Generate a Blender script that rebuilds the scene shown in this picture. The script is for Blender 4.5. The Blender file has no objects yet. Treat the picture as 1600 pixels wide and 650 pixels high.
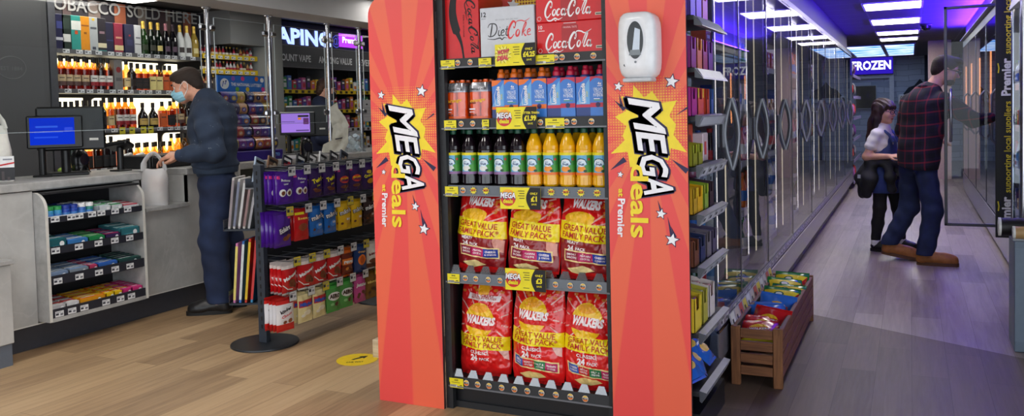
import bpy, bmesh, math, random
import numpy as np
from mathutils import Vector, Matrix
random.seed(7)
V = Vector
PI = math.pi
SC = bpy.context.scene
COL = SC.collection
# ------------------------------------------------------------------ materials
def lin(c):
 c = c / 255.0
 return c / 12.92 if c <= 0.04045 else ((c + 0.055) / 1.055) ** 2.4
def L3(c): return (lin(c[0]), lin(c[1]), lin(c[2]), 1.0)
_MC = {}
def newmat(name):
 m = bpy.data.materials.new(name); m.use_nodes = True
 m.node_tree.nodes.clear()
 return m, m.node_tree.nodes, m.node_tree.links
def C(r, g, b, ro=.5, me=0.0, nz=.05, sc=30.0, coat=0.0, bump=0.0):
 """procedural principled material: base colour broken up by a noise texture"""
 key = (r, g, b, ro, me, nz, sc, coat, bump)
 if key in _MC: return _MC[key]
 m, N, K = newmat('paint_%d_%d_%d' % (r, g, b))
 out = N.new('ShaderNodeOutputMaterial'); p = N.new('ShaderNodeBsdfPrincipled')
 K.new(p.outputs[0], out.inputs[0])
 tc = N.new('ShaderNodeTexCoord'); nt = N.new('ShaderNodeTexNoise')
 nt.inputs['Scale'].default_value = sc; nt.inputs['Detail'].default_value = 3
 K.new(tc.outputs['Object'], nt.inputs['Vector'])
 cr = N.new('ShaderNodeValToRGB'); c = L3((r, g, b))
 cr.color_ramp.elements[0].position = .3; cr.color_ramp.elements[1].position = .7
 cr.color_ramp.elements[0].color = tuple(x * (1 - nz) for x in c[:3]) + (1,)
 cr.color_ramp.elements[1].color = tuple(min(1, x * (1 + nz)) for x in c[:3]) + (1,)
 K.new(nt.outputs['Fac'], cr.inputs['Fac']); K.new(cr.outputs['Color'], p.inputs['Base Color'])
 p.inputs['Roughness'].default_value = ro; p.inputs['Metallic'].default_value = me
 if coat: p.inputs['Coat Weight'].default_value = coat; p.inputs['Coat Roughness'].default_value = .08
 if bump:
  bp = N.new('ShaderNodeBump'); bp.inputs['Strength'].default_value = bump; bp.inputs['Distance'].default_value = .01
  K.new(nt.outputs['Fac'], bp.inputs['Height']); K.new(bp.outputs[0], p.inputs['Normal'])
 _MC[key] = m
 return m
def emit(r, g, b, s):
 key = ('e', r, g, b, s)
 if key in _MC: return _MC[key]
 m, N, K = newmat('light_%d_%d_%d' % (r, g, b))
 out = N.new('ShaderNodeOutputMaterial'); e = N.new('ShaderNodeEmission')
 e.inputs[0].default_value = L3((r, g, b)); e.inputs[1].default_value = s
 K.new(e.outputs[0], out.inputs[0]); _MC[key] = m
 return m
def clear(r=255, g=255, b=255, gl=.06, ro=.02, fres=True, haze=0.0):
 """thin clear or tinted sheet: transparent with fresnel gloss"""
 key = ('g', r, g, b, gl, ro, fres, haze)
 if key in _MC: return _MC[key]
 m, N, K = newmat('clear_%d_%d_%d' % (r, g, b))
 out = N.new('ShaderNodeOutputMaterial'); t = N.new('ShaderNodeBsdfTransparent'); g_ = N.new('ShaderNodeBsdfGlossy')
 mx = N.new('ShaderNodeMixShader'); t.inputs[0].default_value = L3((r, g, b))
 g_.inputs['Roughness'].default_value = ro
 if fres:   # Schlick reflectance, the same on both sides of the sheet
  ge = N.new('ShaderNodeNewGeometry'); dt = N.new('ShaderNodeVectorMath'); dt.operation = 'DOT_PRODUCT'
  K.new(ge.outputs['Incoming'], dt.inputs[0]); K.new(ge.outputs['Normal'], dt.inputs[1]); prev = dt.outputs['Value']
  for op, v1, v2 in (('ABSOLUTE', None, None), ('SUBTRACT', 1.0, 'p'), ('POWER', 'p', 5.0), ('MULTIPLY_ADD', 'p', 1 - gl)):
   ma = N.new('ShaderNodeMath'); ma.operation = op; ma.use_clamp = True
   if op == 'SUBTRACT': ma.inputs[0].default_value = 1.0; K.new(prev, ma.inputs[1])
   else:
    K.new(prev, ma.inputs[0])
    if op != 'ABSOLUTE': ma.inputs[1].default_value = v2
   if op == 'MULTIPLY_ADD': ma.inputs[2].default_value = gl
   prev = ma.outputs[0]
  K.new(prev, mx.inputs[0])
 else:
  mx.inputs[0].default_value = gl
 K.new(t.outputs[0], mx.inputs[1]); K.new(g_.outputs[0], mx.inputs[2])
 last = mx
 if haze:
  d = N.new('ShaderNodeBsdfDiffuse'); d.inputs[0].default_value = (.8, .8, .82, 1)
  m2 = N.new('ShaderNodeMixShader'); m2.inputs[0].default_value = haze
  K.new(mx.outputs[0], m2.inputs[1]); K.new(d.outputs[0], m2.inputs[2]); last = m2
 K.new(last.outputs[0], out.inputs[0]); _MC[key] = m
 return m
def planks(name, cols, w=.19, l=1.25, ro=.38, grain=.62):
 m, N, K = newmat(name)
 out = N.new('ShaderNodeOutputMaterial'); p = N.new('ShaderNodeBsdfPrincipled'); K.new(p.outputs[0], out.inputs[0])
 tc = N.new('ShaderNodeTexCoord'); sp = N.new('ShaderNodeSeparateXYZ'); cb = N.new('ShaderNodeCombineXYZ')
 K.new(tc.outputs['Object'], sp.inputs[0]); K.new(sp.outputs['Y'], cb.inputs['X']); K.new(sp.outputs['X'], cb.inputs['Y'])
 br = N.new('ShaderNodeTexBrick'); br.inputs['Scale'].default_value = 1.0
 br.inputs['Brick Width'].default_value = l; br.inputs['Row Height'].default_value = w
 br.inputs['Mortar Size'].default_value = .0012; br.inputs['Mortar Smooth'].default_value = .1
 br.offset = .37; br.inputs['Color1'].default_value = (0, 0, 0, 1); br.inputs['Color2'].default_value = (1, 1, 1, 1)
 br.inputs['Mortar'].default_value = (.5, .5, .5, 1)
 K.new(cb.outputs[0], br.inputs['Vector'])
 # long grain
 mp = N.new('ShaderNodeMapping'); mp.inputs['Scale'].default_value = (1.1, 17, 1)
 K.new(cb.outputs[0], mp.inputs[0])
 n1 = N.new('ShaderNodeTexNoise'); n1.inputs['Scale'].default_value = 1.6; n1.inputs['Detail'].default_value = 6; n1.inputs['Roughness'].default_value = .65
 n1.inputs['Distortion'].default_value = .6
 K.new(mp.outputs[0], n1.inputs['Vector'])
 n2 = N.new('ShaderNodeTexNoise'); n2.inputs['Scale'].default_value = 5; n2.inputs['Detail'].default_value = 5
 K.new(mp.outputs[0], n2.inputs['Vector'])
 m1 = N.new('ShaderNodeMath'); m1.operation = 'MULTIPLY_ADD'; m1.inputs[1].default_value = .34
 K.new(br.outputs['Color'], m1.inputs[0])
 m2 = N.new('ShaderNodeMath'); m2.operation = 'MULTIPLY'; m2.inputs[1].default_value = grain; K.new(n1.outputs['Fac'], m2.inputs[0])
 K.new(m2.outputs[0], m1.inputs[2])
 m3 = N.new('ShaderNodeMath'); m3.operation = 'MULTIPLY_ADD'; m3.inputs[1].default_value = .22
 K.new(n2.outputs['Fac'], m3.inputs[0]); K.new(m1.outputs[0], m3.inputs[2])
 cr = N.new('ShaderNodeValToRGB'); els = cr.color_ramp.elements
 els[0].position = .18; els[0].color = L3(cols[0]); els[1].position = .95; els[1].color = L3(cols[-1])
 for i, c in enumerate(cols[1:-1]):
  e = els.new(.18 + .77 * (i + 1) / (len(cols) - 1)); e.color = L3(c)
 K.new(m3.outputs[0], cr.inputs['Fac'])
 mm = N.new('ShaderNodeMixRGB'); mm.blend_type = 'MULTIPLY'; mm.inputs[2].default_value = (.42, .38, .36, 1)
 K.new(br.outputs['Fac'], mm.inputs[0]); K.new(cr.outputs['Color'], mm.inputs[1]); K.new(mm.outputs[0], p.inputs['Base Color'])
 rr = N.new('ShaderNodeMath'); rr.operation = 'MULTIPLY_ADD'; rr.inputs[1].default_value = .22; rr.inputs[2].default_value = ro - .1
 K.new(n2.outputs['Fac'], rr.inputs[0]); K.new(rr.outputs[0], p.inputs['Roughness'])
 bp = N.new('ShaderNodeBump'); bp.inputs['Strength'].default_value = .12; bp.inputs['Distance'].default_value = .004
 K.new(n2.outputs['Fac'], bp.inputs['Height']); K.new(bp.outputs[0], p.inputs['Normal'])
 return m
def stone(name, base, vein, sc=3.0, ro=.35):
 m, N, K = newmat(name)
 out = N.new('ShaderNodeOutputMaterial'); p = N.new('ShaderNodeBsdfPrincipled'); K.new(p.outputs[0], out.inputs[0])
 tc = N.new('ShaderNodeTexCoord'); n1 = N.new('ShaderNodeTexNoise'); n2 = N.new('ShaderNodeTexNoise')
 n1.inputs['Scale'].default_value = sc; n1.inputs['Detail'].default_value = 8; n1.inputs['Roughness'].default_value = .6
 n2.inputs['Scale'].default_value = sc * .9; n2.inputs['Detail'].default_value = 5; n2.inputs['Distortion'].default_value = .7
 K.new(tc.outputs['Object'], n1.inputs['Vector']); K.new(tc.outputs['Object'], n2.inputs['Vector'])
 c1 = N.new('ShaderNodeValToRGB'); e = c1.color_ramp.elements
 e[0].position = .3; e[0].color = L3(tuple(x * .86 for x in base)); e[1].position = .75; e[1].color = L3(tuple(min(255, x * 1.1) for x in base))
 K.new(n1.outputs['Fac'], c1.inputs['Fac'])
 c2 = N.new('ShaderNodeValToRGB'); e = c2.color_ramp.elements
 e[0].position = .49; e[0].color = (0, 0, 0, 1); e[1].position = .512; e[1].color = (0, 0, 0, 1)
 k = e.new(.5); k.color = (.16, .16, .16, 1)
 K.new(n2.outputs['Fac'], c2.inputs['Fac'])
 mx = N.new('ShaderNodeMixRGB'); mx.inputs[2].default_value = L3(vein)
 K.new(c2.outputs['Color'], mx.inputs[0]); K.new(c1.outputs['Color'], mx.inputs[1]); K.new(mx.outputs[0], p.inputs['Base Color'])
 p.inputs['Roughness'].default_value = ro
 return m
def woodmat(name, c0, c1, axis='Z', sc=6.0, ro=.6):
 m, N, K = newmat(name)
 out = N.new('ShaderNodeOutputMaterial'); p = N.new('ShaderNodeBsdfPrincipled'); K.new(p.outputs[0], out.inputs[0])
 tc = N.new('ShaderNodeTexCoord'); mp = N.new('ShaderNodeMapping')
 s = {'X': (1, 12, 12), 'Y': (12, 1, 12), 'Z': (12, 12, 1)}[axis]
 mp.inputs['Scale'].default_value = s; K.new(tc.outputs['Object'], mp.inputs[0])
 n = N.new('ShaderNodeTexNoise'); n.inputs['Scale'].default_value = sc; n.inputs['Detail'].default_value = 5; n.inputs['Distortion'].default_value = .5
 K.new(mp.outputs[0], n.inputs['Vector'])
 cr = N.new('ShaderNodeValToRGB'); e = cr.color_ramp.elements
 e[0].position = .3; e[0].color = L3(c0); e[1].position = .7; e[1].color = L3(c1)
 K.new(n.outputs['Fac'], cr.inputs['Fac']); K.new(cr.outputs['Color'], p.inputs['Base Color']); p.inputs['Roughness'].default_value = ro
 return m
# ------------------------------------------------------------------ objects
def tag(o, label=None, cat=None, group=None, kind=None):
 if label: o['label'] = label
 if cat: o['category'] = cat
 if group: o['group'] = group
 if kind: o['kind'] = kind
 return o
def thing(name, label, cat, loc=(0, 0, 0), rz=0.0, group=None):
 o = bpy.data.objects.new(name, None); COL.objects.link(o)
 o.empty_display_size = .05; o.location = loc; o.rotation_euler = (0, 0, rz)
 return tag(o, label, cat, group)
def dup(root, loc=None, rz=None, label=None, group=None):
 r = root.copy(); COL.objects.link(r)
 for ch in root.children:
  c = ch.copy(); COL.objects.link(c); c.parent = r
  for g in ch.children:
   d = g.copy(); COL.objects.link(d); d.parent = c
 if loc is not None: r.location = loc
 if rz is not None: r.rotation_euler = (0, 0, rz)
 if label: r['label'] = label
 if group: r['group'] = group
 return r
_GL = {}
def glyphs(s, bold=0.0, res=2, space=1.0):
 key = (s, bold, res, space)
 if key in _GL: return _GL[key]
 cu = bpy.data.curves.new('t', 'FONT'); cu.body = s; cu.offset = bold; cu.resolution_u = res
 cu.space_character = space; cu.fill_mode = 'FRONT'
 ob = bpy.data.objects.new('t', cu); COL.objects.link(ob)
 dg = bpy.context.evaluated_depsgraph_get(); me = ob.evaluated_get(dg).to_mesh()
 vs = [(v.co.x, v.co.y) for v in me.vertices]; fs = [tuple(p.vertices) for p in me.polygons]
 bpy.data.objects.remove(ob); bpy.data.curves.remove(cu)
 x0 = min(v[0] for v in vs); x1 = max(v[0] for v in vs)
 vs = [((x - x0), y) for x, y in vs]
 _GL[key] = (vs, fs, max(x1 - x0, 1e-4))
 return _GL[key]
CAP = .70   # cap height of the built-in font at size 1
def ear_tris(vs, fs):
 t = []
 for f in fs:
  for i in range(1, len(f) - 1): t.append((f[0], f[i], f[i + 1]))
 return t
def subdiv2(vs, tris, L):
 vs = list(vs); out = []; cache = {}
 st = list(tris)
 while st:
  a, b, c = st.pop()
  es = [(math.dist(vs[a], vs[b]), a, b, c), (math.dist(vs[b], vs[c]), b, c, a), (math.dist(vs[c], vs[a]), c, a, b)]
  d, p, q, r = max(es)
  if d <= L: out.append((a, b, c)); continue
  k = (min(p, q), max(p, q))
  if k not in cache:
   cache[k] = len(vs); vs.append(((vs[p][0] + vs[q][0]) / 2, (vs[p][1] + vs[q][1]) / 2))
  m = cache[k]; st.append((p, m, r)); st.append((m, q, r))
 return vs, out
class MB:
 def __init__(s): s.v = []; s.f = []; s.m = []; s.sm = []; s.mats = []
 def mi(s, k):
  for i, q in enumerate(s.mats):
   if q is k: return i
  s.mats.append(k); return len(s.mats) - 1
 def add(s, vs, fs, k, smooth=False):
  o = len(s.v); s.v.extend(tuple(v) for v in vs); i = s.mi(k)
  for f in fs: s.f.append(tuple(o + j for j in f)); s.m.append(i); s.sm.append(smooth)
  return s
 def xf(s, M, start=0):
  for i in range(start, len(s.v)): s.v[i] = tuple(M @ V(s.v[i]))
  return s
 def poly(s, pts, k): return s.add(pts, [tuple(range(len(pts)))], k)
 def box(s, x0, x1, y0, y1, z0, z1, k):
  vs = [(x, y, z) for z in (z0, z1) for y in (y0, y1) for x in (x0, x1)]
  return s.add(vs, [(0, 2, 3, 1), (4, 5, 7, 6), (0, 1, 5, 4), (2, 6, 7, 3), (0, 4, 6, 2), (1, 3, 7, 5)], k)
 def bev(s, x0, x1, y0, y1, z0, z1, k, b=.004):
  """box with chamfered edges"""
  b = min(b, (x1 - x0) * .45, (y1 - y0) * .45, (z1 - z0) * .45)
  vs = []; idx = {}
  for ix, (X, sx) in enumerate(((x0, 1), (x1, -1))):
   for iy, (Y, sy) in enumerate(((y0, 1), (y1, -1))):
    for iz, (Z, sz) in enumerate(((z0, 1), (z1, -1))):
     for a in range(3):
      p = [X + sx * b, Y + sy * b, Z + sz * b]; p[a] = (X, Y, Z)[a]
      idx[(ix, iy, iz, a)] = len(vs); vs.append(tuple(p))
  fs = []
  g = lambda i, j, k_, a: idx[(i, j, k_, a)]
  for i in (0, 1):
   q = [(i, 0, 0), (i, 1, 0), (i, 1, 1), (i, 0, 1)]; fs.append(tuple(g(*c, 0) for c in (q if i else q[::-1])))
   q = [(0, i, 0), (0, i, 1), (1, i, 1), (1, i, 0)]; fs.append(tuple(g(*c, 1) for c in (q if i else q[::-1])))
   q = [(0, 0, i), (1, 0, i), (1, 1, i), (0, 1, i)]; fs.append(tuple(g(*c, 2) for c in (q if i else q[::-1])))
  for i in (0, 1):
   for j in (0, 1):
    fs.append((g(i, j, 0, 0), g(i, j, 0, 1), g(i, j, 1, 1), g(i, j, 1, 0)))
    fs.append((g(i, 0, j, 0), g(i, 0, j, 2), g(i, 1, j, 2), g(i, 1, j, 0)))
    fs.append((g(0, i, j, 1), g(0, i, j, 2), g(1, i, j, 2), g(1, i, j, 1)))
    for l in (0, 1): fs.append((g(i, j, l, 0), g(i, j, l, 1), g(i, j, l, 2)))
  return s.add(vs, fs, k)
 def tube(s, path, r, k, n=10, closed=False, caps=True, flat=1.0):
  P = [V(p) for p in path]; m = len(P); rr = r if isinstance(r, (list, tuple)) else [r] * m
  vs = []; up = None
  for i, p in enumerate(P):
   if closed: d = P[(i + 1) % m] - P[i - 1]
   else: d = P[min(i + 1, m - 1)] - P[max(i - 1, 0)]
   d.normalize()
   if up is None: up = d.orthogonal().normalized()
   else:
    up = up - d * up.dot(d)
    up = up.normalized() if up.length > 1e-6 else d.orthogonal().normalized()
   w = d.cross(up)
   for j in range(n):
    a = 2 * PI * j / n
    vs.append(p + up * math.cos(a) * rr[i] + w * math.sin(a) * rr[i] * flat)
  fs = []
  for i in range(m if closed else m - 1):
   i2 = (i + 1) % m
   for j in range(n):
    j2 = (j + 1) % n; fs.append((i * n + j, i * n + j2, i2 * n + j2, i2 * n + j))
  s.add(vs, fs, k, True)
  if caps and not closed:
   s.add([vs[j] for j in range(n)], [tuple(range(n))[::-1]], k); s.add([vs[(m - 1) * n + j] for j in range(n)], [tuple(range(n))], k)
  return s
 def cyl(s, p0, p1, r, k, n=16, r1=None): return s.tube([p0, p1], [r, r if r1 is None else r1], k, n)
 def lathe(s, prof, k, n=20, c=(0, 0, 0), sx=1.0, sy=1.0, smooth=True, sq=0.0):
  """prof: [(r,z)] or [(r,z,mat)]; sq squares the section"""
  def pt(r, z, j):
   a = 2 * PI * j / n + PI / n; ca, sa = math.cos(a), math.sin(a)
   if sq: q = (abs(ca) ** (2 + sq * 6) + abs(sa) ** (2 + sq * 6)) ** (-1 / (2 + sq * 6)); ca *= q; sa *= q
   return (c[0] + r * ca * sx, c[1] + r * sa * sy, c[2] + z)
  for i in range(len(prof) - 1):
   a, b = prof[i], prof[i + 1]; kk = b[2] if len(b) > 2 else k
   vs = [pt(a[0], a[1], j) for j in range(n)] + [pt(b[0], b[1], j) for j in range(n)]
   s.add(vs, [(j, (j + 1) % n, n + (j + 1) % n, n + j) for j in range(n)], kk, smooth)
  if prof[0][0] > 1e-5: s.add([pt(prof[0][0], prof[0][1], j) for j in range(n)], [tuple(range(n))[::-1]], prof[0][2] if len(prof[0]) > 2 else k)
  if prof[-1][0] > 1e-5: s.add([pt(prof[-1][0], prof[-1][1], j) for j in range(n)], [tuple(range(n))], prof[-1][2] if len(prof[-1]) > 2 else k)
  return s
 def grid(s, P, k, closed=False, smooth=True, kf=None):
  nu = len(P); nv = len(P[0]); vs = [p for row in P for p in row]; o = len(s.v); s.v.extend(tuple(v) for v in vs); i0 = s.mi(k)
  for i in range(nu - 1 + (1 if closed else 0)):
   i2 = (i + 1) % nu
   for j in range(nv - 1):
    s.f.append((o + i * nv + j, o + i2 * nv + j, o + i2 * nv + j + 1, o + i * nv + j + 1))
    s.m.append(s.mi(kf(i, j)) if kf else i0); s.sm.append(smooth)
  return s
 def prism(s, pts, ext, k, kside=None):
  """pts: planar 3d polygon, extruded by ext"""
  n = len(pts); e = V(ext); P = [V(p) for p in pts]; Q = [p + e for p in P]
  s.add(P, [tuple(range(n))], k); s.add(Q, [tuple(range(n))[::-1]], k)
  s.add(P + Q, [(i, n + i, n + (i + 1) % n, (i + 1) % n) for i in range(n)], kside or k)
  return s
 def disc(s, c, u, w, k, n=20):
  c, u, w = V(c), V(u), V(w)
  return s.poly([c + u * math.cos(2 * PI * j / n) + w * math.sin(2 * PI * j / n) for j in range(n)], k)
 def quad(s, o, u, w, k):
  o, u, w = V(o), V(u), V(w); return s.poly([o, o + u, o + u + w, o + w], k)
 def text(s, t, o, a, u, k, bold=0.0, fit=None, al='l', res=2, space=1.0):
  """letters on a plane: o origin, a direction along (unit unless fit), u cap-height vector; fit = total width"""
  vs, fs, w = glyphs(t, bold, res, space); o, a, u = V(o), V(a).normalized(), V(u)
  sy = 1 / CAP; sx = (fit / w) if fit else u.length / CAP
  off = {'l': 0, 'c': .5, 'r': 1}[al] * w * sx
  return s.add([o + a * (x * sx - off) + u * (y * sy) for x, y in vs], fs, k)
 def stext(s, t, fn, u0, v0, h, k, bold=0.0, fit=None, al='c', L=.01, res=2, shear=0.0, rot=0.0, arc=0.0):
  """letters wrapped on a surface fn(u,v)->point; u,v in metres"""
  vs, fs, w = glyphs(t, bold, res); sc = h / CAP; sx = (fit / w) if fit else sc
  off = {'l': 0, 'c': .5, 'r': 1}[al] * w * sx; cr, sr = math.cos(rot), math.sin(rot)
  q = []
  for x, y in vs:
   X = x * sx - off + shear * y * sc; Y = y * sc + arc * (x * sx - off) ** 2
   q.append((u0 + X * cr - Y * sr, v0 + X * sr + Y * cr))
  q, t3 = subdiv2(q, ear_tris(q, fs), L)
  return s.add([fn(x, y) for x, y in q], t3, k)
 def spoly(s, pts, fn, k, L=.012):
  n = len(pts); c = (sum(p[0] for p in pts) / n, sum(p[1] for p in pts) / n)
  q, t = subdiv2(list(pts) + [c], [(i, (i + 1) % n, n) for i in range(n)], L)
  return s.add([fn(x, y) for x, y in q], t, k)
 def stroke(s, pts, w, k, o, a, u):
  """flat brush stroke: pts 2d, w widths, mapped o + a*x + u*y"""
  o, a, u = V(o), V(a), V(u); n = len(pts); Lp = []; Rp = []
  ww = w if isinstance(w, (list, tuple)) else [w] * n
  for i, p in enumerate(pts):
   q0 = pts[max(i - 1, 0)]; q1 = pts[min(i + 1, n - 1)]; dx, dy = q1[0] - q0[0], q1[1] - q0[1]; l = math.hypot(dx, dy) or 1
   nx, ny = -dy / l * ww[i] / 2, dx / l * ww[i] / 2
   Lp.append(o + a * (p[0] + nx) + u * (p[1] + ny)); Rp.append(o + a * (p[0] - nx) + u * (p[1] - ny))
  return s.add(Lp + Rp, [(i, n + i, n + i + 1, i + 1) for i in range(n - 1)], k)
 def mesh(s, name):
  me = bpy.data.meshes.new(name); me.from_pydata(s.v, [], s.f)
  for m in s.mats: me.materials.append(m)
  if s.f:
   me.polygons.foreach_set('material_index', s.m); me.polygons.foreach_set('use_smooth', s.sm)
  me.update(); return me
 def build(s, name, parent=None, loc=(0, 0, 0), rz=0.0, label=None, weld=False):
  me = s.mesh(name)
  if weld:
   bm = bmesh.new(); bm.from_mesh(me); bmesh.ops.remove_doubles(bm, verts=bm.verts, dist=1e-5); bm.to_mesh(me); bm.free()
  return link(name, me, parent, loc, rz, label)
def link(name, me, parent=None, loc=(0, 0, 0), rz=0.0, label=None):
 o = bpy.data.objects.new(name, me); COL.objects.link(o); o.location = loc; o.rotation_euler = (0, 0, rz)
 if parent is not None: o.parent = parent
 if label: o['label'] = label
 return o
def bez(pts, n=6):
 """Catmull-Rom through 2d/3d points"""
 out = []; P = [V(p) for p in pts]
 for i in range(len(P) - 1):
  p0 = P[max(i - 1, 0)]; p1 = P[i]; p2 = P[i + 1]; p3 = P[min(i + 2, len(P) - 1)]
  for j in range(n):
   t = j / n
   out.append(.5 * ((2 * p1) + (p2 - p0) * t + (2 * p0 - 5 * p1 + 4 * p2 - p3) * t * t + (3 * p1 - p0 - 3 * p2 + p3) * t ** 3))
 out.append(P[-1]); return out
# ------------------------------------------------------------------ implicit surfaces for bodies and soft things
class SDF:
 def __init__(s): s.p = []
 def cone(s, a, b, ra, rb=None, k=.02, t=0, fl=None, fs=1.0, sub=False):
  s.p.append(('c', np.array(a, float), np.array(b, float), ra, ra if rb is None else rb, k, t, None if fl is None else np.array(fl, float) / np.linalg.norm(fl), fs, sub)); return s
 def ell(s, c, r, k=.02, t=0, R=None, sub=False):
  s.p.append(('e', np.array(c, float), np.array(r, float), None if R is None else np.array(R), 0, k, t, None, 1.0, sub)); return s
 def chain(s, pts, rs, k=.02, t=0, **kw):
  for i in range(len(pts) - 1): s.cone(pts[i], pts[i + 1], rs[i], rs[i + 1], k, t, **kw)
  return s
 def mesh(s, name, h, mats, parent=None, wr=None, loc=(0, 0, 0), rz=0.0, label=None, clip=None, matfn=None):
  lo = np.full(3, 1e9); hi = -lo
  for q in s.p:
   if q[9]: continue
   if q[0] == 'c': r = max(q[3], q[4]); a = np.minimum(q[1], q[2]) - r; b = np.maximum(q[1], q[2]) + r
   else: r = max(q[2]); a = q[1] - r; b = q[1] + r
   lo = np.minimum(lo, a); hi = np.maximum(hi, b)
  lo -= 4 * h; hi += 4 * h
  n = np.ceil((hi - lo) / h).astype(int) + 1
  D = np.full(n, 1.0, np.float32); T = np.zeros(n, np.int16); BD = np.full(n, 1.0, np.float32)
  ax = [lo[i] + h * np.arange(n[i]) for i in range(3)]
  for q in s.p:
   pad = 3 * h + q[5]
   if q[0] == 'c': r = max(q[3], q[4]) * max(1, 1); a = np.minimum(q[1], q[2]) - r - pad; b = np.maximum(q[1], q[2]) + r + pad
   else: r = max(q[2]); a = q[1] - r - pad; b = q[1] + r + pad
   i0 = np.maximum(((a - lo) / h).astype(int), 0); i1 = np.minimum(((b - lo) / h).astype(int) + 2, n)
   if (i1 <= i0).any(): continue
   sl = tuple(slice(i0[i], i1[i]) for i in range(3))
   X, Y, Z = np.meshgrid(*[ax[i][sl[i]] for i in range(3)], indexing='ij'); P = np.stack([X, Y, Z], -1)
   if q[0] == 'c':
    p = P - q[1]; ba = q[2] - q[1]
    if q[7] is not None:
     dn = p @ q[7]; p = p + dn[..., None] * q[7] * (1 / q[8] - 1)
    t = np.clip((p @ ba) / max(ba @ ba, 1e-9), 0, 1)
    d = np.linalg.norm(p - t[..., None] * ba, axis=-1) - (q[3] + (q[4] - q[3]) * t)
    if q[7] is not None: d = d * min(1, q[8] + .25)
   else:
    p = P - q[1]
    if q[3] is not None: p = p @ q[3]
    u = p / q[2]; g = np.linalg.norm(u, axis=-1); gg = np.linalg.norm(u / q[2], axis=-1)
    d = g * (g - 1) / np.maximum(gg, 1e-6)
   d = d.astype(np.float32); o = D[sl]; k = q[5]
   if q[9]:
    hh = np.clip(.5 - .5 * (d + o) / k, 0, 1); D[sl] = o * (1 - hh) + (-d) * hh + k * hh * (1 - hh)
   else:
    hh = np.clip(.5 + .5 * (o - d) / k, 0, 1); D[sl] = o * (1 - hh) + d * hh - k * hh * (1 - hh)
    tt = T[sl]; bd = BD[sl]; w = d < bd; tt[w] = q[6]; bd[w] = d[w]
  if wr is not None or clip is not None:
   X, Y, Z = np.meshgrid(*ax, indexing='ij')
   if wr is not None: D += wr(X, Y, Z).astype(np.float32)
   if clip is not None: D = np.maximum(D, clip(X, Y, Z).astype(np.float32))
  vs, fs, tg = nets(D, T, lo, h)
  me = bpy.data.meshes.new(name); me.from_pydata(vs.tolist(), [], fs.tolist())
  for m in (mats if isinstance(mats, list) else [mats]): me.materials.append(m)
  if matfn is not None:
   cen = vs[fs].mean(1); mi = matfn(cen, tg)
  else: mi = tg
  me.polygons.foreach_set('material_index', np.asarray(mi, np.int32)); me.polygons.foreach_set('use_smooth', np.ones(len(fs), bool)); me.update()
  return link(name, me, parent, loc, rz, label)
def nets(D, T, lo, h):
 S = D < 0; n = D.shape
 c = np.zeros((n[0] - 1, n[1] - 1, n[2] - 1), np.int8)
 for i in (0, 1):
  for j in (0, 1):
   for k in (0, 1): c += S[i:n[0] - 1 + i, j:n[1] - 1 + j, k:n[2] - 1 + k]
 act = (c > 0) & (c < 8); idx = np.argwhere(act); m = len(idx)
 num = np.full(act.shape, -1, np.int64); num[act] = np.arange(m)
 acc = np.zeros((m, 3)); cnt = np.zeros(m)
 cor = [(i, j, k) for i in (0, 1) for j in (0, 1) for k in (0, 1)]
 for a in cor:
  for ax in range(3):
   if a[ax]: continue
   b = list(a); b[ax] = 1
   da = D[idx[:, 0] + a[0], idx[:, 1] + a[1], idx[:, 2] + a[2]]; db = D[idx[:, 0] + b[0], idx[:, 1] + b[1], idx[:, 2] + b[2]]
   x = (da < 0) != (db < 0); t = da[x] / (da[x] - db[x]); pt = np.tile(np.array(a, float), (x.sum(), 1)); pt[:, ax] += t
   acc[x] += pt; cnt[x] += 1
 vs = (idx + acc / cnt[:, None]) * h + lo
 fs = []; tg = []
 for ax in range(3):
  o1, o2 = (ax + 1) % 3, (ax + 2) % 3
  A = np.take(S, range(0, n[ax] - 1), ax); B = np.take(S, range(1, n[ax]), ax)
  e = np.argwhere(A != B); e = e[(e[:, o1] > 0) & (e[:, o2] > 0) & (e[:, o1] < n[o1] - 1) & (e[:, o2] < n[o2] - 1)]
  fl = S[e[:, 0], e[:, 1], e[:, 2]]
  def g(d1, d2):
   q = e.copy(); q[:, o1] -= d1; q[:, o2] -= d2; return num[q[:, 0], q[:, 1], q[:, 2]]
  F = np.stack([g(1, 1), g(0, 1), g(0, 0), g(1, 0)], 1); F[~fl] = F[~fl][:, ::-1]
  fs.append(F); tg.append(T[e[:, 0], e[:, 1], e[:, 2]])
 fs = np.concatenate(fs); tg = np.concatenate(tg); ok = (fs >= 0).all(1)
 return vs, fs[ok], tg[ok]
def rotm(ax, ang):
 return np.array(Matrix.Rotation(ang, 3, ax))
EXPOSURE = 0.0; VIO = 14.0; LEDS = 1.0; WORLD = 2.6
# ------------------------------------------------------------------ camera
FPX, PX, PY, CH = 1314.0, 800.0, 230.0, 1.40
_yaw, _pit, _rol = math.radians(25.4), math.radians(-2.4), math.radians(1.4)
Fw = V((-math.sin(_yaw) * math.cos(_pit), math.cos(_yaw) * math.cos(_pit), math.sin(_pit)))
_R0 = Fw.cross(V((0, 0, 1))).normalized(); _U0 = _R0.cross(Fw)
Rw = _R0 * math.cos(_rol) - _U0 * math.sin(_rol); Uw = _U0 * math.cos(_rol) + _R0 * math.sin(_rol)
cam = bpy.data.cameras.new('camera'); camo = bpy.data.objects.new('camera', cam); COL.objects.link(camo)
camo.matrix_world = Matrix(((Rw.x, Uw.x, -Fw.x, 0), (Rw.y, Uw.y, -Fw.y, 0), (Rw.z, Uw.z, -Fw.z, CH), (0, 0, 0, 1)))
cam.sensor_fit = 'HORIZONTAL'; cam.sensor_width = 36.0; cam.lens = FPX * 36 / 1600; cam.shift_y = -(325 - PY) / 1600
cam.clip_start = .05; cam.clip_end = 100
SC.camera = camo
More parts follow.
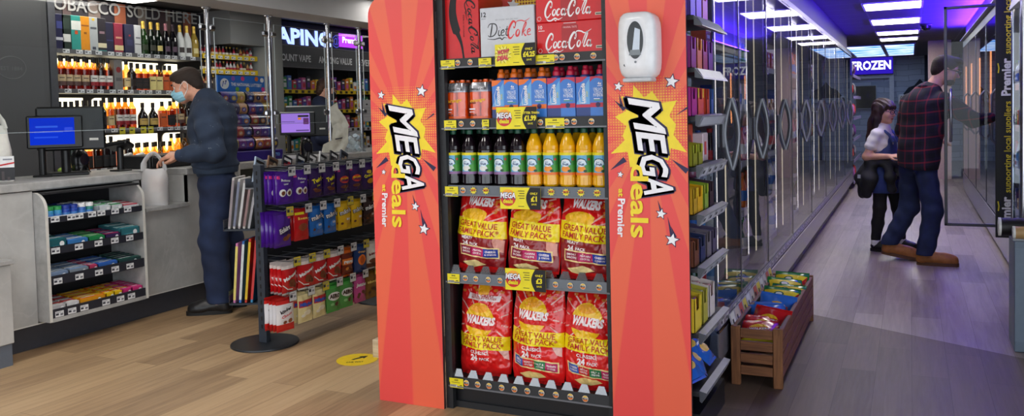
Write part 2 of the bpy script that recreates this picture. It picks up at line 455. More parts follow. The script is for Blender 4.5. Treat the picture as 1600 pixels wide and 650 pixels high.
def ray(x, y): return Fw + Rw * ((x - PX) / FPX) - Uw * ((y - PY) / FPX)
def onx(x, y, X): d = ray(x, y); return V((0, 0, CH)) + d * (X / d.x)
def ony(x, y, Y): d = ray(x, y); return V((0, 0, CH)) + d * (Y / d.y)
def onz(x, y, Z=0.0): d = ray(x, y); return V((0, 0, CH)) + d * ((Z - CH) / d.z)
vs_ = SC.view_settings
vs_.view_transform = 'Standard'; vs_.look = 'None'; vs_.gamma = 1.0; vs_.use_curve_mapping = False; vs_.exposure = EXPOSURE
SC.display_settings.display_device = 'sRGB'
cy_ = SC.cycles
cy_.max_bounces = 9; cy_.diffuse_bounces = 3; cy_.glossy_bounces = 4; cy_.transmission_bounces = 6; cy_.transparent_max_bounces = 28
cy_.caustics_reflective = False; cy_.caustics_refractive = False; cy_.sample_clamp_indirect = 6.0; cy_.sample_clamp_direct = 0.0
cy_.use_denoising = True
# daylight from the street comes through the open shop front behind the camera
w = bpy.data.worlds.new('world'); SC.world = w; w.use_nodes = True
bg = w.node_tree.nodes['Background']; bg.inputs[0].default_value = (.86, .93, 1.0, 1); bg.inputs[1].default_value = WORLD
# ------------------------------------------------------------------ materials in common use
BLACK = C(14, 14, 17, .45); DARK = C(28, 30, 34, .5); SLATE = C(46, 53, 64, .55); GREYW = C(74, 74, 76, .6, sc=3)
WHITE = C(238, 238, 238, .5); OFFW = C(214, 212, 206, .6); CHROME = C(205, 207, 212, .16, 1.0); STEEL = C(150, 152, 158, .3, .9)
TICK = C(228, 230, 232, .5); TINK = C(52, 54, 66, .6); TGREY = C(150, 152, 160, .6); YEL = C(236, 220, 28, .45); YELD = C(222, 190, 20, .5)
INK = C(20, 18, 22, .6); RED = C(206, 24, 26, .35); CRED = C(222, 26, 30, .3); SKIN = C(214, 160, 134, .5, nz=.06, sc=60)
STONED = stone('grey_stone_top', (176, 176, 175), (204, 204, 204), 9)
GLASS = clear(250, 252, 252, .022, .0)
LEDW = emit(255, 246, 232, 7.0)
# ------------------------------------------------------------------ floor, walls, ceiling
def struct(name, mb, **kw):
 o = mb.build(name, **kw); o['kind'] = 'structure'; return o
OAK = planks('oak_planks', [(96, 76, 56), (150, 121, 90), (187, 156, 118), (206, 178, 140)], .17, 1.3, .42)
OAKG = planks('grey_oak_planks', [(92, 80, 80), (132, 117, 115), (160, 146, 142), (178, 166, 160)], .17, 1.3, .38)
OAKD = planks('darker_planks', [(62, 48, 43), (88, 71, 63), (104, 86, 77), (120, 100, 90)], .17, 1.3, .5, .6)
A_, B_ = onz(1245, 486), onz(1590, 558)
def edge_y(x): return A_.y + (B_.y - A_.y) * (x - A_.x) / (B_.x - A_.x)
m = MB(); m.poly([(-7, -3, 0), (-1.25, -3, 0), (-1.25, 22.4, 0), (-7, 22.4, 0)], OAK)
struct('floor', m)
m = MB(); m.poly([(-1.25, edge_y(-1.25), 0), (2, edge_y(2), 0), (2, 22.4, 0), (-1.25, 22.4, 0)], OAKG)
struct('floor_aisle', m)
m = MB(); m.poly([(-1.25, -3, 0), (2, -3, 0), (2, edge_y(2), 0), (-1.25, edge_y(-1.25), 0)], OAKD)  # darker planks on the near side of the slanting edge line
struct('floor_near_dark', m)
def ceil_tiles():
 m, N, K = newmat('ceiling_tiles')
 out = N.new('ShaderNodeOutputMaterial'); p = N.new('ShaderNodeBsdfPrincipled'); K.new(p.outputs[0], out.inputs[0])
 tc = N.new('ShaderNodeTexCoord'); mp = N.new('ShaderNodeMapping'); mp.inputs['Location'].default_value = (.48, .15, 0)
 br = N.new('ShaderNodeTexBrick'); br.offset = 0; br.inputs['Scale'].default_value = 1; br.inputs['Brick Width'].default_value = .6; br.inputs['Row Height'].default_value = .6
 br.inputs['Mortar Size'].default_value = .012; c = L3((92, 88, 90)); d = L3((112, 108, 112))
 br.inputs['Color1'].default_value = c; br.inputs['Color2'].default_value = c; br.inputs['Mortar'].default_value = d
 K.new(tc.outputs['Object'], mp.inputs[0]); K.new(mp.outputs[0], br.inputs[0]); K.new(br.outputs[0], p.inputs[0]); p.inputs['Roughness'].default_value = .8
 return m
CT = ceil_tiles()
m = MB(); m.box(-4.6, 2, -3, 22.4, 2.5, 2.56, CT); struct('ceiling', m)
m = MB(); m.box(-7, -4.6, -3, 22.4, 2.5, 2.56, C(92, 90, 90, .7)); struct('ceiling_till', m)
DG = C(66, 66, 68, .6, sc=3)
m = MB(); m.box(-7.1, -6.95, -3, 22.4, 0, 2.56, DG); struct('wall_left', m)
m = MB(); m.box(1.9, 2.0, 3.4, 22.4, 0, 2.56, C(120, 116, 120, .7)); struct('wall_right', m)  # made-up opening before its near end lets sky light onto the counter
# beam over the tills
BEAM = C(214, 214, 215, .6, sc=2)
m = MB(); m.box(-4.98, -4.62, -3, 15, 2.275, 2.5, BEAM); struct('trim_1', m)
# return wall and bulkhead between the spirits and the vaping bay
m = MB(); m.box(-6.95, -6.2, 7.0, 7.27, 0, 2.5, C(150, 150, 147, .6, sc=2)); m.box(-6.95, -6.2, 6.5, 7.0, 2.16, 2.5, C(130, 130, 130, .6, sc=2)); struct('trim_2', m)
# bulkhead over the fridges on both sides
BULK = C(62, 60, 66, .6, sc=2)
m = MB(); m.box(-1.9, -.93, 4.0, 14.7, 2.23, 2.5, BULK); struct('trim_3', m)
m = MB(); m.box(.74, 1.9, 5.6, 14.2, 2.3, 2.5, BULK); struct('trim_4', m)
# pink plaster column and mural wall at the far end
m = MB(); m.box(.29, .66, 17.0, 17.5, 0, 2.5, C(196, 172, 176, .7)); struct('pillar', m)
def mural():
 m, N, K = newmat('stone_wall_mural')
 out = N.new('ShaderNodeOutputMaterial'); p = N.new('ShaderNodeBsdfPrincipled'); K.new(p.outputs[0], out.inputs[0])
 tc = N.new('ShaderNodeTexCoord'); sp = N.new('ShaderNodeSeparateXYZ'); cb = N.new('ShaderNodeCombineXYZ')
 K.new(tc.outputs['Object'], sp.inputs[0]); K.new(sp.outputs['X'], cb.inputs['X']); K.new(sp.outputs['Z'], cb.inputs['Y'])
 nn = N.new('ShaderNodeTexNoise'); nn.inputs['Scale'].default_value = 3.0; nn.inputs['Detail'].default_value = 4; K.new(cb.outputs[0], nn.inputs[0])
 mi = N.new('ShaderNodeMixRGB'); mi.inputs[0].default_value = .08; K.new(cb.outputs[0], mi.inputs[1]); K.new(nn.outputs['Color'], mi.inputs[2])
 br = N.new('ShaderNodeTexBrick'); br.inputs['Scale'].default_value = 1; br.inputs['Brick Width'].default_value = .5; br.inputs['Row Height'].default_value = .12
 br.inputs['Mortar Size'].default_value = .006; br.inputs['Mortar Smooth'].default_value = .6; br.inputs['Color1'].default_value = L3((206, 212, 226)); br.inputs['Color2'].default_value = L3((172, 180, 198)); br.inputs['Mortar'].default_value = L3((140, 148, 168))
 K.new(mi.outputs[0], br.inputs[0]); K.new(br.outputs[0], p.inputs[0]); p.inputs['Roughness'].default_value = .6
 return m
MUR = mural()
m = MB(); m.box(-7, 2, 22.3, 22.4, 0, 2.56, MUR)
hill = C(44, 50, 62, .7)
m.poly([(-.2, 22.295, 1.55), (-.05, 22.295, 1.75), (.08, 22.295, 1.8), (.2, 22.295, 1.95), (.3, 22.295, 1.83), (.55, 22.295, 1.72), (.6, 22.295, 1.55)], hill)
m.box(.3, .38, 22.29, 22.3, 0, 2.5, C(58, 64, 76, .7)); m.box(-.36, 2, 22.285, 22.3, 1.40, 1.44, C(150, 156, 168, .7))
struct('wall_back', m)
m = MB(); WF = C(226, 226, 232, .4)
m.box(-.46, -.36, 22.15, 22.3, 0, 2.52, WF); m.box(-1.8, -.46, 22.17, 22.3, 2.0, 2.08, WF); struct('door_1', m)
# -------------- light fittings
def panel(y0, y1, x0=-.48, x1=.12, lab='', s=9.0, z=2.5):
 t = thing('ceiling_light', lab, 'ceiling light', ((x0 + x1) / 2, (y0 + y1) / 2, z), 0, 'square ceiling light panels')
 hx, hy = (x1 - x0) / 2, (y1 - y0) / 2; f = MB()
 for a in (-1, 1):
  f.box(a * hx - .012, a * hx + .012, -hy - .012, hy + .012, -.014, 0, WHITE); f.box(-hx, hx, a * hy - .012, a * hy + .012, -.014, 0, WHITE)
 f.build('frame', t)
 d = MB(); d.box(-hx + .013, hx - .013, -hy + .013, hy - .013, -.01, -.002, emit(255, 250, 244, s)); d.build('diffuser', t); return t
LS, LA = 7.0, 15.0
for (y0, y1), l in zip(((10.1, 10.85), (12.1, 12.9), (14.2, 14.9), (15.65, 16.35)),
      ('nearest of the white ceiling light panels over the fridge aisle', 'second nearest white ceiling light panel over the fridge aisle',
      'third white ceiling light panel over the fridge aisle', 'farthest plain white ceiling light panel, just before the sky panels')):
 panel(y0, y1, lab=l, s=LA)
panel(8.2, 8.9, lab='white ceiling light panel above the man at the open fridge', s=LA)
panel(6.2, 6.9, lab='white ceiling light panel over the wooden crate', s=LA * .8)
panel(6.55, 7.0, -4.55, -4.0, lab='white ceiling light panel beside the beam, above the bagged sweets rack', s=LS)
for i, (x, y) in enumerate(((-3.2, 2.2), (-1.6, 2.0), (-3.2, 5.2), (-3.2, .2), (-.9, .3), (-3.2, 9.5), (-5.7, 8.8), (-3.9, 3.6), (-3.9, 1.4), (-5.4, 6.3), (-5.4, 4.6))):  # mostly unseen panels to light the shop; counter and till ones added for brightness
 panel(y - .3, y + .3, x - .3, x + .3, lab='white ceiling light panel over the shop floor, %s' % ('in front of the counter', 'in front of the promotion stand', 'beside the sweets rack', 'near the entrance on the left', 'near the entrance on the right', 'behind the sweets rack', 'behind the second till', 'added over the man to brighten the counter', 'added over the low cabinet for the counter', 'added over the second till to brighten it', 'added over the first till to brighten it')[i], s=LS * (1.9, 1.6, 1.6, 1.9, .8, .9, .6, 1.9, 1.9, 1.3, 1.0)[i])
# alcove trough light over the spirits
t = thing('trough_light', 'long white trough light in the ceiling above the spirits shelves', 'ceiling light', (-6.25, 4.31, 2.487))
m = MB(); m.bev(-.2, .2, -1.3, 1.25, .0, .013, WHITE, .003); m.build('housing', t)
m = MB(); m.box(-.18, .18, -1.28, 1.23, -.009, -.001, emit(255, 250, 240, 6.5)); m.build('diffuser', t)
# sky picture panels
def skymat():
 m, N, K = newmat('sky_picture'); out = N.new('ShaderNodeOutputMaterial'); e = N.new('ShaderNodeEmission'); K.new(e.outputs[0], out.inputs[0])
 tc = N.new('ShaderNodeTexCoord'); mp = N.new('ShaderNodeMapping'); mp.inputs['Scale'].default_value = (1.0, 2.4, 1); n = N.new('ShaderNodeTexNoise'); n.inputs['Scale'].default_value = 1.6; n.inputs['Detail'].default_value = 5
 K.new(tc.outputs['Object'], mp.inputs[0]); K.new(mp.outputs[0], n.inputs[0]); cr = N.new('ShaderNodeValToRGB'); el = cr.color_ramp.elements
 el[0].position = .42; el[0].color = L3((60, 140, 235)); el[1].position = .62; el[1].color = L3((235, 246, 255)); K.new(n.outputs[0], cr.inputs[0]); K.new(cr.outputs[0], e.inputs[0]); e.inputs[1].default_value = 1.7
 return m
SKY = skymat()
for x0, x1, l in ((-1.14, -.5, 'left sky picture ceiling panel of blue sky and cloud'), (-.46, .08, 'right sky picture ceiling panel of blue sky and cloud')):
 t = thing('sky_panel', l, 'ceiling light', ((x0 + x1) / 2, 19.4, 2.5), 0, 'sky picture ceiling panels'); h = (x1 - x0) / 2
 m = MB()
 for a in (-1, 1): m.box(a * h - .015, a * h + .015, -2.05, 2.05, -.02, 0, C(120, 110, 190, .5)); m.box(-h, h, a * 2.04 - .012, a * 2.04 + .012, -.02, 0, C(120, 110, 190, .5))
 m.build('frame', t); m = MB(); m.box(-h + .016, h - .016, -2.02, 2.02, -.012, -.002, SKY); m.build('picture', t)
# violet led strips along the top of the fridges
def strip(name, lab, x0, x1, y0, y1, z, s):
 t = thing(name, lab, 'light strip', ((x0 + x1) / 2, (y0 + y1) / 2, z)); m = MB(); hx, hy = (x1 - x0) / 2, (y1 - y0) / 2
 m.box(-hx, hx, -hy, hy, -.012, 0, C(190, 190, 196, .4)); m.build('channel', t)
 m = MB(); m.box(-hx * .7, hx * .7, -hy + .01, hy - .01, .0005, .006, emit(70, 28, 255, s)); m.build('led_tape', t)
strip('led_strip', 'violet light strip on top of the long left fridge run', -.925, -.875, 4.1, 14.6, 2.222, VIO)
strip('led_strip', 'violet light strip on top of the right-hand fridges', .655, .738, 5.7, 14.0, 2.282, VIO * 42)
# cctv dome
t = thing('camera_dome', 'small black security camera dome on the ceiling by the light panels', 'security camera', (.2, 13.3, 2.5))
m = MB(); m.lathe([(.075, -.025), (.08, -.012), (.08, 0)], C(60, 58, 62, .5), 20); m.build('mount', t)
m = MB(); m.lathe([(.0, -.10), (.04, -.09), (.062, -.06), (.066, -.026)], C(10, 10, 12, .15), 20); m.build('dome', t)
# frozen sign over the far doorway
t = thing('overhead_sign', 'lit blue FROZEN sign above the white doorway at the far end', 'sign', (-.92, 22.1, 2.09))
m = MB(); m.bev(-.55, .55, -.06, .06, 0, .41, C(60, 40, 190, .5), .006); m.build('sign_box', t)
m = MB(); m.box(-.54, .54, -.066, -.0605, .01, .40, emit(58, 34, 214, .75)); m.text('FROZEN', (-.36, -.068, .12), (1, 0, 0), (0, 0, .2), emit(235, 238, 255, 2.2), bold=.03, fit=.86); m.build('lit_face', t)
# dark screen and sanitiser on the far wall
t = thing('wall_screen', 'dark framed screen behind the girl at the far end', 'screen', (-.96, 22.25, 1.28))
m = MB(); m.bev(-.27, .22, -.04, .03, -.02, .56, C(190, 194, 204, .5), .006); m.build('frame', t); m = MB(); m.box(-.25, .2, -.046, -.0405, 0, .54, C(10, 12, 22, .2)); m.build('screen_face', t)
def dispenser(lab, loc, sc=1.0):
 t = thing('hand_sanitiser_dispenser', lab, 'hand sanitiser dispenser', loc)
 w_, h_ = .08 * sc, .27 * sc; WP = C(236, 236, 238, .22)
 # rounded shell: lathe-free superellipse outline lofted forward
 def ring(sx, sz, y, cz, n=40, e=5.0):
  o = []
  for j in range(n):
   a = 2 * PI * j / n; c_, s_ = math.cos(a), math.sin(a); q = (abs(c_) ** e + abs(s_) ** e) ** (-1 / e); o.append((c_ * q * sx, y, cz + s_ * q * sz))
  return o
 z = h_ / 2
 m = MB(); P = [ring(w_ * .98, z * .985, 0, z), ring(w_, z, -.015 * sc, z), ring(w_, z, -.07 * sc, z), ring(w_ * .96, z * .97, -.092 * sc, z + .004 * sc), ring(w_ * .84, z * .9, -.106 * sc, z + .008 * sc), ring(w_ * .55, z * .7, -.11 * sc, z + .012 * sc)]
 P = [r_ + [r_[0]] for r_ in P]; m.grid(P, WP); m.poly(P[-1][:-1], WP); m.build('shell', t)
 m = MB(); y = -.1115 * sc
 def oval(s0, s1, yy): return [(math.cos(2 * PI * j / 32) * s0, yy, z * 1.15 + math.sin(2 * PI * j / 32) * s1 * (1 - .12 * math.cos(2 * PI * j / 32) * 0) - .0) for j in range(32)]
 m.poly(oval(w_ * .5, z * .62, y), C(232, 232, 236, .3)); m.poly(oval(w_ * .42, z * .56, y - .0015), C(12, 12, 14, .12))
 m.poly([(-.012 * sc, y - .0025, z * .85), (.018 * sc, y - .0025, z * .85), (.022 * sc, y - .0025, z * 1.45), (.0, y - .0025, z * 1.52)], C(205, 215, 228, .15)); m.poly([(-.026 * sc, y - .003, z * .7), (.024 * sc, y - .003, z * .7), (.02 * sc, y - .003, z * .86), (-.02 * sc, y - .003, z * .86)], C(120, 126, 130, .2)); m.build('window', t, label='black oval window of the dispenser')
 m = MB(); m.bev(-w_ * .75, w_ * .75, -.1 * sc, -.02 * sc, -.012 * sc, .004 * sc, C(196, 198, 202, .35), .004); m.disc((-.045 * sc, -.1085 * sc, z * .42), (.006 * sc, 0, 0), (0, 0, .006 * sc), INK, 12); m.disc((0, -.1122 * sc, z * .5), (.005 * sc, 0, 0), (0, 0, .005 * sc), C(120, 124, 132, .4), 12); m.build('nozzle_tray', t)
 return t
dispenser('small white hand sanitiser dispenser on the far stone-patterned wall', (-.2, 22.28, 1.34), .95)
# ================================================================== promotion stand
YF = 3.40
ORG_R, ORG_O, NAVY = (238, 78, 74), (241, 104, 74), C(38, 26, 72, .5)
def sunburst(cx, cz):
 m, N, K = newmat('sunburst_print')
 out = N.new('ShaderNodeOutputMaterial'); p = N.new('ShaderNodeBsdfPrincipled'); K.new(p.outputs[0], out.inputs[0])
 tc = N.new('ShaderNodeTexCoord'); sp = N.new('ShaderNodeSeparateXYZ'); K.new(tc.outputs['Object'], sp.inputs[0])
 def mth(op, a, b=None):
  n = N.new('ShaderNodeMath'); n.operation = op
  for i, q in enumerate((a, b)):
   if q is None: continue
   if isinstance(q, (int, float)): n.inputs[i].default_value = q
   else: K.new(q, n.inputs[i])
  return n.outputs[0]
 x = mth('SUBTRACT', sp.outputs['X'], cx); z = mth('SUBTRACT', sp.outputs['Z'], cz)
 s = mth('SINE', mth('MULTIPLY', mth('ARCTAN2', x, z), 21.0))
 cr = N.new('ShaderNodeValToRGB'); e = cr.color_ramp.elements; e[0].position = .46; e[0].color = L3(ORG_R); e[1].position = .54; e[1].color = L3(ORG_O)
 K.new(mth('MULTIPLY_ADD', s, .5), cr.inputs[0]); cr.inputs[0].links[0].from_node.inputs[2].default_value = .5
 K.new(cr.outputs[0], p.inputs[0]); p.inputs['Roughness'].default_value = .42
 return m
XR = ony(948, 300, YF).x - .0; XR0, XR1 = -1.163, -.822
XL0, XL1 = -2.368, -2.003
def pl(zx, zy):   # print layout measured once, in metres from the panel's lower left corner
 p = ony(945 + zx / 2.32, 110 + zy / 2.32, YF); return p.x - XR0, p.z
def star5(c, r, rot=.2): return [(c[0] + (r if i % 2 == 0 else r * .45) * math.sin(rot + PI * i / 5), c[1] + (r if i % 2 == 0 else r * .45) * math.cos(rot + PI * i / 5)) for i in range(10)]
def mega_print(mb, W, sx=1.0, dx=0.0, dz=0.0, dots=True):
 yel, wht, dot = C(250, 222, 44, .45), C(246, 244, 248, .4), C(248, 182, 60, .45)
 D = lambda x, z, k: (x, -.0006 * k, z)
 q = lambda zx, zy: ((lambda p: (p[0] * sx + dx, p[1] + dz))(pl(zx, zy)))
 cx, cz = q(160, 200)
 if dots:
  st = .0115
  for i in range(int(W / st) + 1):
   for j in range(38):
    x = .004 + i * st; z = cz + .20 - j * st
    d = math.hypot((x - cx) * 1.0, (z - cz - .01) * .95); r = .0052 * max(0, min(1, (.235 - d) / .13))
    if r > .0012 and x + r < W and x - r > 0: mb.disc(D(x, z, 1), (r, 0, 0), (0, 0, -r), dot, 7)
 tips = [(60, 92), (103, 52), (172, 74), (262, 108), (258, 195), (305, 297), (232, 325), (185, 400), (92, 352), (22, 302), (64, 238), (36, 168)]
 tp = [q(*t) for t in tips]; poly = []
 for i, t in enumerate(tp):
  n = tp[(i + 1) % len(tp)]; poly.append((min(max(t[0], .003), W - .003), t[1])); mx = ((t[0] + n[0]) / 2, (t[1] + n[1]) / 2)
  poly.append((cx + (mx[0] - cx) * .74, cz + (mx[1] - cz) * .74))
 for i in range(len(poly)):
  a, b = poly[i], poly[(i + 1) % len(poly)]; mb.poly([D(cx, cz, 2), D(*b, 2), D(*a, 2)], yel)
 for (a, b, w_) in (((34, 108), (72, 142), 7), ((20, 362), (74, 322), 9), ((242, 322), (300, 366), 9), ((228, 530), (243, 600), 5), ((240, 565), (256, 605), 5), ((52, 85), (62, 130), 5), ((255, 165), (300, 135), 3), ((192, 470), (205, 515), 4)):
  A, B = q(*a), q(*b); ax = V((B[0] - A[0], 0, B[1] - A[1])); nn = V((-ax.z, 0, ax.x)).normalized() * w_ / 2.32 / 330
  mb.poly([V(D(*A, 3)), V(D(*B, 3)) - nn, V(D(*B, 3)) + nn], NAVY)
 for c, r in (((50, 58), 15), ((243, 40), 21), ((57, 377), 10), ((205, 520), 16), ((245, 614), 21)):
  c = q(*c); r = r / 2.32 / 330
  mb.poly([D(x, z, 4) for x, z in star5(c, r * 1.28)][::-1], NAVY); mb.poly([D(x, z, 5) for x, z in star5(c, r)][::-1], wht)
 def T(t, o, e, up, k, lay, bold=0.0, ex=0.0):
  O, E, U = q(*o), q(*e), up; a = V((E[0] - O[0], 0, E[1] - O[1]))
  mb.text(t, V(D(*O, lay)) - a.normalized() * ex, a, V((U[0], 0, U[1])) / 2.32 / 330, k, bold=bold, fit=a.length + 2 * ex)
 for i, ch in enumerate('MEGA'):
  o, e, u = [((86, 100), (112, 212), (100, -18)), ((115, 222), (125, 290), (92, -12)), ((124, 300), (136, 378), (88, -10)), ((134, 380), (148, 452), (96, -10))][i]
  for sx_, sy_ in ((-5, 4), (-7, 8), (0, 0)): T(ch, (o[0] + sx_, o[1] + sy_), (e[0] + sx_, e[1] + sy_), u, NAVY, 6, .075, .007)
  T(ch, o, e, u, wht, 7, .02)
 T('deals', (96, 340), (97, 606), (57, 0), yel, 8, .022)
 T('at', (52, 428), (51, 458), (17, 0), yel, 8, .03); T('Premier', (50, 464), (48, 604), (23, 0), wht, 8, .03)
stand = thing('promotion_stand', 'tall black shelf stand with red and orange sunburst side panels reading MEGA deals', 'display stand', (-1.59, 3.42, 0))
SX, SY = -1.59, 3.42
def side_panel(x0, x1, left):
 W = x1 - x0; T_ = 1.975; r = .1; pts = [(0, 0), (W, 0)]
 if left: pts += [(W, T_)] + [(r - r * math.sin(a), T_ - r + r * math.cos(a)) for a in [PI / 2 * i / 8 for i in range(9)]]
 else: pts += [(W - r + r * math.cos(a), T_ - r + r * math.sin(a)) for a in [PI / 2 * i / 8 for i in range(9)]] + [(0, T_)]
 cx, cz = pl(160, 205); sb = sunburst(cx + (.012 if left else 0), cz)
 mb = MB(); mb.prism([(x, .0, z) for x, z in pts], (0, .018, 0), sb, C(60, 40, 44, .5)); mega_print(mb, W, 1.0, .012 if left else 0)
 return mb.build('side_panel', stand, (x0 - SX, YF - SY, 0), label='red sunburst panel on the %s of the stand' % ('left' if left else 'right'))
side_panel(XL0, XL1, True); side_panel(XR0, XR1, False)
IX0, IX1 = -1.99, -1.176
m = MB(); m.box(IX0 - .01, IX1 + .01, 3.93, 3.95, .0, 2.0, BLACK); m.build('back_panel', stand, (-SX, -SY, 0))
for a, b in ((-2.003, -1.968), (-1.19, -1.16)):
 m = MB(); m.box(a, b, 3.425, 3.455, 0.0, 2.0, DARK)
 for i in range(36): m.box((a + b) / 2 - .004, (a + b) / 2 + .004, 3.4245, 3.4255, .1 + i * .05, .128 + i * .05, BLACK)
 m.box(a + (.0 if a < -1.5 else .02), b - (.02 if a < -1.5 else 0), 3.455, 3.93, 0, 2.0, BLACK); m.build('upright', stand, (-SX, -SY, 0))
m = MB(); m.box(IX0, IX1, 3.47, 3.92, 0, .105, C(20, 22, 27, .4)); m.box(IX0, IX1, 3.455, 3.47, 0, .03, DARK); m.build('plinth', stand, (-SX, -SY, 0))
# printed header behind the top shelf
m = MB(); m.box(-1.99, -1.18, 3.80, 3.81, 1.66, 2.06, C(214, 62, 52, .5))
yel_ = C(250, 206, 44, .5)
m.poly([(-1.80, 3.7995, 1.84), (-1.78, 3.7995, 2.02), (-1.55, 3.7995, 2.05), (-1.52, 3.7995, 1.9), (-1.58, 3.7995, 1.82)], yel_)
for i in range(17):
 for j in range(14): m.disc((-1.80 + i * .0155, 3.799, 1.84 + j * .0155), (.006, 0, 0), (0, 0, .006), C(150, 70, 40, .5), 7)
for kx, kk, lay in ((.008, NAVY, 3.7985), (0, C(205, 200, 222, .5), 3.798)): m.text('MEGA', (-1.60 - kx, lay, 1.86 - kx), (1, 0, 0), (.03, 0, .2), kk, bold=.05 if kx else .02, fit=.42)
m.poly([(x, 3.798, z) for x, z in star5((-1.78, 1.93), .035)][::-1], WHITE); m.build('header_board', stand, (-SX, -SY, 0))
SHELF = [(1.612, .042), (1.328, .046), (1.018, .046), (.606, .046), (.108, .046)]
SHZ = [z + h - .004 for z, h in SHELF]
TX = [[(-1.985, -1.91), (-1.785, -1.72), (-1.50, -1.41)], [(-1.975, -1.91), (-1.775, -1.74), (-1.46, -1.37)], [(-1.98, -1.91)], [(-1.98, -1.915)], [(-1.985, -1.91)]]
RX = [[-1.895, -1.83, -1.405, -1.375, -1.305, -1.23], [-1.885, -1.825, -1.765, -1.485, -1.36, -1.325, -1.245], [-1.885, -1.83, -1.765, -1.44, -1.37, -1.30, -1.225], [-1.885, -1.83, -1.765, -1.705, -1.43, -1.36, -1.30, -1.225], [-1.895, -1.835, -1.775, -1.71, -1.645, -1.58, -1.51, -1.44, -1.37, -1.30]]
def roundel(mb, x, y, z, r=.0155):
 mb.disc((x, y, z), (r, 0, 0), (0, 0, -r), C(232, 226, 220, .4), 16)
 mb.poly([(x + r * .9 * math.cos(a), y - .0005, z + r * .9 * math.sin(a)) for a in [PI + .3 + (PI - .6) * i / 8 for i in range(9)]][::1], C(226, 120, 40, .4))
 mb.poly([(x + r * .9 * math.cos(a), y - .0005, z + r * .9 * math.sin(a)) for a in [.45 + (PI - .9) * i / 8 for i in range(9)]][::1], C(240, 196, 60, .4))
 mb.text('MEGA', (x, y - .001, z - .004), (1, 0, 0), (0, 0, .0085), INK, bold=.03, al='c', fit=r * 1.7, res=1)
for si, (z0, h) in enumerate(SHELF):
 RAIL = C(26, 27, 31, .42) if si in (0, 1, 4) else C(92, 98, 106, .3)
 m = MB(); m.box(IX0, IX1, 3.445, 3.93, z0 + .012, z0 + h - .004, C(24, 25, 28, .5)); m.build('shelf', stand, (-SX, -SY, 0))
 sh = bpy.context.scene.objects[-1] if False else COL.objects[-1]
 r = MB(); r.prism([(IX0, 3.428, z0), (IX0, 3.433, z0 + h), (IX0, 3.444, z0 + h), (IX0, 3.444, z0)], (IX1 - IX0, 0, 0), RAIL)
 r.prism([(IX0, 3.424, z0 - .003), (IX0, 3.424, z0 + .004), (IX0, 3.43, z0 + .004), (IX0, 3.43, z0 - .003)], (IX1 - IX0, 0, 0), C(110, 112, 118, .3))
 for x in RX[si]: roundel(r, x, 3.4262, z0 + h / 2, .0135 if si < 4 else .0145)
 if si == 2:
  for x in RX[si][1:]:
   r.poly([(x + (.019 if i % 2 else .011) * math.cos(PI * i / 9), 3.4255, z0 + h / 2 + (.019 if i % 2 else .011) * math.sin(PI * i / 9)) for i in range(18)][::-1], YEL); r.text('WOW', (x, 3.4248, z0 + h / 2 - .002), (1, 0, .1), (0, 0, .01), RED, bold=.03, al='c', fit=.026, res=1)
 r.build('price_rail', sh)
 for a, b in TX[si]:
  t = MB(); t.quad((a, 3.4245, z0 - .006), (b - a, 0, 0), (0, 0, h), YEL); t.quad((a + .004, 3.4238, z0 - .002), ((b - a) * .5, 0, 0), (0, 0, h * .25), OFFW)
  for i in range(12): t.quad((a + .007 + i * .0025, 3.4232, z0 + .0), (.0012, 0, 0), (0, 0, h * .2), INK)
  t.text('SAVE', ((a + b) / 2, 3.4235, z0 + h * .62), (1, 0, 0), (0, 0, h * .14), INK, bold=.03, al='c', res=1); t.quad((a + .012, 3.4236, z0 + h * .42), ((b - a) * .6, 0, 0), (0, 0, .002), INK); t.quad((b - .02, 3.4236, z0 + h * .15), (.014, 0, 0), (0, 0, .003), INK)
  t.build('shelf_ticket', sh)
 if si == 4 or si == 3:
  wd = MB(); n = 10
  for i in range(n):
   x = IX0 + .012 + i * (IX1 - IX0 - .02) / n; zz = z0 + h
   wd.prism([(x + .006, 3.436, zz), (x + .062, 3.436, zz), (x + .046, 3.446, zz + .034), (x + .02, 3.446, zz + .034)], (0, .004, 0), clear(176, 180, 190, .2, .12, False, .06))
  wd.build('clear_riser', sh)
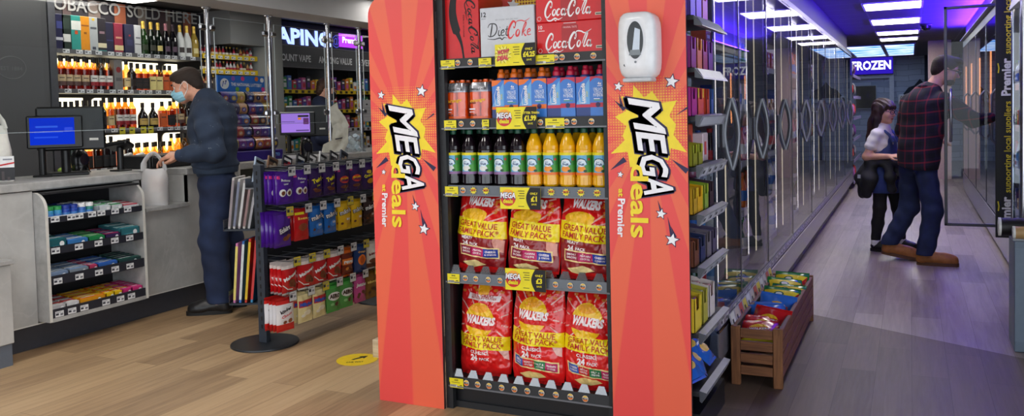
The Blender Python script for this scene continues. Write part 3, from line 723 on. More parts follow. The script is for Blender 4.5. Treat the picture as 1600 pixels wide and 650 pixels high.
# ---- promotion cards hung on the rails
def promo_card(x, z, lab, price, top, kind, w=.2, h=.098, tilt=-.015):
 t = thing('promotion_card', lab, 'promotion card', (x, 3.41, z)); m = MB()
 m.box(0, w, -.0015, .0, 0, h, YEL)
 n = 14; cx = w * .84; R = h * .66
 pts = [(w, -.002, 0), (w, -.002, h)] + [(max(.0, w * 1.0 - R * .98 - .0 + .012 - .012 * math.sin(PI * i / n) * 1.6), -.002, h - h * i / n) for i in range(n + 1)]
 m.poly(pts, INK)
 m.text(top, (w * .84, -.003, h * .68), (1, 0, 0), (0, 0, h * .1), YEL, bold=.03, al='c', res=1); m.text(price, (w * .84, -.003, h * .38), (1, 0, 0), (0, 0, h * .22), YEL, bold=.05, al='c', fit=w * (.29 if len(price) > 2 else .15))
 m.text('SAVE', (w * .84, -.003, h * .2), (1, 0, 0), (0, 0, h * .08), YEL, bold=.02, al='c', res=1)
 for i in range(4): m.quad((w * .45 + (.006 if i % 2 else 0), -.0025, h * (.82 - i * .11)), (w * .16 - (.006 if i % 2 else 0), 0, 0), (0, 0, h * .035), C(90, 80, 30, .6))
 m.quad((w * .45, -.0025, h * .12), (w * .15, 0, 0), (0, 0, h * .03), C(90, 80, 30, .6))
 c = (w * .2, h * .52)
 if kind == 'wow':
  m.poly([(c[0] + (.046 if i % 2 else .027) * math.cos(2 * PI * i / 26), -.002, c[1] + (.042 if i % 2 else .026) * math.sin(2 * PI * i / 26)) for i in range(26)], C(244, 232, 120, .45))
  for i in range(0, 26, 2):
   a = 2 * PI * i / 26; m.stroke([(c[0] + .03 * math.cos(a), c[1] + .028 * math.sin(a)), (c[0] + .041 * math.cos(a + .12), c[1] + .04 * math.sin(a + .12))], .0016, INK, (0, -.0028, 0), (1, 0, 0), (0, 0, 1))
  for t_, zz in (('WOW!', .004), ('DEAL', -.022)):
   m.text(t_, (c[0] - .001, -.0032, c[1] + zz - .001), (1, 0, .1), (.003, 0, .019), C(120, 10, 24, .5), bold=.08, al='c', fit=.058); m.text(t_, (c[0], -.0038, c[1] + zz), (1, 0, .1), (.003, 0, .018), C(235, 84, 96, .5), bold=.03, al='c', fit=.054)
 else:
  m.disc((c[0], -.002, c[1]), (.038, 0, 0), (0, 0, -.038), RED, 24)
  m.poly([(c[0] + .038 * math.cos(a), -.0024, c[1] + .038 * math.sin(a)) for a in [.35 + (PI - .7) * i / 10 for i in range(11)]], C(244, 170, 50, .45))
  m.text('MEGA', (c[0] - .001, -.003, c[1] - .003), (1, 0, 0), (.003, 0, .026), NAVY, bold=.08, al='c', fit=.08); m.text('MEGA', (c[0], -.0036, c[1] - .001), (1, 0, 0), (.003, 0, .024), C(246, 244, 250, .4), bold=.03, al='c', fit=.076)
  m.text('deals', (c[0], -.0036, c[1] - .024), (1, 0, 0), (0, 0, .018), YEL, bold=.04, al='c', fit=.05)
 m.build('card', t)
 [MB().box(w * q, w * (q + .04), 0, .012, h * .3, h * .5, clear(230, 232, 236, .1, .1)).build('card_holder', t) for q in (.3, .66)]; t.rotation_euler = (tilt, 0, 0); return t
def atp(px, py): p = ony(px, py, 3.41); return p.x, p.z
for px, py, lab, pr, top, kd in ((774, 104, 'yellow WOW DEAL card priced £4.25 under the silver drinks carton', '£4.25', 'ONLY', 'wow'), (776, 202, 'yellow card priced £1.99 in front of the sports drink packs', '£1.99', 'BETTER THAN', 'mega'),
        (782, 326, 'yellow card with black end at the squash shelf, above the crisps', '£1', 'ONLY', 'mega'), (790, 452, 'yellow MEGA deals card priced £3 between the crisps shelves', '£3', 'ONLY', 'mega')):
 x, z = atp(px, py); promo_card(x, z, lab, pr, top, kd)
# ---- script lettering for the cola cartons
def loop(cx, cy, rx, ry, a0, a1, sl=.25, n=14): return [(cx + rx * math.cos(a) + sl * ry * math.sin(a), cy + ry * math.sin(a)) for a in [a0 + (a1 - a0) * i / n for i in range(n + 1)]]
def vw(n, lo, hi, ph=0.0): return [lo + (hi - lo) * abs(math.sin(PI * i / (n - 1) + ph)) for i in range(n)]
def script(mb, word, o, a, u, k):
 def S(pts, lo, hi, ph=0.0, b=True):
  P = [tuple(p)[:2] for p in (bez([(x, y, 0) for x, y in pts], 5) if b else [V((x, y, 0)) for x, y in pts])]; mb.stroke(P, vw(len(P), lo, hi, ph), k, o, a, u)
 def o_(x): S(loop(x, .5, .34, .5, 1.2, 1.2 + 2 * PI), .12, .34, 0, False)
 def c_(x): S(loop(x, .5, .38, .52, .7, 5.7), .1, .36, 0, False)
 def a_(x): S(loop(x, .5, .34, .5, .6, .6 + 2 * PI), .12, .32, 0, False); S([(x + .5, 1.05), (x + .3, .2), (x + .45, -.04), (x + .75, .25)], .16, .3)
 def C_(x, big=1.0): S([(x + 1.55, 1.45), (x + 1.6, 2.1), (x + 1.15, 2.35), (x + .5, 1.7), (x + .05, .7), (x + .15, -.1), (x + .65, -.25), (x + 1.3, .35)], .12, .42 * big); S([(x + 1.55, 1.45), (x + 1.3, 1.3), (x + 1.28, 1.62)], .1, .2)
 if word == 'cc':
  C_(0); S([(.2, -.15), (.55, -.75), (1.3, -.85), (2.2, -.5), (3.0, -.72), (3.9, -.42)], .06, .26); S([(2.0, -.55), (2.35, -.95), (2.6, -.6)], .06, .16)
  o_(2.05); c_(3.05); a_(4.0); S([(4.85, .75), (5.2, .85)], .2, .26)
  C_(5.2, 1.05); o_(7.35); S([(8.05, .45), (8.6, 1.5), (9.15, 2.3), (9.3, 2.0), (8.75, .9), (8.4, .1), (8.7, -.02), (9.0, .3)], .1, .3); a_(9.5)
  S([(6.6, 1.7), (6.9, 2.5), (7.9, 2.5), (8.8, 2.2), (10.2, 2.75)], .06, .24)
 elif word == 'coke':
  C_(0); S([(1.55, 1.6), (1.9, 2.3), (2.9, 2.4), (3.6, 2.25), (4.6, 2.7)], .05, .16); o_(2.05); S([(2.9, .0), (3.2, 1.2), (3.75, 2.1), (3.8, 1.7), (3.2, .8), (2.95, .0)], .1, .2); S([(3.1, .5), (3.75, .95)], .1, .14); S([(3.25, .5), (3.6, .0), (3.85, .1)], .1, .22)
  S([(4.1, .45), (4.65, .7), (4.5, 1.02), (4.1, .7), (4.15, .1), (4.8, .15)], .1, .22)
 elif word == 'diet':
  S([(.55, 2.05), (.35, 1.0), (.15, .05)], .16, .26); S([(-.35, 1.5), (.1, 2.1), (1.2, 2.0), (1.45, 1.1), (.9, .2), (.0, .0), (-.3, .25)], .1, .2)
  S([(1.85, 1.0), (1.72, .3), (1.95, .05), (2.15, .25)], .14, .2); S([(2.02, 1.45), (2.08, 1.5)], .22, .22); S([(2.3, .45), (2.85, .7), (2.7, 1.02), (2.3, .7), (2.35, .1), (2.95, .15)], .1, .2); S([(3.5, 1.6), (3.2, .35), (3.4, .02), (3.7, .2)], .12, .2); S([(3.05, 1.05), (3.7, 1.1)], .12, .14); S([(-.5, -.35), (.8, -.5), (2.0, -.32), (2.4, -.6), (2.8, -.3), (3.4, -.4)], .05, .2)
def carton(name, lab, x0, x1, z0, z1, base, deco, dep=.26, y0=3.452, rz=0.0, grp=None):
 t = thing(name, lab, 'drinks carton', ((x0 + x1) / 2, y0, z0), rz, grp); w, h = x1 - x0, z1 - z0
 m = MB(); m.bev(-w / 2, w / 2, 0, dep, 0, h, base, .003); m.box(-w / 2 + .002, w / 2 - .002, dep * .48, dep * .5, h, h + .0008, C(150, 20, 24, .5)); deco(m, w, h); m.build('carton', t); return t
WP_ = C(244, 240, 240, .4)
def d_zero(m, w, h):
 P = bez([(-w * .16, h), (-w * .2, h * .74), (-w * .13, h * .5), (w * .02, h * .25), (w * .08, 0)], 8); Wd = [.03 + .012 * math.sin(PI * i / (len(P) - 1)) if i < len(P) * .55 else .03 - .02 * math.sin(PI * (i / (len(P) - 1) - .5) * 1.2) for i in range(len(P))]
 m.stroke([(p.x, p.y) for p in P], Wd, INK, (0, -.0006, 0), (1, 0, 0), (0, 0, 1))
 k = h * .082; script(m, 'cc', (w * .20, -.0012, h * .92), (w * .01, 0, -k), (k * .68, 0, 0), INK)
 m.text('ZERO SUGAR', (w * .08, -.0012, h * .7), (0, 0, -1), (.007, 0, 0), INK, bold=.0, fit=h * .36, res=1)
def d_diet(m, w, h):
 k = w * .095; script(m, 'diet', (-w * .32, -.0008, h * .42), (k, 0, 0), (0, 0, k * 1.05), C(44, 44, 48, .5)); script(m, 'coke', (w * .02, -.0008, h * .40), (k * .92, 0, 0), (0, 0, k * 1.1), C(226, 52, 56, .4))
 m.text('12', (-w * .47, -.0008, h * .82), (1, 0, 0), (0, 0, .021), INK, bold=.02); m.quad((-w * .47, -.0008, h * .775), (w * .08, 0, 0), (0, 0, .003), TGREY); m.text('NO SUGAR   NO CALORIES', (0, -.0008, h * .73), (1, 0, 0), (0, 0, .0065), TGREY, al='c', res=1)
def d_coke(m, w, h):
 k = w * .083
 # can picture behind the lettering
 m.poly([(-w * .13, -.0005, 0), (w * .11, -.0005, 0), (w * .11, -.0005, h * .86), (w * .08, -.0005, h * .93), (-w * .1, -.0005, h * .93), (-w * .13, -.0005, h * .86)], C(176, 22, 28, .35)); m.quad((-w * .1, -.0008, h * .93), (w * .18, 0, 0), (0, 0, .004), C(190, 150, 150, .3, .5)); m.text('ORIGINAL TASTE', (-w * .01, -.001, h * .79), (1, 0, 0), (0, 0, .008), C(240, 190, 190, .5), bold=.01, al='c', fit=w * .2, res=1)
 script(m, 'cc', (-w * .36, -.0014, h * .2), (k * .78, 0, 0), (0, 0, k * .98), WP_)
 m.text('10', (-w * .47, -.001, h * .8), (1, 0, 0), (0, 0, .016), WP_, bold=.02); m.quad((-w * .47, -.001, h * .735), (w * .09, 0, 0), (0, 0, .003), WP_)
 m.quad((w * .36, -.001, h * .12), (w * .1, 0, 0), (0, 0, .012), C(212, 200, 180, .5)); m.quad((w * .37, -.0014, h * .145), (w * .08, 0, 0), (0, 0, .004), INK); m.tube([(-w * .45 + .010 * math.cos(a), -.001, h * .12 + .010 * math.sin(a)) for a in [2 * PI * i / 6 for i in range(6)]], .0012, WP_, 5, closed=True)
def px3(x, y, Y=3.452): return ony(x, y, Y)
zt = SHZ[0]
carton('drinks_carton', 'red cola carton standing on end with black curved stripe and black script', px3(690, 50).x + .004, px3(748, 50).x, zt, 1.945, C(206, 16, 22, .32), d_zero)
carton('drinks_carton', 'silver white diet cola carton of 12 on the top shelf', px3(750, 50).x + .001, px3(835, 50).x, zt, 1.878, C(206, 208, 214, .3), d_diet)
xa, xb = px3(838.5, 50).x, px3(946.5, 50).x
carton('drinks_carton', 'red cola carton of 10, bottom one of the two stacked at top right', xa, xb, zt, zt + .141, C(214, 16, 24, .32), d_coke)
carton('drinks_carton', 'red cola carton of 10, on top of the other one at top right', xa - .002, xb - .001, zt + .142, zt + .283, C(214, 16, 24, .32), d_coke)
# ---- shrink packs of four orange drinks
ORD = C(238, 92, 20, .25, coat=.5)
def fridge_pack(x, lab, tone):
 t = thing('bottle_multipack', lab, 'drinks multipack', (x, 3.462, SHZ[1]), 0, 'orange fizzy drink shrink packs')
 for i, (dx, dy) in enumerate(((-.028, .03), (.028, .03), (-.028, .087), (.028, .087))):
  m = MB(); m.lathe([(.020, 0), (.026, .006), (.0265, .03), (.0245, .05), (.0265, .07), (.0265, .125), (.024, .15), (.018, .168), (.012, .178), (.012, .186)], ORD, 18, (dx, dy, 0)); m.build('bottle', t)
 sv = MB(); wd = clear(255, 236, 222, .09, .1)
 def ring(r, z): return [(sx * .028 + r * math.cos(a), cy + r * math.sin(a), z) for (sx, cy, a0) in ((-1, .03, PI), (1, .03, 1.5 * PI), (1, .087, 0), (-1, .087, .5 * PI)) for a in [a0 + PI / 2 * j / 5 for j in range(6)]]
 P = [ring(.0272, .002), ring(.0278, .06), ring(.0278, .128)]; P = [p + [p[0]] for p in P]; sv.grid(P, wd)
 P = [ring(.0278, .128), ring(.0262, .155), ring(.02, .172)]; P = [p + [p[0]] for p in P]; sv.grid(P, C(168, 168, 174, .22, .75, nz=.25, sc=90))
 P = [ring(.0284, .0), ring(.0286, .015)]; P = [p + [p[0]] for p in P]; sv.grid(P, ORD)
 sv.text('FRIDGE PACK', (0, .0006, .136), (1, 0, 0), (0, .003, .011), INK, bold=.02, al='c', fit=.088, res=1)
 sv.text('orange', (-.004, .0004, .082), (1, 0, .08), (.003, 0, .016), C(246, 190, 30, .4), bold=.02, al='c', fit=.078); sv.text('XTRA', (-.028, .0004, .072), (1, 0, 0), (0, 0, .008), INK, bold=.03, al='c', res=1); sv.quad((-.046, .0004, .045), (.03, 0, 0), (0, 0, .006), WP_); sv.quad((-.046, .0004, .033), (.026, 0, 0), (0, 0, .003), WP_); sv.text('4 PACK', (-.03, .0004, .016), (1, 0, 0), (0, 0, .009), INK, bold=.03, al='c', res=1); sv.build('shrink_wrap', t)
fridge_pack(px3(711.5, 150, 3.47).x, 'orange drink shrink pack with silver top, leftmost on the second shelf', 0)
fridge_pack(px3(748, 150, 3.47).x, 'orange drink shrink pack with silver top, beside the blue sports drink', 1)
# ---- sports drink packs
LB, LBD = C(52, 120, 206, .3), C(32, 60, 130, .35)
def sports_pack(xl, xr, top, capk, lab, grp):
 w = xr - xl; z = SHZ[1]; h = .176
 t = thing('bottle_multipack', lab, 'drinks multipack', ((xl + xr) / 2, 3.458, z), 0, grp); m = MB(); m.bev(-w / 2, w / 2, 0, .13, 0, h, LB, .002); s = -w * .02
 y = -.0006
 m.quad((-w / 2, y, 0), (s + w / 2, 0, 0), (0, 0, h * .24), LBD); m.quad((s, y, 0), (w / 2 - s, 0, 0), (0, 0, h * .2), LB)
 m.quad((-w / 2, y * 1.5, h * .24), (s + w / 2, 0, 0), (0, 0, h * .075), top); m.quad((s, y * 1.5, h * .24), (w / 2 - s, 0, 0), (0, 0, h * .11), top)
 m.poly([(-w / 2, y * 1.5, h), (-w / 2, y * 1.5, h * .84), (-w * .3, y * 1.5, h * .88), (-w * .1, y * 1.5, h)], top)
 pts = [(s, y * 1.5, h)] + [(s + (w / 2 - s) * i / 10, y * 1.5, h * (.86 + .1 * math.sin(PI * (i / 10) ** .8))) for i in range(11)] + [(w / 2, y * 1.5, h)]; m.poly(pts[::-1], top)
 m.poly([(-w * .5 + w * .46 * u_, y * 1.2, h * (.32 + v_)) for u_, v_ in ((0, 0), (1, 0), (1, .62), (.75, .5), (.55, .3), (.2, .12))], C(104, 170, 226, .3))
 m.text('Lucozade', (-w * .2, y * 3, h * .34), (0, 0, 1), (-.017, 0, 0), WP_, bold=.04, fit=h * .5); m.stroke([(-w * .36, h * .33), (-w * .4, h * .6), (-w * .3, h * .82), (-w * .18, h * .6), (-w * .17, h * .35)], .002, WP_, (0, y * 3, 0), (1, 0, 0), (0, 0, 1)); m.text('SPORT', (-w * .1, y * 3, h * .5), (0, 0, 1), (-.006, 0, 0), YEL, bold=.02, res=1)
 cx = (s + w / 2) / 2 + w * .02
 m.text('4x', (cx + w * .04, y * 3, h * .79), (1, 0, 0), (0, 0, .012), WP_, bold=.02, al='c', res=1); m.quad((cx - w * .03, y * 3, h * .755), (w * .14, 0, 0), (0, 0, .0025), WP_)
 for tt, zz, hh, ww in (('UNLOCK', .64, .0145, .34), ('YOUR BODY\'S', .585, .008, .30), ('POTENTIAL', .50, .0135, .34)): m.text(tt, (cx, y * 3, h * zz), (1, 0, 0), (0, 0, hh), C(226, 236, 248, .4), bold=.02, al='c', fit=w * ww, res=1)
 m.quad((cx - w * .16, y * 3, h * .44), (w * .2, 0, 0), (0, 0, .003), WP_); m.quad((cx - w * .16, y * 3, h * .405), (w * .32, 0, 0), (0, 0, .003), C(110, 180, 70, .4)); m.disc((cx - w * .02, y * 3, h * .30), (.011, 0, 0), (0, 0, -.011), C(50, 24, 80, .4), 16)
 m.build('carton_sleeve', t)
 for dx in (-w * .25, w * .25):
  for dy in (.033, .098):
   b = MB(); b.lathe([(.026, h - .004), (.024, h + .006), (.017, h + .011)], clear(230, 200, 180, .1, .05) if capk is None else LBD, 16, (dx, dy, 0)); b.build('bottle_shoulder', t)
   b = MB(); b.lathe([(.0165, h + .009), (.0175, h + .012), (.0175, h + .026), (.0165, h + .030), (.0125, h + .036), (.0115, h + .047), (.0095, h + .051)], capk, 16, (dx, dy, 0)); b.build('sports_cap', t)
OC, PC = C(236, 112, 22, .35), C(196, 24, 62, .35)
e3 = [767.5, 809.5, 854, 899, 947]
for i in range(4):
 sports_pack(px3(e3[i], 150).x + .001, px3(e3[i + 1], 150).x - .003, (OC if i < 2 else PC), (OC if i < 2 else PC), ('blue sports drink four-pack with orange caps, next to the orange shrink packs', 'blue sports drink four-pack with orange caps, next to the pink capped packs', 'blue sports drink four-pack with pink caps, left one of two', 'blue sports drink four-pack with pink caps, by the right-hand panel')[i], 'blue sports drink packs')
# ---- squash bottles
GCAP = C(18, 84, 58, .4)
def squash_meshes(liq, fruit, strip, name):
 prof = [(.026, 0), (.034, .004), (.0385, .012), (.0385, .03), (.0372, .05), (.0372, .165), (.0382, .17), (.036, .186), (.029, .208), (.0215, .226), (.0165, .238), (.0135, .241)]
 b = MB(); b.lathe([(r, z) for r, z in prof], liq, 24)
 for j in range(8):
  a = 2 * PI * j / 8; b.tube([(.0375 * math.cos(a), .0375 * math.sin(a), .014), (.0362 * math.cos(a), .0362 * math.sin(a), .045)], .003, liq, 6)
 c = MB(); c.lathe([(.0145, .2405), (.0155, .242), (.0155, .259), (.0135, .2625)], GCAP, 20)
 l = MB(); R = .0387; fn = lambda u, v: (R * math.sin(u / R), -R * math.cos(u / R), v); H0, H1 = .055, .155
 def band(v0, v1, k, u0=-.0607, u1=.0607, dr=0.0):
  n = 24 if u1 - u0 > .05 else 10
  l.grid([[((R + dr) * math.sin((u0 + (u1 - u0) * i / n) / R), -(R + dr) * math.cos((u0 + (u1 - u0) * i / n) / R), v) for v in (v0, v1)] for i in range(n + 1)], k)
 band(H0, H1, C(60, 140, 60, .4)); band(H0, H1, C(60, 140, 60, .4), .0607, .1825); band(H1 - .012, H1, YEL, dr=.0003); band(H0, H0 + .012, strip, dr=.0003); band(H0 + .012, H1 - .012, C(104, 176, 218, .4), -.034, .016, .0003); band(H0 + .012, H0 + .045, C(70, 152, 58, .4), .006, .04, .0004)
 f2 = lambda d: (lambda u, v: ((R + d) * math.sin(u / R), -(R + d) * math.cos(u / R), v)); ux = -.009
 l.spoly([(ux + .02 * math.cos(a), H0 + .028 + .013 * math.sin(a)) for a in [2 * PI * j / 18 for j in range(18)]], f2(.0007), fruit); l.spoly([(ux + .022 * math.cos(a), H0 + .054 + .017 * math.sin(a)) for a in [2 * PI * j / 18 for j in range(18)]], f2(.001), C(222, 238, 248, .4))
 for j in range(9):
  a = PI * (1 - (j + .5) / 9); l.spoly([(ux + rr * math.cos(aa), H0 + .052 + rr * .85 * math.sin(aa)) for rr, aa in ((.022, a - .15), (.027, a - .15), (.027, a + .15), (.022, a + .15))], f2(.0012), C(24, 70, 56, .4))
 l.stext('ROBINSONS', f2(.0016), ux, H0 + .0635, .006, WP_, bold=.03, fit=.034, L=.004, arc=-14, res=1); l.stext('Fruit', f2(.0014), ux + .001, H0 + .043, .011, C(20, 60, 120, .4), bold=.04, fit=.028, L=.005, res=2); l.stext('Real', f2(.0014), ux - .004, H0 + .056, .005, C(20, 60, 120, .4), bold=.02, L=.005, res=1)
 l.spoly([(.009 + .008 * math.cos(a), H0 + .019 + .006 * math.sin(a)) for a in [2 * PI * j / 10 for j in range(10)]], f2(.0014), C(28, 76, 40, .4)); l.spoly([(.026 + .006 * math.cos(a), H0 + .07 + .006 * math.sin(a)) for a in [2 * PI * j / 10 for j in range(10)]], f2(.0014), C(196, 50, 40, .4))
 return {'bottle': b.mesh('squash_body'), 'cap': c.mesh('squash_cap'), 'label': l.mesh('squash_label')}
DKL = squash_meshes(C(20, 9, 18, .12, coat=.6), C(226, 226, 220, .4), C(150, 110, 160, .4), 'dark'); ORL = squash_meshes(C(240, 176, 8, .2, coat=.6), C(246, 150, 50, .4), C(238, 120, 40, .4), 'orange')
ORD5 = ('first', 'second', 'third', 'fourth', 'fifth')
def place(pm, name, lab, cat, loc, rz=0.0, grp=None):
 t = thing(name, lab, cat, loc, rz, grp)
 for k, me in pm.items(): link(k, me, t)
 return t
dxs = [(709, 734.5, 759.5, 784.5, 810), (835.5, 861.5, 887.5, 913.5, 939.5)]
for side in (0, 1):
 for i in range(5):
  x = px3(dxs[side][i], 250, 3.488).x
  for row in (0, 1):
   if row and side and i == 4: pass
   l = '%s squash bottle with green cap, %s of five from the left, %s row' % ('dark' if side == 0 else 'orange', ORD5[i], 'front' if row == 0 else 'back')
   place(DKL if side == 0 else ORL, 'squash_bottle', l, 'bottle', (x + (.012 if row else 0), 3.488 + row * .085, SHZ[2]), (random.uniform(-.12, .12) if row == 0 else .2) + .28, 'squash bottles on the promotion stand')
# ---- family crisp bags
from mathutils import noise as mnoise
def make_bag(W, H, T, seed, lean, design, dv=0.0, nu=64, nv=84, wr=1.45):
 """returns meshes of a plump printed crisp bag standing on its lower edge; front faces -y"""
 def thick(u, v):
  a = max(0.0, math.sin(PI * min(max(u, 0), 1))) ** .55; b = max(0.0, math.sin(PI * min(max(v * .96 + .03, 0), 1))) ** .5
  return T * .5 * a * b
 def nz(x, z, o): return mnoise.noise(V((x * 9, z * 6, seed * 3.1 + o))) * .012 + mnoise.noise(V((x * 22 + z * 9, z * 15 - x * 12, seed * 1.7 + o))) * .007 + abs(mnoise.noise(V((x * 34 + z * 24, z * 16 - x * 22, seed + o + 9)))) * .007 + abs(mnoise.noise(V((x * 60 - z * 30, z * 44, seed + o + 19)))) * .003
 def S(x, z, off=0.0, side=-1):
  u, v = x / W + .5, z / H; e = 4 * u * (1 - u); ev = min(1, max(0, v * 9)) * min(1, max(0, (1 - v) * 9))
  nar = .91 + .09 * math.sin(PI * min(1, max(0, .12 + v * .88))) ** .7 + .05 * mnoise.noise(V((seed, v * 5, 0)))
  y = side * (thick(u, v) + (nz(x, z, 0 if side < 0 else 5) * wr) * (.25 + .75 * min(1, e * 1.6)) * (.3 + .7 * ev)) + side * off
  return (x * nar, y + lean * z * 1.0 + T * .42, z)
 f = lambda off: (lambda x, z: S(x, z + 0.0, off))
 base = design['base']; m = MB()
 m.grid([[S(-W / 2 + W * i / nu, H * j / nv) for j in range(nv + 1)] for i in range(nu + 1)], base)
 n2, v2 = 20, 24; m.grid([[S(W / 2 - W * i / n2, H * j / v2, 0, 1) for j in range(v2 + 1)] for i in range(n2 + 1)], base)
 m2 = MB(); design['paint'](m2, f, W, H, dv)
 s = MB()
 for z0, z1 in ((-.012, .004), (H - .004, H + .014)):
  s.grid([[(lambda p: (p[0] * (1.0), p[1] + .004 * math.sin(i * 1.1 + seed) , z))(S(-W * .46 + W * .92 * i / 40, min(max(z, .001), H - .001))) for z in (z0, (z0 + z1) / 2, z1)] for i in range(41)], C(190, 24, 26, .25))
 if z0 < 0: pass
 return {'bag': m.mesh('crisp_bag'), 'print': m2.mesh('crisp_print'), 'crimped_seam': s.mesh('crisp_seam')}
FOIL_R, MAR, WHT2, YB = C(226, 28, 28, .2, coat=.6, nz=.08), C(142, 20, 28, .3, coat=.4), C(246, 236, 236, .35), C(250, 226, 20, .3, coat=.3)
TRED = C(190, 34, 30, .4)
def rect(x0, x1, z0, z1, n=1): return [(x0, z0), (x1, z0), (x1, z1), (x0, z1)]
def wline(m, fn, pts, w, k):
 for i in range(len(pts) - 1):
  a, b = pts[i], pts[i + 1]; dx, dz = b[0] - a[0], b[1] - a[1]; l = math.hypot(dx, dz); nx, nz_ = -dz / l * w / 2, dx / l * w / 2
  m.spoly([(a[0] - nx, a[1] - nz_), (b[0] - nx, b[1] - nz_), (b[0] + nx, b[1] + nz_), (a[0] + nx, a[1] + nz_)], fn, k, .014)
def bandp(m, fn, W, z0, z1, k, sl=0.0, x0=-.49, x1=.49, n=64):
 m.grid([[fn(W * (x0 + (x1 - x0) * i / n), z0 + (z1 - z0) * j / 26 + sl * W * (x0 + (x1 - x0) * i / n)) for j in range(27)] for i in range(n + 1)], k)
def chips(m, fn, x, z, r, k=None):
 m.spoly([(x + r * math.cos(a) * (1 + .12 * math.sin(3 * a)), z + r * .62 * math.sin(a) * (1 + .1 * math.cos(2 * a))) for a in [2 * PI * j / 18 for j in range(18)]], fn, k or C(240, 196, 60, .4))
def squares(m, f, W, z, h, x0, cols, sl):
 n = len(cols); w = W * .2 if n == 4 else W * .25; L_ = w * n
 m.spoly([(x0 - .006, z - .006 + sl * x0), (x0 + L_ + .006, z - .006 + sl * (x0 + L_)), (x0 + L_ + .006, z + h + .006 + sl * (x0 + L_)), (x0 - .006, z + h + .006 + sl * x0)], f(.0030), C(244, 220, 150, .4))
 for i, (c, t1, t2) in enumerate(cols):
  a = x0 + i * w; m.spoly([(a, z + sl * a), (a + w, z + sl * (a + w)), (a + w, z + h + sl * (a + w)), (a, z + h + sl * a)], f(.0040), C(*c, .4)); m.stext(t1, f(.0052), a + w / 2, z + h * .56 + sl * (a + w / 2), h * .22, WHT2, bold=.03, fit=w * .72, rot=sl, L=.008, res=1); m.stext(t2, f(.0052), a + w / 2, z + h * .22 + sl * (a + w / 2), h * .22, WHT2, bold=.03, fit=w * .7, rot=sl, L=.008, res=1)
def paint_meaty(m, f, W, H, dv):
 sl = -.09
 bandp(m, f(.0014), W, H * .06, H * .47, MAR, sl * .6); chips(m, f(.0016), -W * .12, H * .72, W * .27, C(244, 186, 24, .35))
 for p in (((-.05, .9), (.45, .98)), ((.12, .7), (.5, .88)), ((.2, .66), (.5, .72)), ((-.5, .8), (-.3, .9)), ((-.5, .7), (-.34, .72))): wline(m, f(.001), [(x * W * .98, z * H) for x, z in p], .007, C(236, 176, 166, .4))
 for i in range(5): chips(m, f(.001), W * (.3 + .04 * (i % 3)), H * (.78 + .035 * i), .012, C(230, 130, 40, .4))
 bandp(m, f(.0012), W, H * .84, H * .985, C(214, 30, 28, .3), sl * 1.2, -.36, .3); m.stext('WALKERS', f(.003), -W * .03, H * .875, .034, WHT2, bold=.06, fit=W * .56, shear=.15, rot=-.08);
 bandp(m, f(.0024), W, H * .455, H * .685, YB, sl)
 m.stext('GREAT VALUE', f(.0046), -W * .03, H * .582, .026, TRED, bold=.012, fit=W * .78, rot=sl); m.stext('FAMILY PACK*', f(.0046), -W * .03, H * .485, .026, TRED, bold=.012, fit=W * .80, rot=sl)
 m.stext('MEATY', f(.003), -W * .22, H * .428, .013, WHT2, bold=.03, rot=sl); m.stext('24', f(.003), -W * .27, H * .342, .021, WHT2, bold=.05, rot=sl); m.stext('PACK', f(.003), -W * .08, H * .342, .013, WHT2, bold=.03, rot=sl)
 squares(m, f, W, H * .2, H * .115, -W * .37, [((150, 22, 60), 'SMOKY', 'BACON'), ((190, 24, 96), 'PRAWN', 'COCKTAIL'), ((28, 60, 160), 'CHEESE', '& ONION')], sl)
 m.spoly([(-W * .34, H * .11), (-W * .2, H * .13), (-W * .05, H * .15), (W * .08, H * .11), (W * .16, H * .08), (W * .02, H * .06), (-W * .12, H * .035), (-W * .26, H * .06)], f(.003), C(240, 216, 150, .4))
 m.spoly([(W * .28, H * .44), (W * .47, H * .4), (W * .47, H * .24), (W * .36, H * .26), (W * .3, H * .34)], f(.0026), C(226, 160, 144, .4)); chips(m, f(.0018), W * .38, H * .42, .017, C(240, 150, 60, .4))
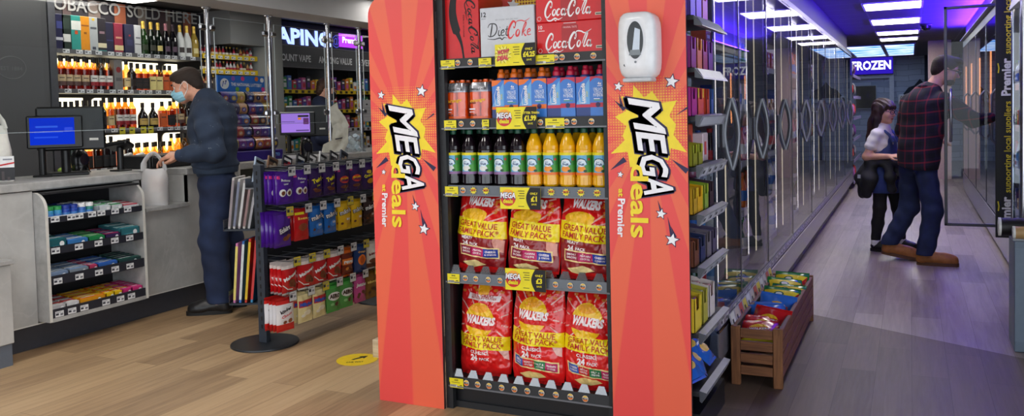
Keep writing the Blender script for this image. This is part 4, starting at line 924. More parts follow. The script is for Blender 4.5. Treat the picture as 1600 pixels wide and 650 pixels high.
def paint_classic(m, f, W, H, dv):
 sl = -.05; cz = H * (.715 + dv); r = W * .29
 for i in range(16):
  a = 2 * PI * i / 16 + .2; wline(m, f(.0008), [(max(-.48 * W, min(.48 * W, r * 1.12 * math.cos(a))), max(cz + r * 1.12 * math.sin(a), .02)), (max(-.49 * W, min(.49 * W, W * .6 * math.cos(a))), min(cz + W * .62 * math.sin(a), H * .97))], .006, C(240, 190, 180, .4))
 for i in range(10): chips(m, f(.0012), W * (-.42 + .09 * i + .02 * (i % 3)), H * (.9 + .02 * ((i * 7) % 4) - .0), .011, C(226, 120, 40, .4))
 m.spoly([(r * .98 * math.cos(a) - W * .06, cz + r * 1.05 * math.sin(a)) for a in [2 * PI * j / 30 for j in range(30)]], f(.0018), C(246, 194, 22, .3, coat=.4)); m.spoly([(r * .6 * math.cos(a) - W * .06, cz + r * .72 + r * .25 * math.sin(a)) for a in [2 * PI * j / 20 for j in range(20)]], f(.0026), C(238, 160, 30, .3))
 pts = [(-W * .06 + r * 1.08 * (i / 12 * 2 - 1), cz + r * (.42 - .1 * (i / 6 - 1) ** 2) - .02 * (i / 12)) for i in range(13)]; pts2 = [(-W * .06 + r * 1.08 * (i / 12 * 2 - 1), cz - r * (.36 - .08 * (i / 6 - 1) ** 2) - .02 * (i / 12)) for i in range(13)]
 for i in range(12): m.spoly([pts2[i], pts2[i + 1], pts[i + 1], pts[i]], f(.0036), C(214, 24, 26, .3))
 m.stext('WALKERS', f(.0046), -W * .05, cz - .014, .034, WHT2, bold=.06, fit=W * .56, shear=.12, rot=-.07)
 b0 = H * (.40 + dv * 1.0); bandp(m, f(.0032), W, b0, b0 + H * .155, YB, sl); m.stext('GREAT VALUE', f(.0046), -W * .01, b0 + H * .088, .025, TRED, bold=.012, fit=W * .76, rot=sl); m.stext('FAMILY PACK*', f(.0046), W * .0, b0 + H * .02, .025, TRED, bold=.012, fit=W * .8, rot=sl)
 m.stext('CLASSIC', f(.003), -W * .06, b0 - H * .052, .014, WHT2, bold=.03, fit=W * .34, rot=sl); m.stext('24', f(.003), -W * .15, b0 - H * .125, .025, WHT2, bold=.05, rot=sl); m.stext('PACK', f(.003), W * .05, b0 - H * .122, .013, WHT2, bold=.03, rot=sl)
 zq = b0 - H * .245
 if zq > .02:
  squares(m, f, W, zq, H * .088, -W * .4, [((40, 90, 180), 'CHEESE', '& ONION'), ((206, 30, 36), 'READY', 'SALTED'), ((24, 120, 66), 'SALT &', 'VINEGAR'), ((190, 24, 96), 'PRAWN', 'COCKTAIL')], -.12)
  m.spoly([(-W * .3, H * .075), (-W * .1, H * .115), (W * .1, H * .1), (W * .2, H * .06), (0, H * .03), (-W * .2, H * .035)], f(.0014), C(240, 206, 130, .4))
 if dv < -.05:
  m.spoly([(.03 * math.cos(a) - .0, H * .93 + .035 * math.sin(a)) for a in [2 * PI * j / 16 for j in range(16)]], f(.0016), C(240, 170, 30, .35)); m.spoly([(-W * .33, H * .82), (W * .3, H * .80), (W * .33, H * .86), (-W * .3, H * .885)], f(.0018), WHT2); m.stext('100% GREAT', f(.003), -W * .02, H * .85, .012, TRED, bold=.03, fit=W * .46, rot=-.03, res=1); m.stext('BRITISH POTATOES', f(.003), 0, H * .826, .009, TRED, bold=.03, fit=W * .5, rot=-.03, res=1)
 m.spoly([(W * .3, b0 - .002), (W * .46, b0 + .006), (W * .47, b0 - H * .12), (W * .38, b0 - H * .09)], f(.0014), C(236, 190, 180, .4))
ME, CL = {'base': FOIL_R, 'paint': paint_meaty}, {'base': FOIL_R, 'paint': paint_classic}
bx = [(743, 365), (826, 372), (912, 380)]
for i in range(3):
 pm = make_bag(.262, .345, .115, i + 1.3, .14, ME); x = px3(bx[i][0], 370, 3.45).x
 place(pm, 'crisp_bag', 'red MEATY 24 pack crisp bag with yellow band, %s on the fourth shelf' % ('leftmost', 'middle one', 'rightmost')[i], 'crisp bag', (x, 3.447 + (.012, -.0, .006)[i], SHZ[3] + .013), (.02, -.03, .05)[i], 'family crisp bags')
bx = [747, 832, 919]
for i in range(3):
 pm = make_bag(.268, .425, .13, i + 5.7, .10, CL, (-.12, 0.0, -.02)[i]); x = px3(bx[i], 520, 3.45).x
 place(pm, 'crisp_bag', 'red CLASSIC 24 pack family crisp bag with yellow band, %s on the bottom shelf' % ('leftmost', 'middle one', 'rightmost')[i], 'crisp bag', (x, 3.452 + (.02, 0, .0)[i], SHZ[4] + .013), (.05, -.02, .04)[i], 'family crisp bags')
# sanitiser on the right-hand panel
pd = ony(1005, 124, 3.39); dispenser('white hand sanitiser dispenser with black oval window on the red right-hand panel', (pd.x, YF - .003, pd.z), 1.0)
# ================================================================== checkout counter
CX = -4.88
ct = thing('checkout_counter', 'long grey stone-effect checkout counter with dark kickboard on the left', 'counter', (-5.2, 5.0, 0))
def cp(name, f, lab=None): mb = MB(); f(mb); return mb.build(name, ct, (5.2, -5.0, 0), label=lab)
STONE2 = stone('grey_stone_panel', (186, 186, 184), (214, 214, 213), 2.2, .3)
for y0, y1, z0, z1, x in ((2.6, 3.388, .165, .985, CX), (3.388, 4.135, .985, .99, CX), (4.135, 4.2, .165, .985, CX), (4.2, 4.6, .165, .76, CX), (4.2, 4.6, .79, 1.0, -5.12), (4.6, 6.2, .165, 1.0, CX), (6.204, 7.9, .165, 1.0, CX)):
 cp('front_panel', lambda m: m.box(x - .018, x, y0, y1, z0, z1, STONE2))
for y0, y1, x, z in ((2.6, 4.2, -4.865, 1.04), (4.2, 4.6, -5.10, 1.04), (4.6, 7.9, -4.865, 1.04)):
 cp('worktop', lambda m: m.bev(-5.52, x, y0, y1, z - .05, z, STONED, .004))
cp('ledge', lambda m: m.bev(-5.12, -4.84, 4.205, 4.595, .76, .79, STONED, .004))
cp('kickboard', lambda m: (m.box(-4.955, -4.94, 2.6, 7.9, 0, .165, C(62, 64, 72, .5)), m.box(-4.94, CX, 2.6, 7.9, .158, .165, OFFW)))
cp('side_panel', lambda m: m.box(-5.12, CX, 4.183, 4.2, .79, .99, STONE2)); cp('side_panel', lambda m: m.box(-5.12, CX, 4.6, 4.617, .79, .99, STONE2))
cp('carcass', lambda m: (m.box(-5.5, -5.13, 2.6, 7.9, 0.02, .985, C(60, 60, 62, .7)), m.box(-5.13, -4.96, 4.25, 7.9, .17, .75, C(60, 60, 62, .7)), m.box(-5.13, -4.96, 2.6, 3.35, .17, .98, C(60, 60, 62, .7))))
# low cabinet at the left edge
t = thing('low_cabinet', 'low grey stone-effect cabinet at the left edge beside the counter', 'cabinet', (-4.8, 2.75, 0)); m = MB()
m.bev(-.06, .09, -.4, .37, .13, .59, STONE2, .004); m.build('body', t); m = MB(); m.bev(-.06, .1, -.4, .385, .59, .615, STONED, .003); m.build('top', t); m = MB(); m.box(-.06, .08, -.4, .36, 0, .13, C(96, 104, 116, .5)); m.build('base', t)
# ---- sweets display built into the counter
du = thing('counter_sweets_unit', 'grey four-tier unit of chewing gum and mints set into the counter front', 'display unit', (-4.95, 3.76, .165))
def dp(name, f, par=None): mb = MB(); f(mb); return mb.build(name, par or du, (4.95, -3.76, -.165) if par is None else (0, 0, 0))
for y in (3.392, 4.112):
 prof = [(-5.1, .175), (-4.775, .175), (-4.775, .87)] + [(-4.775 - .11 + .11 * math.cos(a), .87 + .105 * math.sin(a)) for a in [PI / 2 * i / 8 for i in range(1, 9)]] + [(-5.1, .975)]
 dp('side_panel', lambda m: m.prism([(x, y, z) for x, z in prof], (0, .02, 0), STONED, OFFW))
dp('back_panel', lambda m: m.box(-5.12, -5.1, 3.392, 4.132, .175, .975, C(24, 24, 28, .6))); dp('bottom_rail', lambda m: m.box(-5.1, -4.778, 3.412, 4.112, .172, .196, STONED)); dp('top_panel', lambda m: m.box(-5.1, -4.80, 3.412, 4.112, .962, .975, C(30, 30, 34, .6)))
def price_ticket(mb, o, a, u, big=True):
 """white shelf ticket with a dark block and price; o lower-left corner"""
 o, a, u = V(o), V(a), V(u); n = a.cross(u).normalized()
 mb.quad(o, a, u, TICK); mb.quad(o + a * .06 + u * .3 + n * .0006, a * .34, u * .34, TINK); mb.quad(o + a * .06 + u * .75 + n * .0006, a * .6, u * .1, TGREY); mb.quad(o + a * .58 + u * .2 + n * .0006, a * .32, u * .34, TGREY)
 if big: mb.text('%d.%02d' % (random.choice((0, 1, 2, 15, 18, 22)), random.choice((59, 99, 49))), o + a * .62 + u * .28 + n * .0012, a, u * .3, TINK, bold=.02, fit=a.length * .28, res=1)
ST4 = [(.785, .82), (.59, .637), (.40, .457), (.195, .25)]
TK4 = [[.02, .20, .29, .44, .55, .72, .88], [.01, .27, .50, .70, .89], [.02, .26, .49, .69, .88], [.02, .16, .30, .56, .74, .88]]
for i, (z0, z1) in enumerate(ST4):
 sh = dp('shelf', lambda m: m.box(-5.1, -4.79, 3.413, 4.111, z0 - .004, z0 + .012, C(30, 31, 36, .5)))
 m = MB(); m.box(-4.79, -4.779, 3.413, 4.111, z0, z1, C(38, 40, 50, .45)); m.build('price_rail', sh)
 for f in TK4[i]:
  m = MB(); y = 3.418 + f * .62; price_ticket(m, (-4.7775, y, z0 + .004), (0, .058, 0), (0, 0, .036)); m.build('price_ticket', sh)
SHZ4 = [z0 + .0125 for z0, z1 in ST4]
# gum bottles
def gum_bottle(body, cap):
 b = MB(); b.lathe([(.024, 0), (.026, .003), (.026, .056), (.023, .062)], body, 14); c = MB(); c.lathe([(.0245, .062), (.0255, .064), (.0255, .083), (.022, .0855), (.021, .0855), (.0, .0858)], cap, 14)
 l = MB(); l.lathe([(.0264, .010), (.0264, .04)], C(70, 130, 200, .35), 14); l.lathe([(.0266, .018), (.0266, .026)], WHITE, 14)
 return {'bottle': b.mesh('gum_bottle'), 'cap': c.mesh('gum_cap'), 'label': l.mesh('gum_label')}
GB = [gum_bottle(C(60, 150, 200, .35), C(50, 150, 80, .4)), gum_bottle(C(40, 130, 120, .35), C(236, 238, 240, .4)), gum_bottle(C(30, 70, 170, .35), C(34, 58, 150, .4)), gum_bottle(C(60, 110, 190, .35), C(236, 238, 240, .4))]
nm = ['blue gum bottle with green lid', 'teal gum bottle with white lid', 'dark blue gum bottle with blue lid', 'pale blue gum bottle with white lid']
k = 0
for c in range(6):
 for d in range(4):
  ty = (1, 0, 2, 2, 3, 3)[c] if (c + d) % 5 else (0, 1, 2, 3, 3, 1)[c]
  place(GB[ty], 'gum_bottle', nm[ty] + ', %s row, %s column of the unit top shelf' % (('front', 'second', 'third', 'back')[d], ORD5[c] if c < 5 else 'sixth'), 'gum bottle', (-4.822 - d * .058, 3.452 + c * .056 + (.006 if d % 2 else 0), SHZ4[0]), random.uniform(0, 6), 'gum bottles on the unit top shelf')
# gum and mint cartons with packs standing in them
def gum_carton(lab, y, w, z, col, tops, d=.2, h=.05, x=-4.80, np_=5, txt=None, slope=.02):
 t = thing('gum_carton', lab, 'gum carton', (x - .0, y + w / 2, z), PI / 2, 'gum cartons in the counter unit'); m = MB(); cm = C(*col, .35)
 m.prism([(-w / 2, 0, 0), (w / 2, 0, 0), (w / 2, 0, h), (-w / 2, 0, h)], (0, .003, 0), cm); m.prism([(-w / 2, d, 0), (w / 2, d, 0), (w / 2, d, h * 1.25), (-w / 2, d, h * 1.25)], (0, -.003, 0), cm)
 for a in (-1, 1): m.prism([(a * w / 2, 0, 0), (a * w / 2, d, 0), (a * w / 2, d, h * 1.25), (a * w / 2, 0, h)], (-a * .003, 0, 0), cm)
 m.box(-w / 2, w / 2, 0, d, 0, .003, cm); m.poly([(-w * .45, -.0006, h * .15), (w * .3, -.0006, h * .15), (w * .45, -.0006, h * .55), (-w * .3, -.0006, h * .55)], C(*tops[0], .35)); m.disc((w * .25, -.001, h * .6), (h * .22, 0, 0), (0, 0, -h * .22), WHITE, 12); m.text('gum' if txt is None else txt, (-w * .1, -.0014, h * .28), (1, 0, 0), (0, 0, h * .26), WHITE, bold=.03, al='c', res=1)
 m.build('carton', t)
 for j in range(np_):
  p = MB(); y0 = .006 + j * (d - .012) / np_; y1 = y0 + (d - .012) / np_ - .003; c = C(*tops[j % len(tops)], .3); hh = h + .006 + slope * j / np_
  p.bev(-w / 2 + .006, w / 2 - .006, y0, y1, .004, hh, c, .003); p.quad((-w * .36, y0 + (y1 - y0) * .25, hh + .0005), (w * .5, 0, 0), (0, (y1 - y0) * .4, 0), WHITE); p.quad((w * .2, y0 + (y1 - y0) * .2, hh + .0005), (w * .18, 0, 0), (0, (y1 - y0) * .6, 0), C(*tops[(j + 1) % len(tops)], .3)); p.build('pack', t)
z = SHZ4[0]
gum_carton('white and green gum carton right of the gum bottles', 3.79, .09, z, (210, 216, 220), [(200, 214, 220), (120, 190, 140)])
gum_carton('white and grey gum carton on the unit top shelf, middle of three', 3.885, .085, z, (205, 210, 214), [(60, 150, 90), (214, 220, 222)])
gum_carton('red and white gum carton at the right of the unit top shelf', 3.975, .13, z, (214, 216, 220), [(196, 50, 70), (226, 190, 196)], h=.035)
z = SHZ4[1]
for i, (y, w_, c, tp, l) in enumerate(((3.42, .125, (36, 92, 100), [(30, 110, 120), (190, 220, 226)], 'dark teal gum carton at the left of the second tier'), (3.55, .15, (60, 120, 180), [(70, 130, 200), (190, 206, 226)], 'blue gum carton, second from left on the second tier'), (3.705, .12, (40, 130, 76), [(40, 140, 70), (120, 196, 120)], 'green gum carton in the middle of the second tier'), (3.83, .115, (60, 40, 84), [(150, 40, 90), (70, 60, 110)], 'purple and red gum carton on the second tier'), (3.95, .15, (50, 110, 120), [(60, 140, 150), (180, 220, 220)], 'tall teal gum carton at the right of the second tier'))): gum_carton(l, y, w_, z, c, tp, h=.055 + .02 * (i in (0, 4)), d=.22)
z = SHZ4[2]
for i, (y, w_, c, tp, l) in enumerate(((3.42, .13, (120, 140, 170), [(130, 150, 180), (180, 196, 214)], 'pale blue mint carton at the left of the third tier'), (3.555, .14, (130, 140, 150), [(120, 150, 190), (196, 204, 214)], 'grey mint carton with clear lid on the third tier'), (3.70, .06, (180, 60, 96), [(190, 60, 100), (220, 160, 180)], 'narrow pink mint carton on the third tier'), (3.765, .15, (50, 96, 170), [(50, 100, 190), (150, 180, 220)], 'bright blue mint carton on the third tier'), (3.92, .18, (40, 70, 70), [(40, 90, 80), (30, 60, 66)], 'dark green mint carton at the right of the third tier'))): gum_carton(l, y, w_, z, c, tp, h=.06, d=.24)
z = SHZ4[3]
for i, (y, w_, c, tp, l) in enumerate(((3.42, .10, (190, 186, 186), [(196, 196, 196), (190, 70, 66)], 'white and red carton at the left of the bottom tier'), (3.525, .09, (216, 214, 214), [(220, 216, 214), (200, 60, 60)], 'white carton with red end on the bottom tier'), (3.62, .19, (222, 150, 30), [(226, 130, 24), (240, 190, 40)], 'orange and yellow sweets carton on the bottom tier'), (3.815, .06, (240, 196, 30), [(244, 200, 30), (236, 120, 30)], 'small yellow sweets carton, left of the two'), (3.878, .06, (240, 196, 30), [(244, 200, 30), (236, 120, 30)], 'small yellow sweets carton, next to the pink cartons'), (3.945, .07, (206, 50, 120), [(210, 60, 130), (230, 150, 60)], 'pink sweets carton, left of the two on the bottom tier'), (4.02, .085, (206, 50, 120), [(214, 60, 130), (190, 30, 100)], 'pink sweets carton at the right end of the bottom tier'))): gum_carton(l, y, w_, z, c, tp, h=.06, d=.24, np_=6, txt='sweet')
# ================================================================== spirits shelving
LX = -6.3
sp_ = thing('spirits_shelving', 'backlit grey shelving of spirits bottles with TOBACCO SOLD HERE fascia', 'shelving', (-6.5, 5.3, 0))
def lp(name, f, par=None): mb = MB(); f(mb); return mb.build(name, par or sp_, (6.5, -5.3, 0) if par is None else (0, 0, 0))
LZ = [1.975, 1.645, 1.305, .965]; LY0, LY1 = 4.3, 6.2
lp('back_board', lambda m: m.box(-6.66, -6.64, LY0, 6.99, .1, 2.49, C(88, 84, 82, .6)))
lp('base_cabinet', lambda m: m.box(-6.64, -6.31, LY0, LY1, 0, .9, C(60, 58, 58, .6)))
for z in LZ:
 s = lp('shelf', lambda m: m.box(-6.635, LX - .01, LY0, LY1, z + .004, z + .022, C(100, 98, 98, .5)))
 m = MB(); m.box(LX - .009, LX, LY0, LY1, z, z + .036, C(92, 92, 96, .5)); m.build('price_rail', s)
 for i in range(15):
  y = 4.70 + i * .103 + (.02 if (i * 7) % 3 == 1 else 0)
  if y > 6.12: break
  m = MB(); yel = z == LZ[2] and 5.2 < y < 5.62
  if yel: m.quad((LX + .002, y, z - .016), (0, .06, 0), (0, 0, .06), C(206, 196, 40, .5)); m.quad((LX + .003, y + .008, z + .01), (0, .03, 0), (0, 0, .01), INK)
  else: price_ticket(m, (LX + .0015, y, z + .003), (0, .062, 0), (0, 0, .032), False)
  m.build('price_ticket', s)
for k_, (z, yy) in enumerate(((LZ[1], ((4.32, 5.27), (5.36, 5.96), (6.02, 6.2))), (LZ[2], ((4.32, 5.12), (5.2, 6.2))), (LZ[3], ((4.32, 5.2), (5.3, 5.92), (5.98, 6.2))))):
 for y0, y1 in yy:
  def lb(m):
   r = .05; pts = [(-6.63, y0, z + .03), (-6.63, y1, z + .03), (-6.63, y1, z + .312)] + [(-6.63, y0 + r - r * math.sin(a), z + .312 - r + r * math.cos(a)) for a in [PI / 2 * i / 6 for i in range(7)]]
   m.prism(pts, (-.008, 0, 0), emit(255, 240, 206, 2.6), OFFW)
  lp('light_panel', lb)
def fascia(m):
 m.box(-6.57, -6.55, LY0, 6.95, 2.01, 2.48, C(34, 28, 40, .5))
 for i, (y, w_, c) in enumerate(((4.72, .1, (150, 90, 60)), (4.9, .08, (90, 70, 70)), (5.15, .12, (128, 112, 104)), (5.42, .12, (166, 92, 62)), (5.68, .09, (130, 116, 108)), (5.9, .1, (70, 50, 56)), (6.22, .1, (156, 88, 66)), (4.5, .1, (140, 120, 110)), (6.0, .06, (120, 100, 94)))): m.box(-6.549, -6.545, y, y + w_, 2.02, 2.475, C(*c, .6))
lp('fascia', fascia)
ya, yb = onx(308, 30, -6.53), onx(88, 20, -6.53)
m = MB(); zt_ = onx(300, 37, -6.53).z; hcap = onx(300, 20, -6.53).z - zt_
SIL = C(176, 174, 172, .45)
w17 = (ya.y - yb.y); full = w17 * 1.075
for t_, fy0, fy1 in (('TOBACCO', ya.y - full, ya.y - full * .545), ('SOLD', ya.y - full * .50, ya.y - full * .275), ('HERE', ya.y - full * .235, ya.y)): m.text(t_, (-6.535, fy0, zt_), (0, 1, 0), (0, 0, hcap), SIL, bold=.012, fit=fy1 - fy0, res=3); m.build('fascia_lettering', sp_, (6.5, -5.3, 0)); m = MB()
# spirits bottles
def spirit(r, hb, ht, liq, capc, lab, sq=0.0, rn=.0135, labz=(.24, .72), neck=None, belly=0.0, second=None, capl=.045):
 b = MB(); sh = ht - hb
 liq2 = AMB if liq is AMBD else liq; prof = [(r * .9, 0), (r, .005)] + ([(r * (1 + belly), hb * .45)] if belly else []) + [(r, hb), (r * .86, hb + sh * .12, liq2), (r * .55, hb + sh * .28, liq2), (rn * 1.25, hb + sh * .42, liq2), (rn, hb + sh * .55, liq2), (rn, ht - capl, liq2)]
 b.lathe(prof, liq, 16, sq=sq)
 c = MB(); c.lathe([(rn * 1.12, ht - capl), (rn * 1.2, ht - capl + .003), (rn * 1.2, ht - .003), (rn * 1.05, ht)], capc, 12)
 out = {'bottle': b.mesh('spirit_bottle'), 'cap': c.mesh('spirit_cap')}
 if lab is not None:
  l = MB(); n = 9; z0, z1 = labz[0] * hb, labz[1] * hb
  def pt(i, z, d=.0012):
   a = -.95 + 1.9 * i / n; ca, sa = math.sin(a), -math.cos(a); R = (r * (1 + belly * .7) + d)
   if sq: q = (abs(ca) ** (2 + sq * 6) + abs(sa) ** (2 + sq * 6)) ** (-1 / (2 + sq * 6)); ca *= q; sa *= q
   return (R * ca, R * sa, z)
  l.grid([[pt(i, z) for z in (z0, z1)] for i in range(n + 1)], C(*lab, .5))
  if second: l.grid([[pt(i, z, .002) for z in (z0, z0 + (z1 - z0) * .38)] for i in range(n + 1)], C(*second, .5))
  l.grid([[pt(i, z, .0022) for z in (z0 + (z1 - z0) * .66, z0 + (z1 - z0) * .74)] for i in range(2, n - 1)], C(60, 40, 40, .5)); out['label'] = l.mesh('spirit_label')
 return out
AMB = clear(248, 212, 146, .07, .03); AMBD = clear(184, 112, 66, .07, .03); GRN = C(22, 50, 30, .12, coat=.5); DKB = C(22, 12, 12, .12, coat=.5); CLR = clear(238, 232, 224, .08, .03)
KC = C(20, 18, 20, .4); GOLD = C(214, 168, 70, .3, .7)
SPR = {
 'cream': (spirit(.037, .185, .292, AMBD, KC, (206, 180, 140), second=(90, 60, 56)), 'amber whisky bottle with cream label'),
 'grouse': (spirit(.036, .185, .29, AMBD, KC, (226, 222, 214), second=(150, 30, 40)), 'amber whisky bottle with white and red label'),
 'amber': (spirit(.034, .17, .285, AMB, KC, (216, 190, 140)), 'bright amber bottle with cream label'),
 'square': (spirit(.036, .165, .255, AMBD, KC, (24, 24, 26), sq=.6, labz=(.15, .75)), 'square dark bourbon bottle with black label'),
 'honey': (spirit(.036, .165, .25, AMBD, KC, (232, 214, 140), sq=.6, labz=(.1, .85)), 'square bourbon bottle with pale yellow label'),
 'fire': (spirit(.036, .165, .25, AMBD, KC, (206, 92, 40), sq=.6, labz=(.1, .85)), 'square bourbon bottle with orange label'),
 'oval': (spirit(.044, .12, .24, DKB, C(40, 20, 20, .4), (206, 170, 90), labz=(.3, .8), belly=.08), 'squat dark brandy bottle with gold label'),
 'dark': (spirit(.038, .16, .26, DKB, C(30, 14, 20, .4), (40, 30, 30), labz=(.3, .7)), 'dark brandy bottle with dark label'),
 'white': (spirit(.034, .17, .25, AMBD, KC, (226, 224, 220), labz=(.2, .75)), 'dark rum bottle with large white label'),
 'port': (spirit(.034, .17, .25, DKB, KC, (220, 206, 150), labz=(.2, .6)), 'dark bottle with pale yellow label'),
 'green': (spirit(.037, .18, .285, GRN, C(150, 200, 40, .4), (226, 200, 110), labz=(.2, .7)), 'green bottle with yellow label'),
 'black': (spirit(.037, .18, .285, DKB, KC, (34, 36, 40), labz=(.15, .7)), 'black labelled dark green bottle'),
 'flask': (spirit(.045, .10, .215, AMB, C(60, 46, 30, .4), None, belly=.05), 'round amber liqueur bottle with square cap'),
}
def lrow(z, items, back=True):
 pos = {}
 for kk, px in items:
  y = onx(px, 110, -6.36).y; pos.setdefault(kk, []).append(y)
 for kk, ys in pos.items():
  for i, y in enumerate(ys):
   nmz = {LZ[0]: 'top', LZ[1]: 'second', LZ[2]: 'third', LZ[3]: 'fourth'}[z]; f3 = lambda s: s.replace(' whisky', '').replace(' liqueur', '')
   l = f3(SPR[kk][1]) + (', %s of its row on the %s spirits shelf' % (ORD5[i], nmz) if len(ys) > 1 else ' on the %s spirits shelf' % nmz)
   place(SPR[kk][0], 'spirits_bottle', l, 'bottle', (-6.352, y, z + .0225), PI / 2 - .35, 'spirits bottles')
   if back and kk in ('cream', 'grouse', 'amber', 'flask'): place(SPR[kk][0], 'spirits_bottle', f3(SPR[kk][1]) + ', behind the %s of its row, %s shelf' % (ORD5[i], nmz), 'bottle', (-6.445, y + .012, z + .0225), PI / 2 - .35, 'spirits bottles')
f5 = lambda x: 80 + x / 6.667
lrow(LZ[1], [('cream', f5(x)) for x in (90, 165, 250, 340)] + [('grouse', f5(x)) for x in (430, 510, 585)] + [('amber', f5(775)), ('dark', f5(828))] + [('square', f5(x)) for x in (892, 962)] + [('honey', f5(x)) for x in (1035, 1102)] + [('fire', f5(x)) for x in (1172, 1225)])
f6 = lambda x: 80 + x / 4.333
lrow(LZ[2], [('white', f6(x)) for x in (40, 80, 120)] + [('dark', f6(x)) for x in (160, 205, 245, 285, 325)] + [('amber', f6(382))] + [('grouse', f6(x)) for x in (440, 485, 530)] + [('oval', f6(x)) for x in (602, 672)] + [('port', f6(907)), ('fire', f6(735)), ('square', f6(790)), ('cream', f6(857))])
lrow(LZ[3], [('green', f6(x)) for x in (62, 108, 150)] + [('square', f6(x)) for x in (215, 280)] + [('black', f6(x)) for x in (333, 378)] + [('white', f6(435)), ('dark', f6(495))] + [('flask', f6(x)) for x in (553, 608, 665, 722, 778)] + [('amber', f6(x)) for x in (830, 880)])
# boxed whiskies and champagne on the top shelf
def wbox(px, w, c, lab, bands, h=.3):
 y = onx(px, 60, -6.33).y; t = thing('whisky_box', lab, 'boxed bottle', (-6.325, y, LZ[0] + .0225), PI / 2, 'boxed whiskies'); m = MB(); m.bev(-w / 2, w / 2, 0, w, 0, h, C(*c, .4), .003); m.build('box', t)
 l = MB()
 for (z0, z1, bc, wf) in bands: l.quad((-w / 2 * wf, -.001, h * z0), (w * wf, 0, 0), (0, 0, h * (z1 - z0)), C(*bc, .45))
 l.build('printed_label', t)
for a in ((93, .085, (26, 26, 64), 'navy whisky box beside the grey cabinet on the top shelf', [(.28, .36, (190, 190, 200), .9), (.6, .8, (60, 66, 130), .6)]), (104, .085, (30, 44, 38), 'dark green whisky box with white square on the top shelf', [(.25, .46, (220, 220, 216), .8), (.6, .9, (50, 66, 58), .7)]), (119, .09, (50, 150, 140), 'teal and white whisky box on the top shelf', [(.6, .85, (224, 226, 220), 1), (.48, .58, (196, 80, 40), .3)]), (133, .09, (226, 146, 30), 'orange whisky box on the top shelf', [(.5, .56, (150, 90, 20), .3), (.72, .76, (160, 90, 30), .8)]), (146, .085, (178, 182, 184), 'silver grey whisky box on the top shelf', [(.66, .72, (90, 94, 100), .7), (.9, .97, (220, 180, 40), .3), (.08, .16, (60, 64, 80), .4)]), (159, .085, (38, 32, 40), 'black whisky box with cream band on the top shelf', [(.15, .28, (226, 214, 180), 1), (.55, .62, (150, 120, 130), .6), (.0, .08, (50, 140, 140), 1)]), (171, .08, (30, 28, 60), 'plain dark navy whisky box on the top shelf', [(.4, .44, (60, 60, 110), .8)]), (185, .09, (150, 30, 60), 'maroon whisky box with cream band on the top shelf', [(.12, .28, (226, 206, 150), 1), (.5, .56, (220, 160, 130), .7)]), (202, .10, (34, 34, 70), 'wide navy whisky box on the top shelf', [(.6, .66, (170, 40, 60), .2), (.3, .5, (50, 50, 96), .6)]), (215, .07, (216, 216, 218), 'white whisky box with grey band on the top shelf', [(.35, .38, (90, 90, 96), 1), (.55, .6, (120, 122, 130), .7)])): wbox(*a[:5], h=.3 - (.03 if a[0] > 165 else 0))
bxg = onx(f5(672), 110, -6.36)
t = thing('whisky_box', 'grey whisky box with red seal on the second spirits shelf', 'boxed bottle', (-6.325, bxg.y, LZ[1] + .0225), PI / 2); m = MB(); m.bev(-.043, .043, 0, .085, 0, .28, C(128, 124, 122, .45), .003); m.build('box', t); m = MB(); m.disc((0, -.001, .19), (.026, 0, 0), (0, 0, -.026), C(140, 40, 44, .5), 16); m.quad((-.03, -.001, .09), (.06, 0, 0), (0, 0, .03), C(90, 88, 90, .5)); m.build('printed_label', t)
def champ(body, foil, lab, wrapc=None):
 b = MB(); b.lathe([(.036, 0), (.043, .006), (.043, .15), (.038, .185), (.025, .22), (.016, .25)], wrapc or body, 18); c = MB(); c.lathe([(.0175, .235), (.0155, .28), (.0175, .298), (.0165, .312), (.008, .318)], foil, 14); l = MB()
 l.grid([[(.0437 * math.sin(a), -.0437 * math.cos(a), z) for z in (.05, .10)] for a in [-.6 + 1.2 * i / 8 for i in range(9)]], C(*lab, .5))
 return {'bottle': b.mesh('champagne'), 'foil': c.mesh('champagne_foil'), 'label': l.mesh('champagne_label')}
GF = C(236, 196, 90, .3, .6); BLG = C(14, 26, 16, .1, coat=.6)
for px, pm, l in ((224, champ(C(30, 60, 24, .12, coat=.6), GF, (50, 60, 40)), 'green champagne bottle with gold foil, first of the row'), (236, champ(BLG, GF, (60, 60, 50)), 'dark champagne bottle with gold foil and dark label'), (247, champ(BLG, GF, (216, 196, 120)), 'dark champagne bottle with gold foil and cream label'), (259, champ(C(14, 12, 20, .1, coat=.6), C(180, 120, 130, .3, .5), (90, 66, 84)), 'black prosecco bottle with pink neck, left of two'), (270, champ(C(14, 12, 20, .1, coat=.6), C(60, 40, 50, .3, .3), (90, 66, 84)), 'black prosecco bottle with dark neck, right of two'), (281, champ(WHITE, GF, (60, 50, 50), C(232, 232, 230, .5)), 'white wrapped prosecco bottle with gold foil, left of two'), (292, champ(WHITE, GF, (60, 50, 50), C(232, 232, 230, .5)), 'white wrapped prosecco bottle with gold foil, right of two'), (303, champ(C(176, 146, 60, .15, coat=.5), GF, (226, 210, 150)), 'golden sparkling wine bottle at the end of the top shelf')): place(pm, 'sparkling_wine_bottle', l, 'bottle', (-6.36, onx(px, 60, -6.36).y, LZ[0] + .0225), PI / 2 - .3, 'sparkling wine bottles on the top shelf')
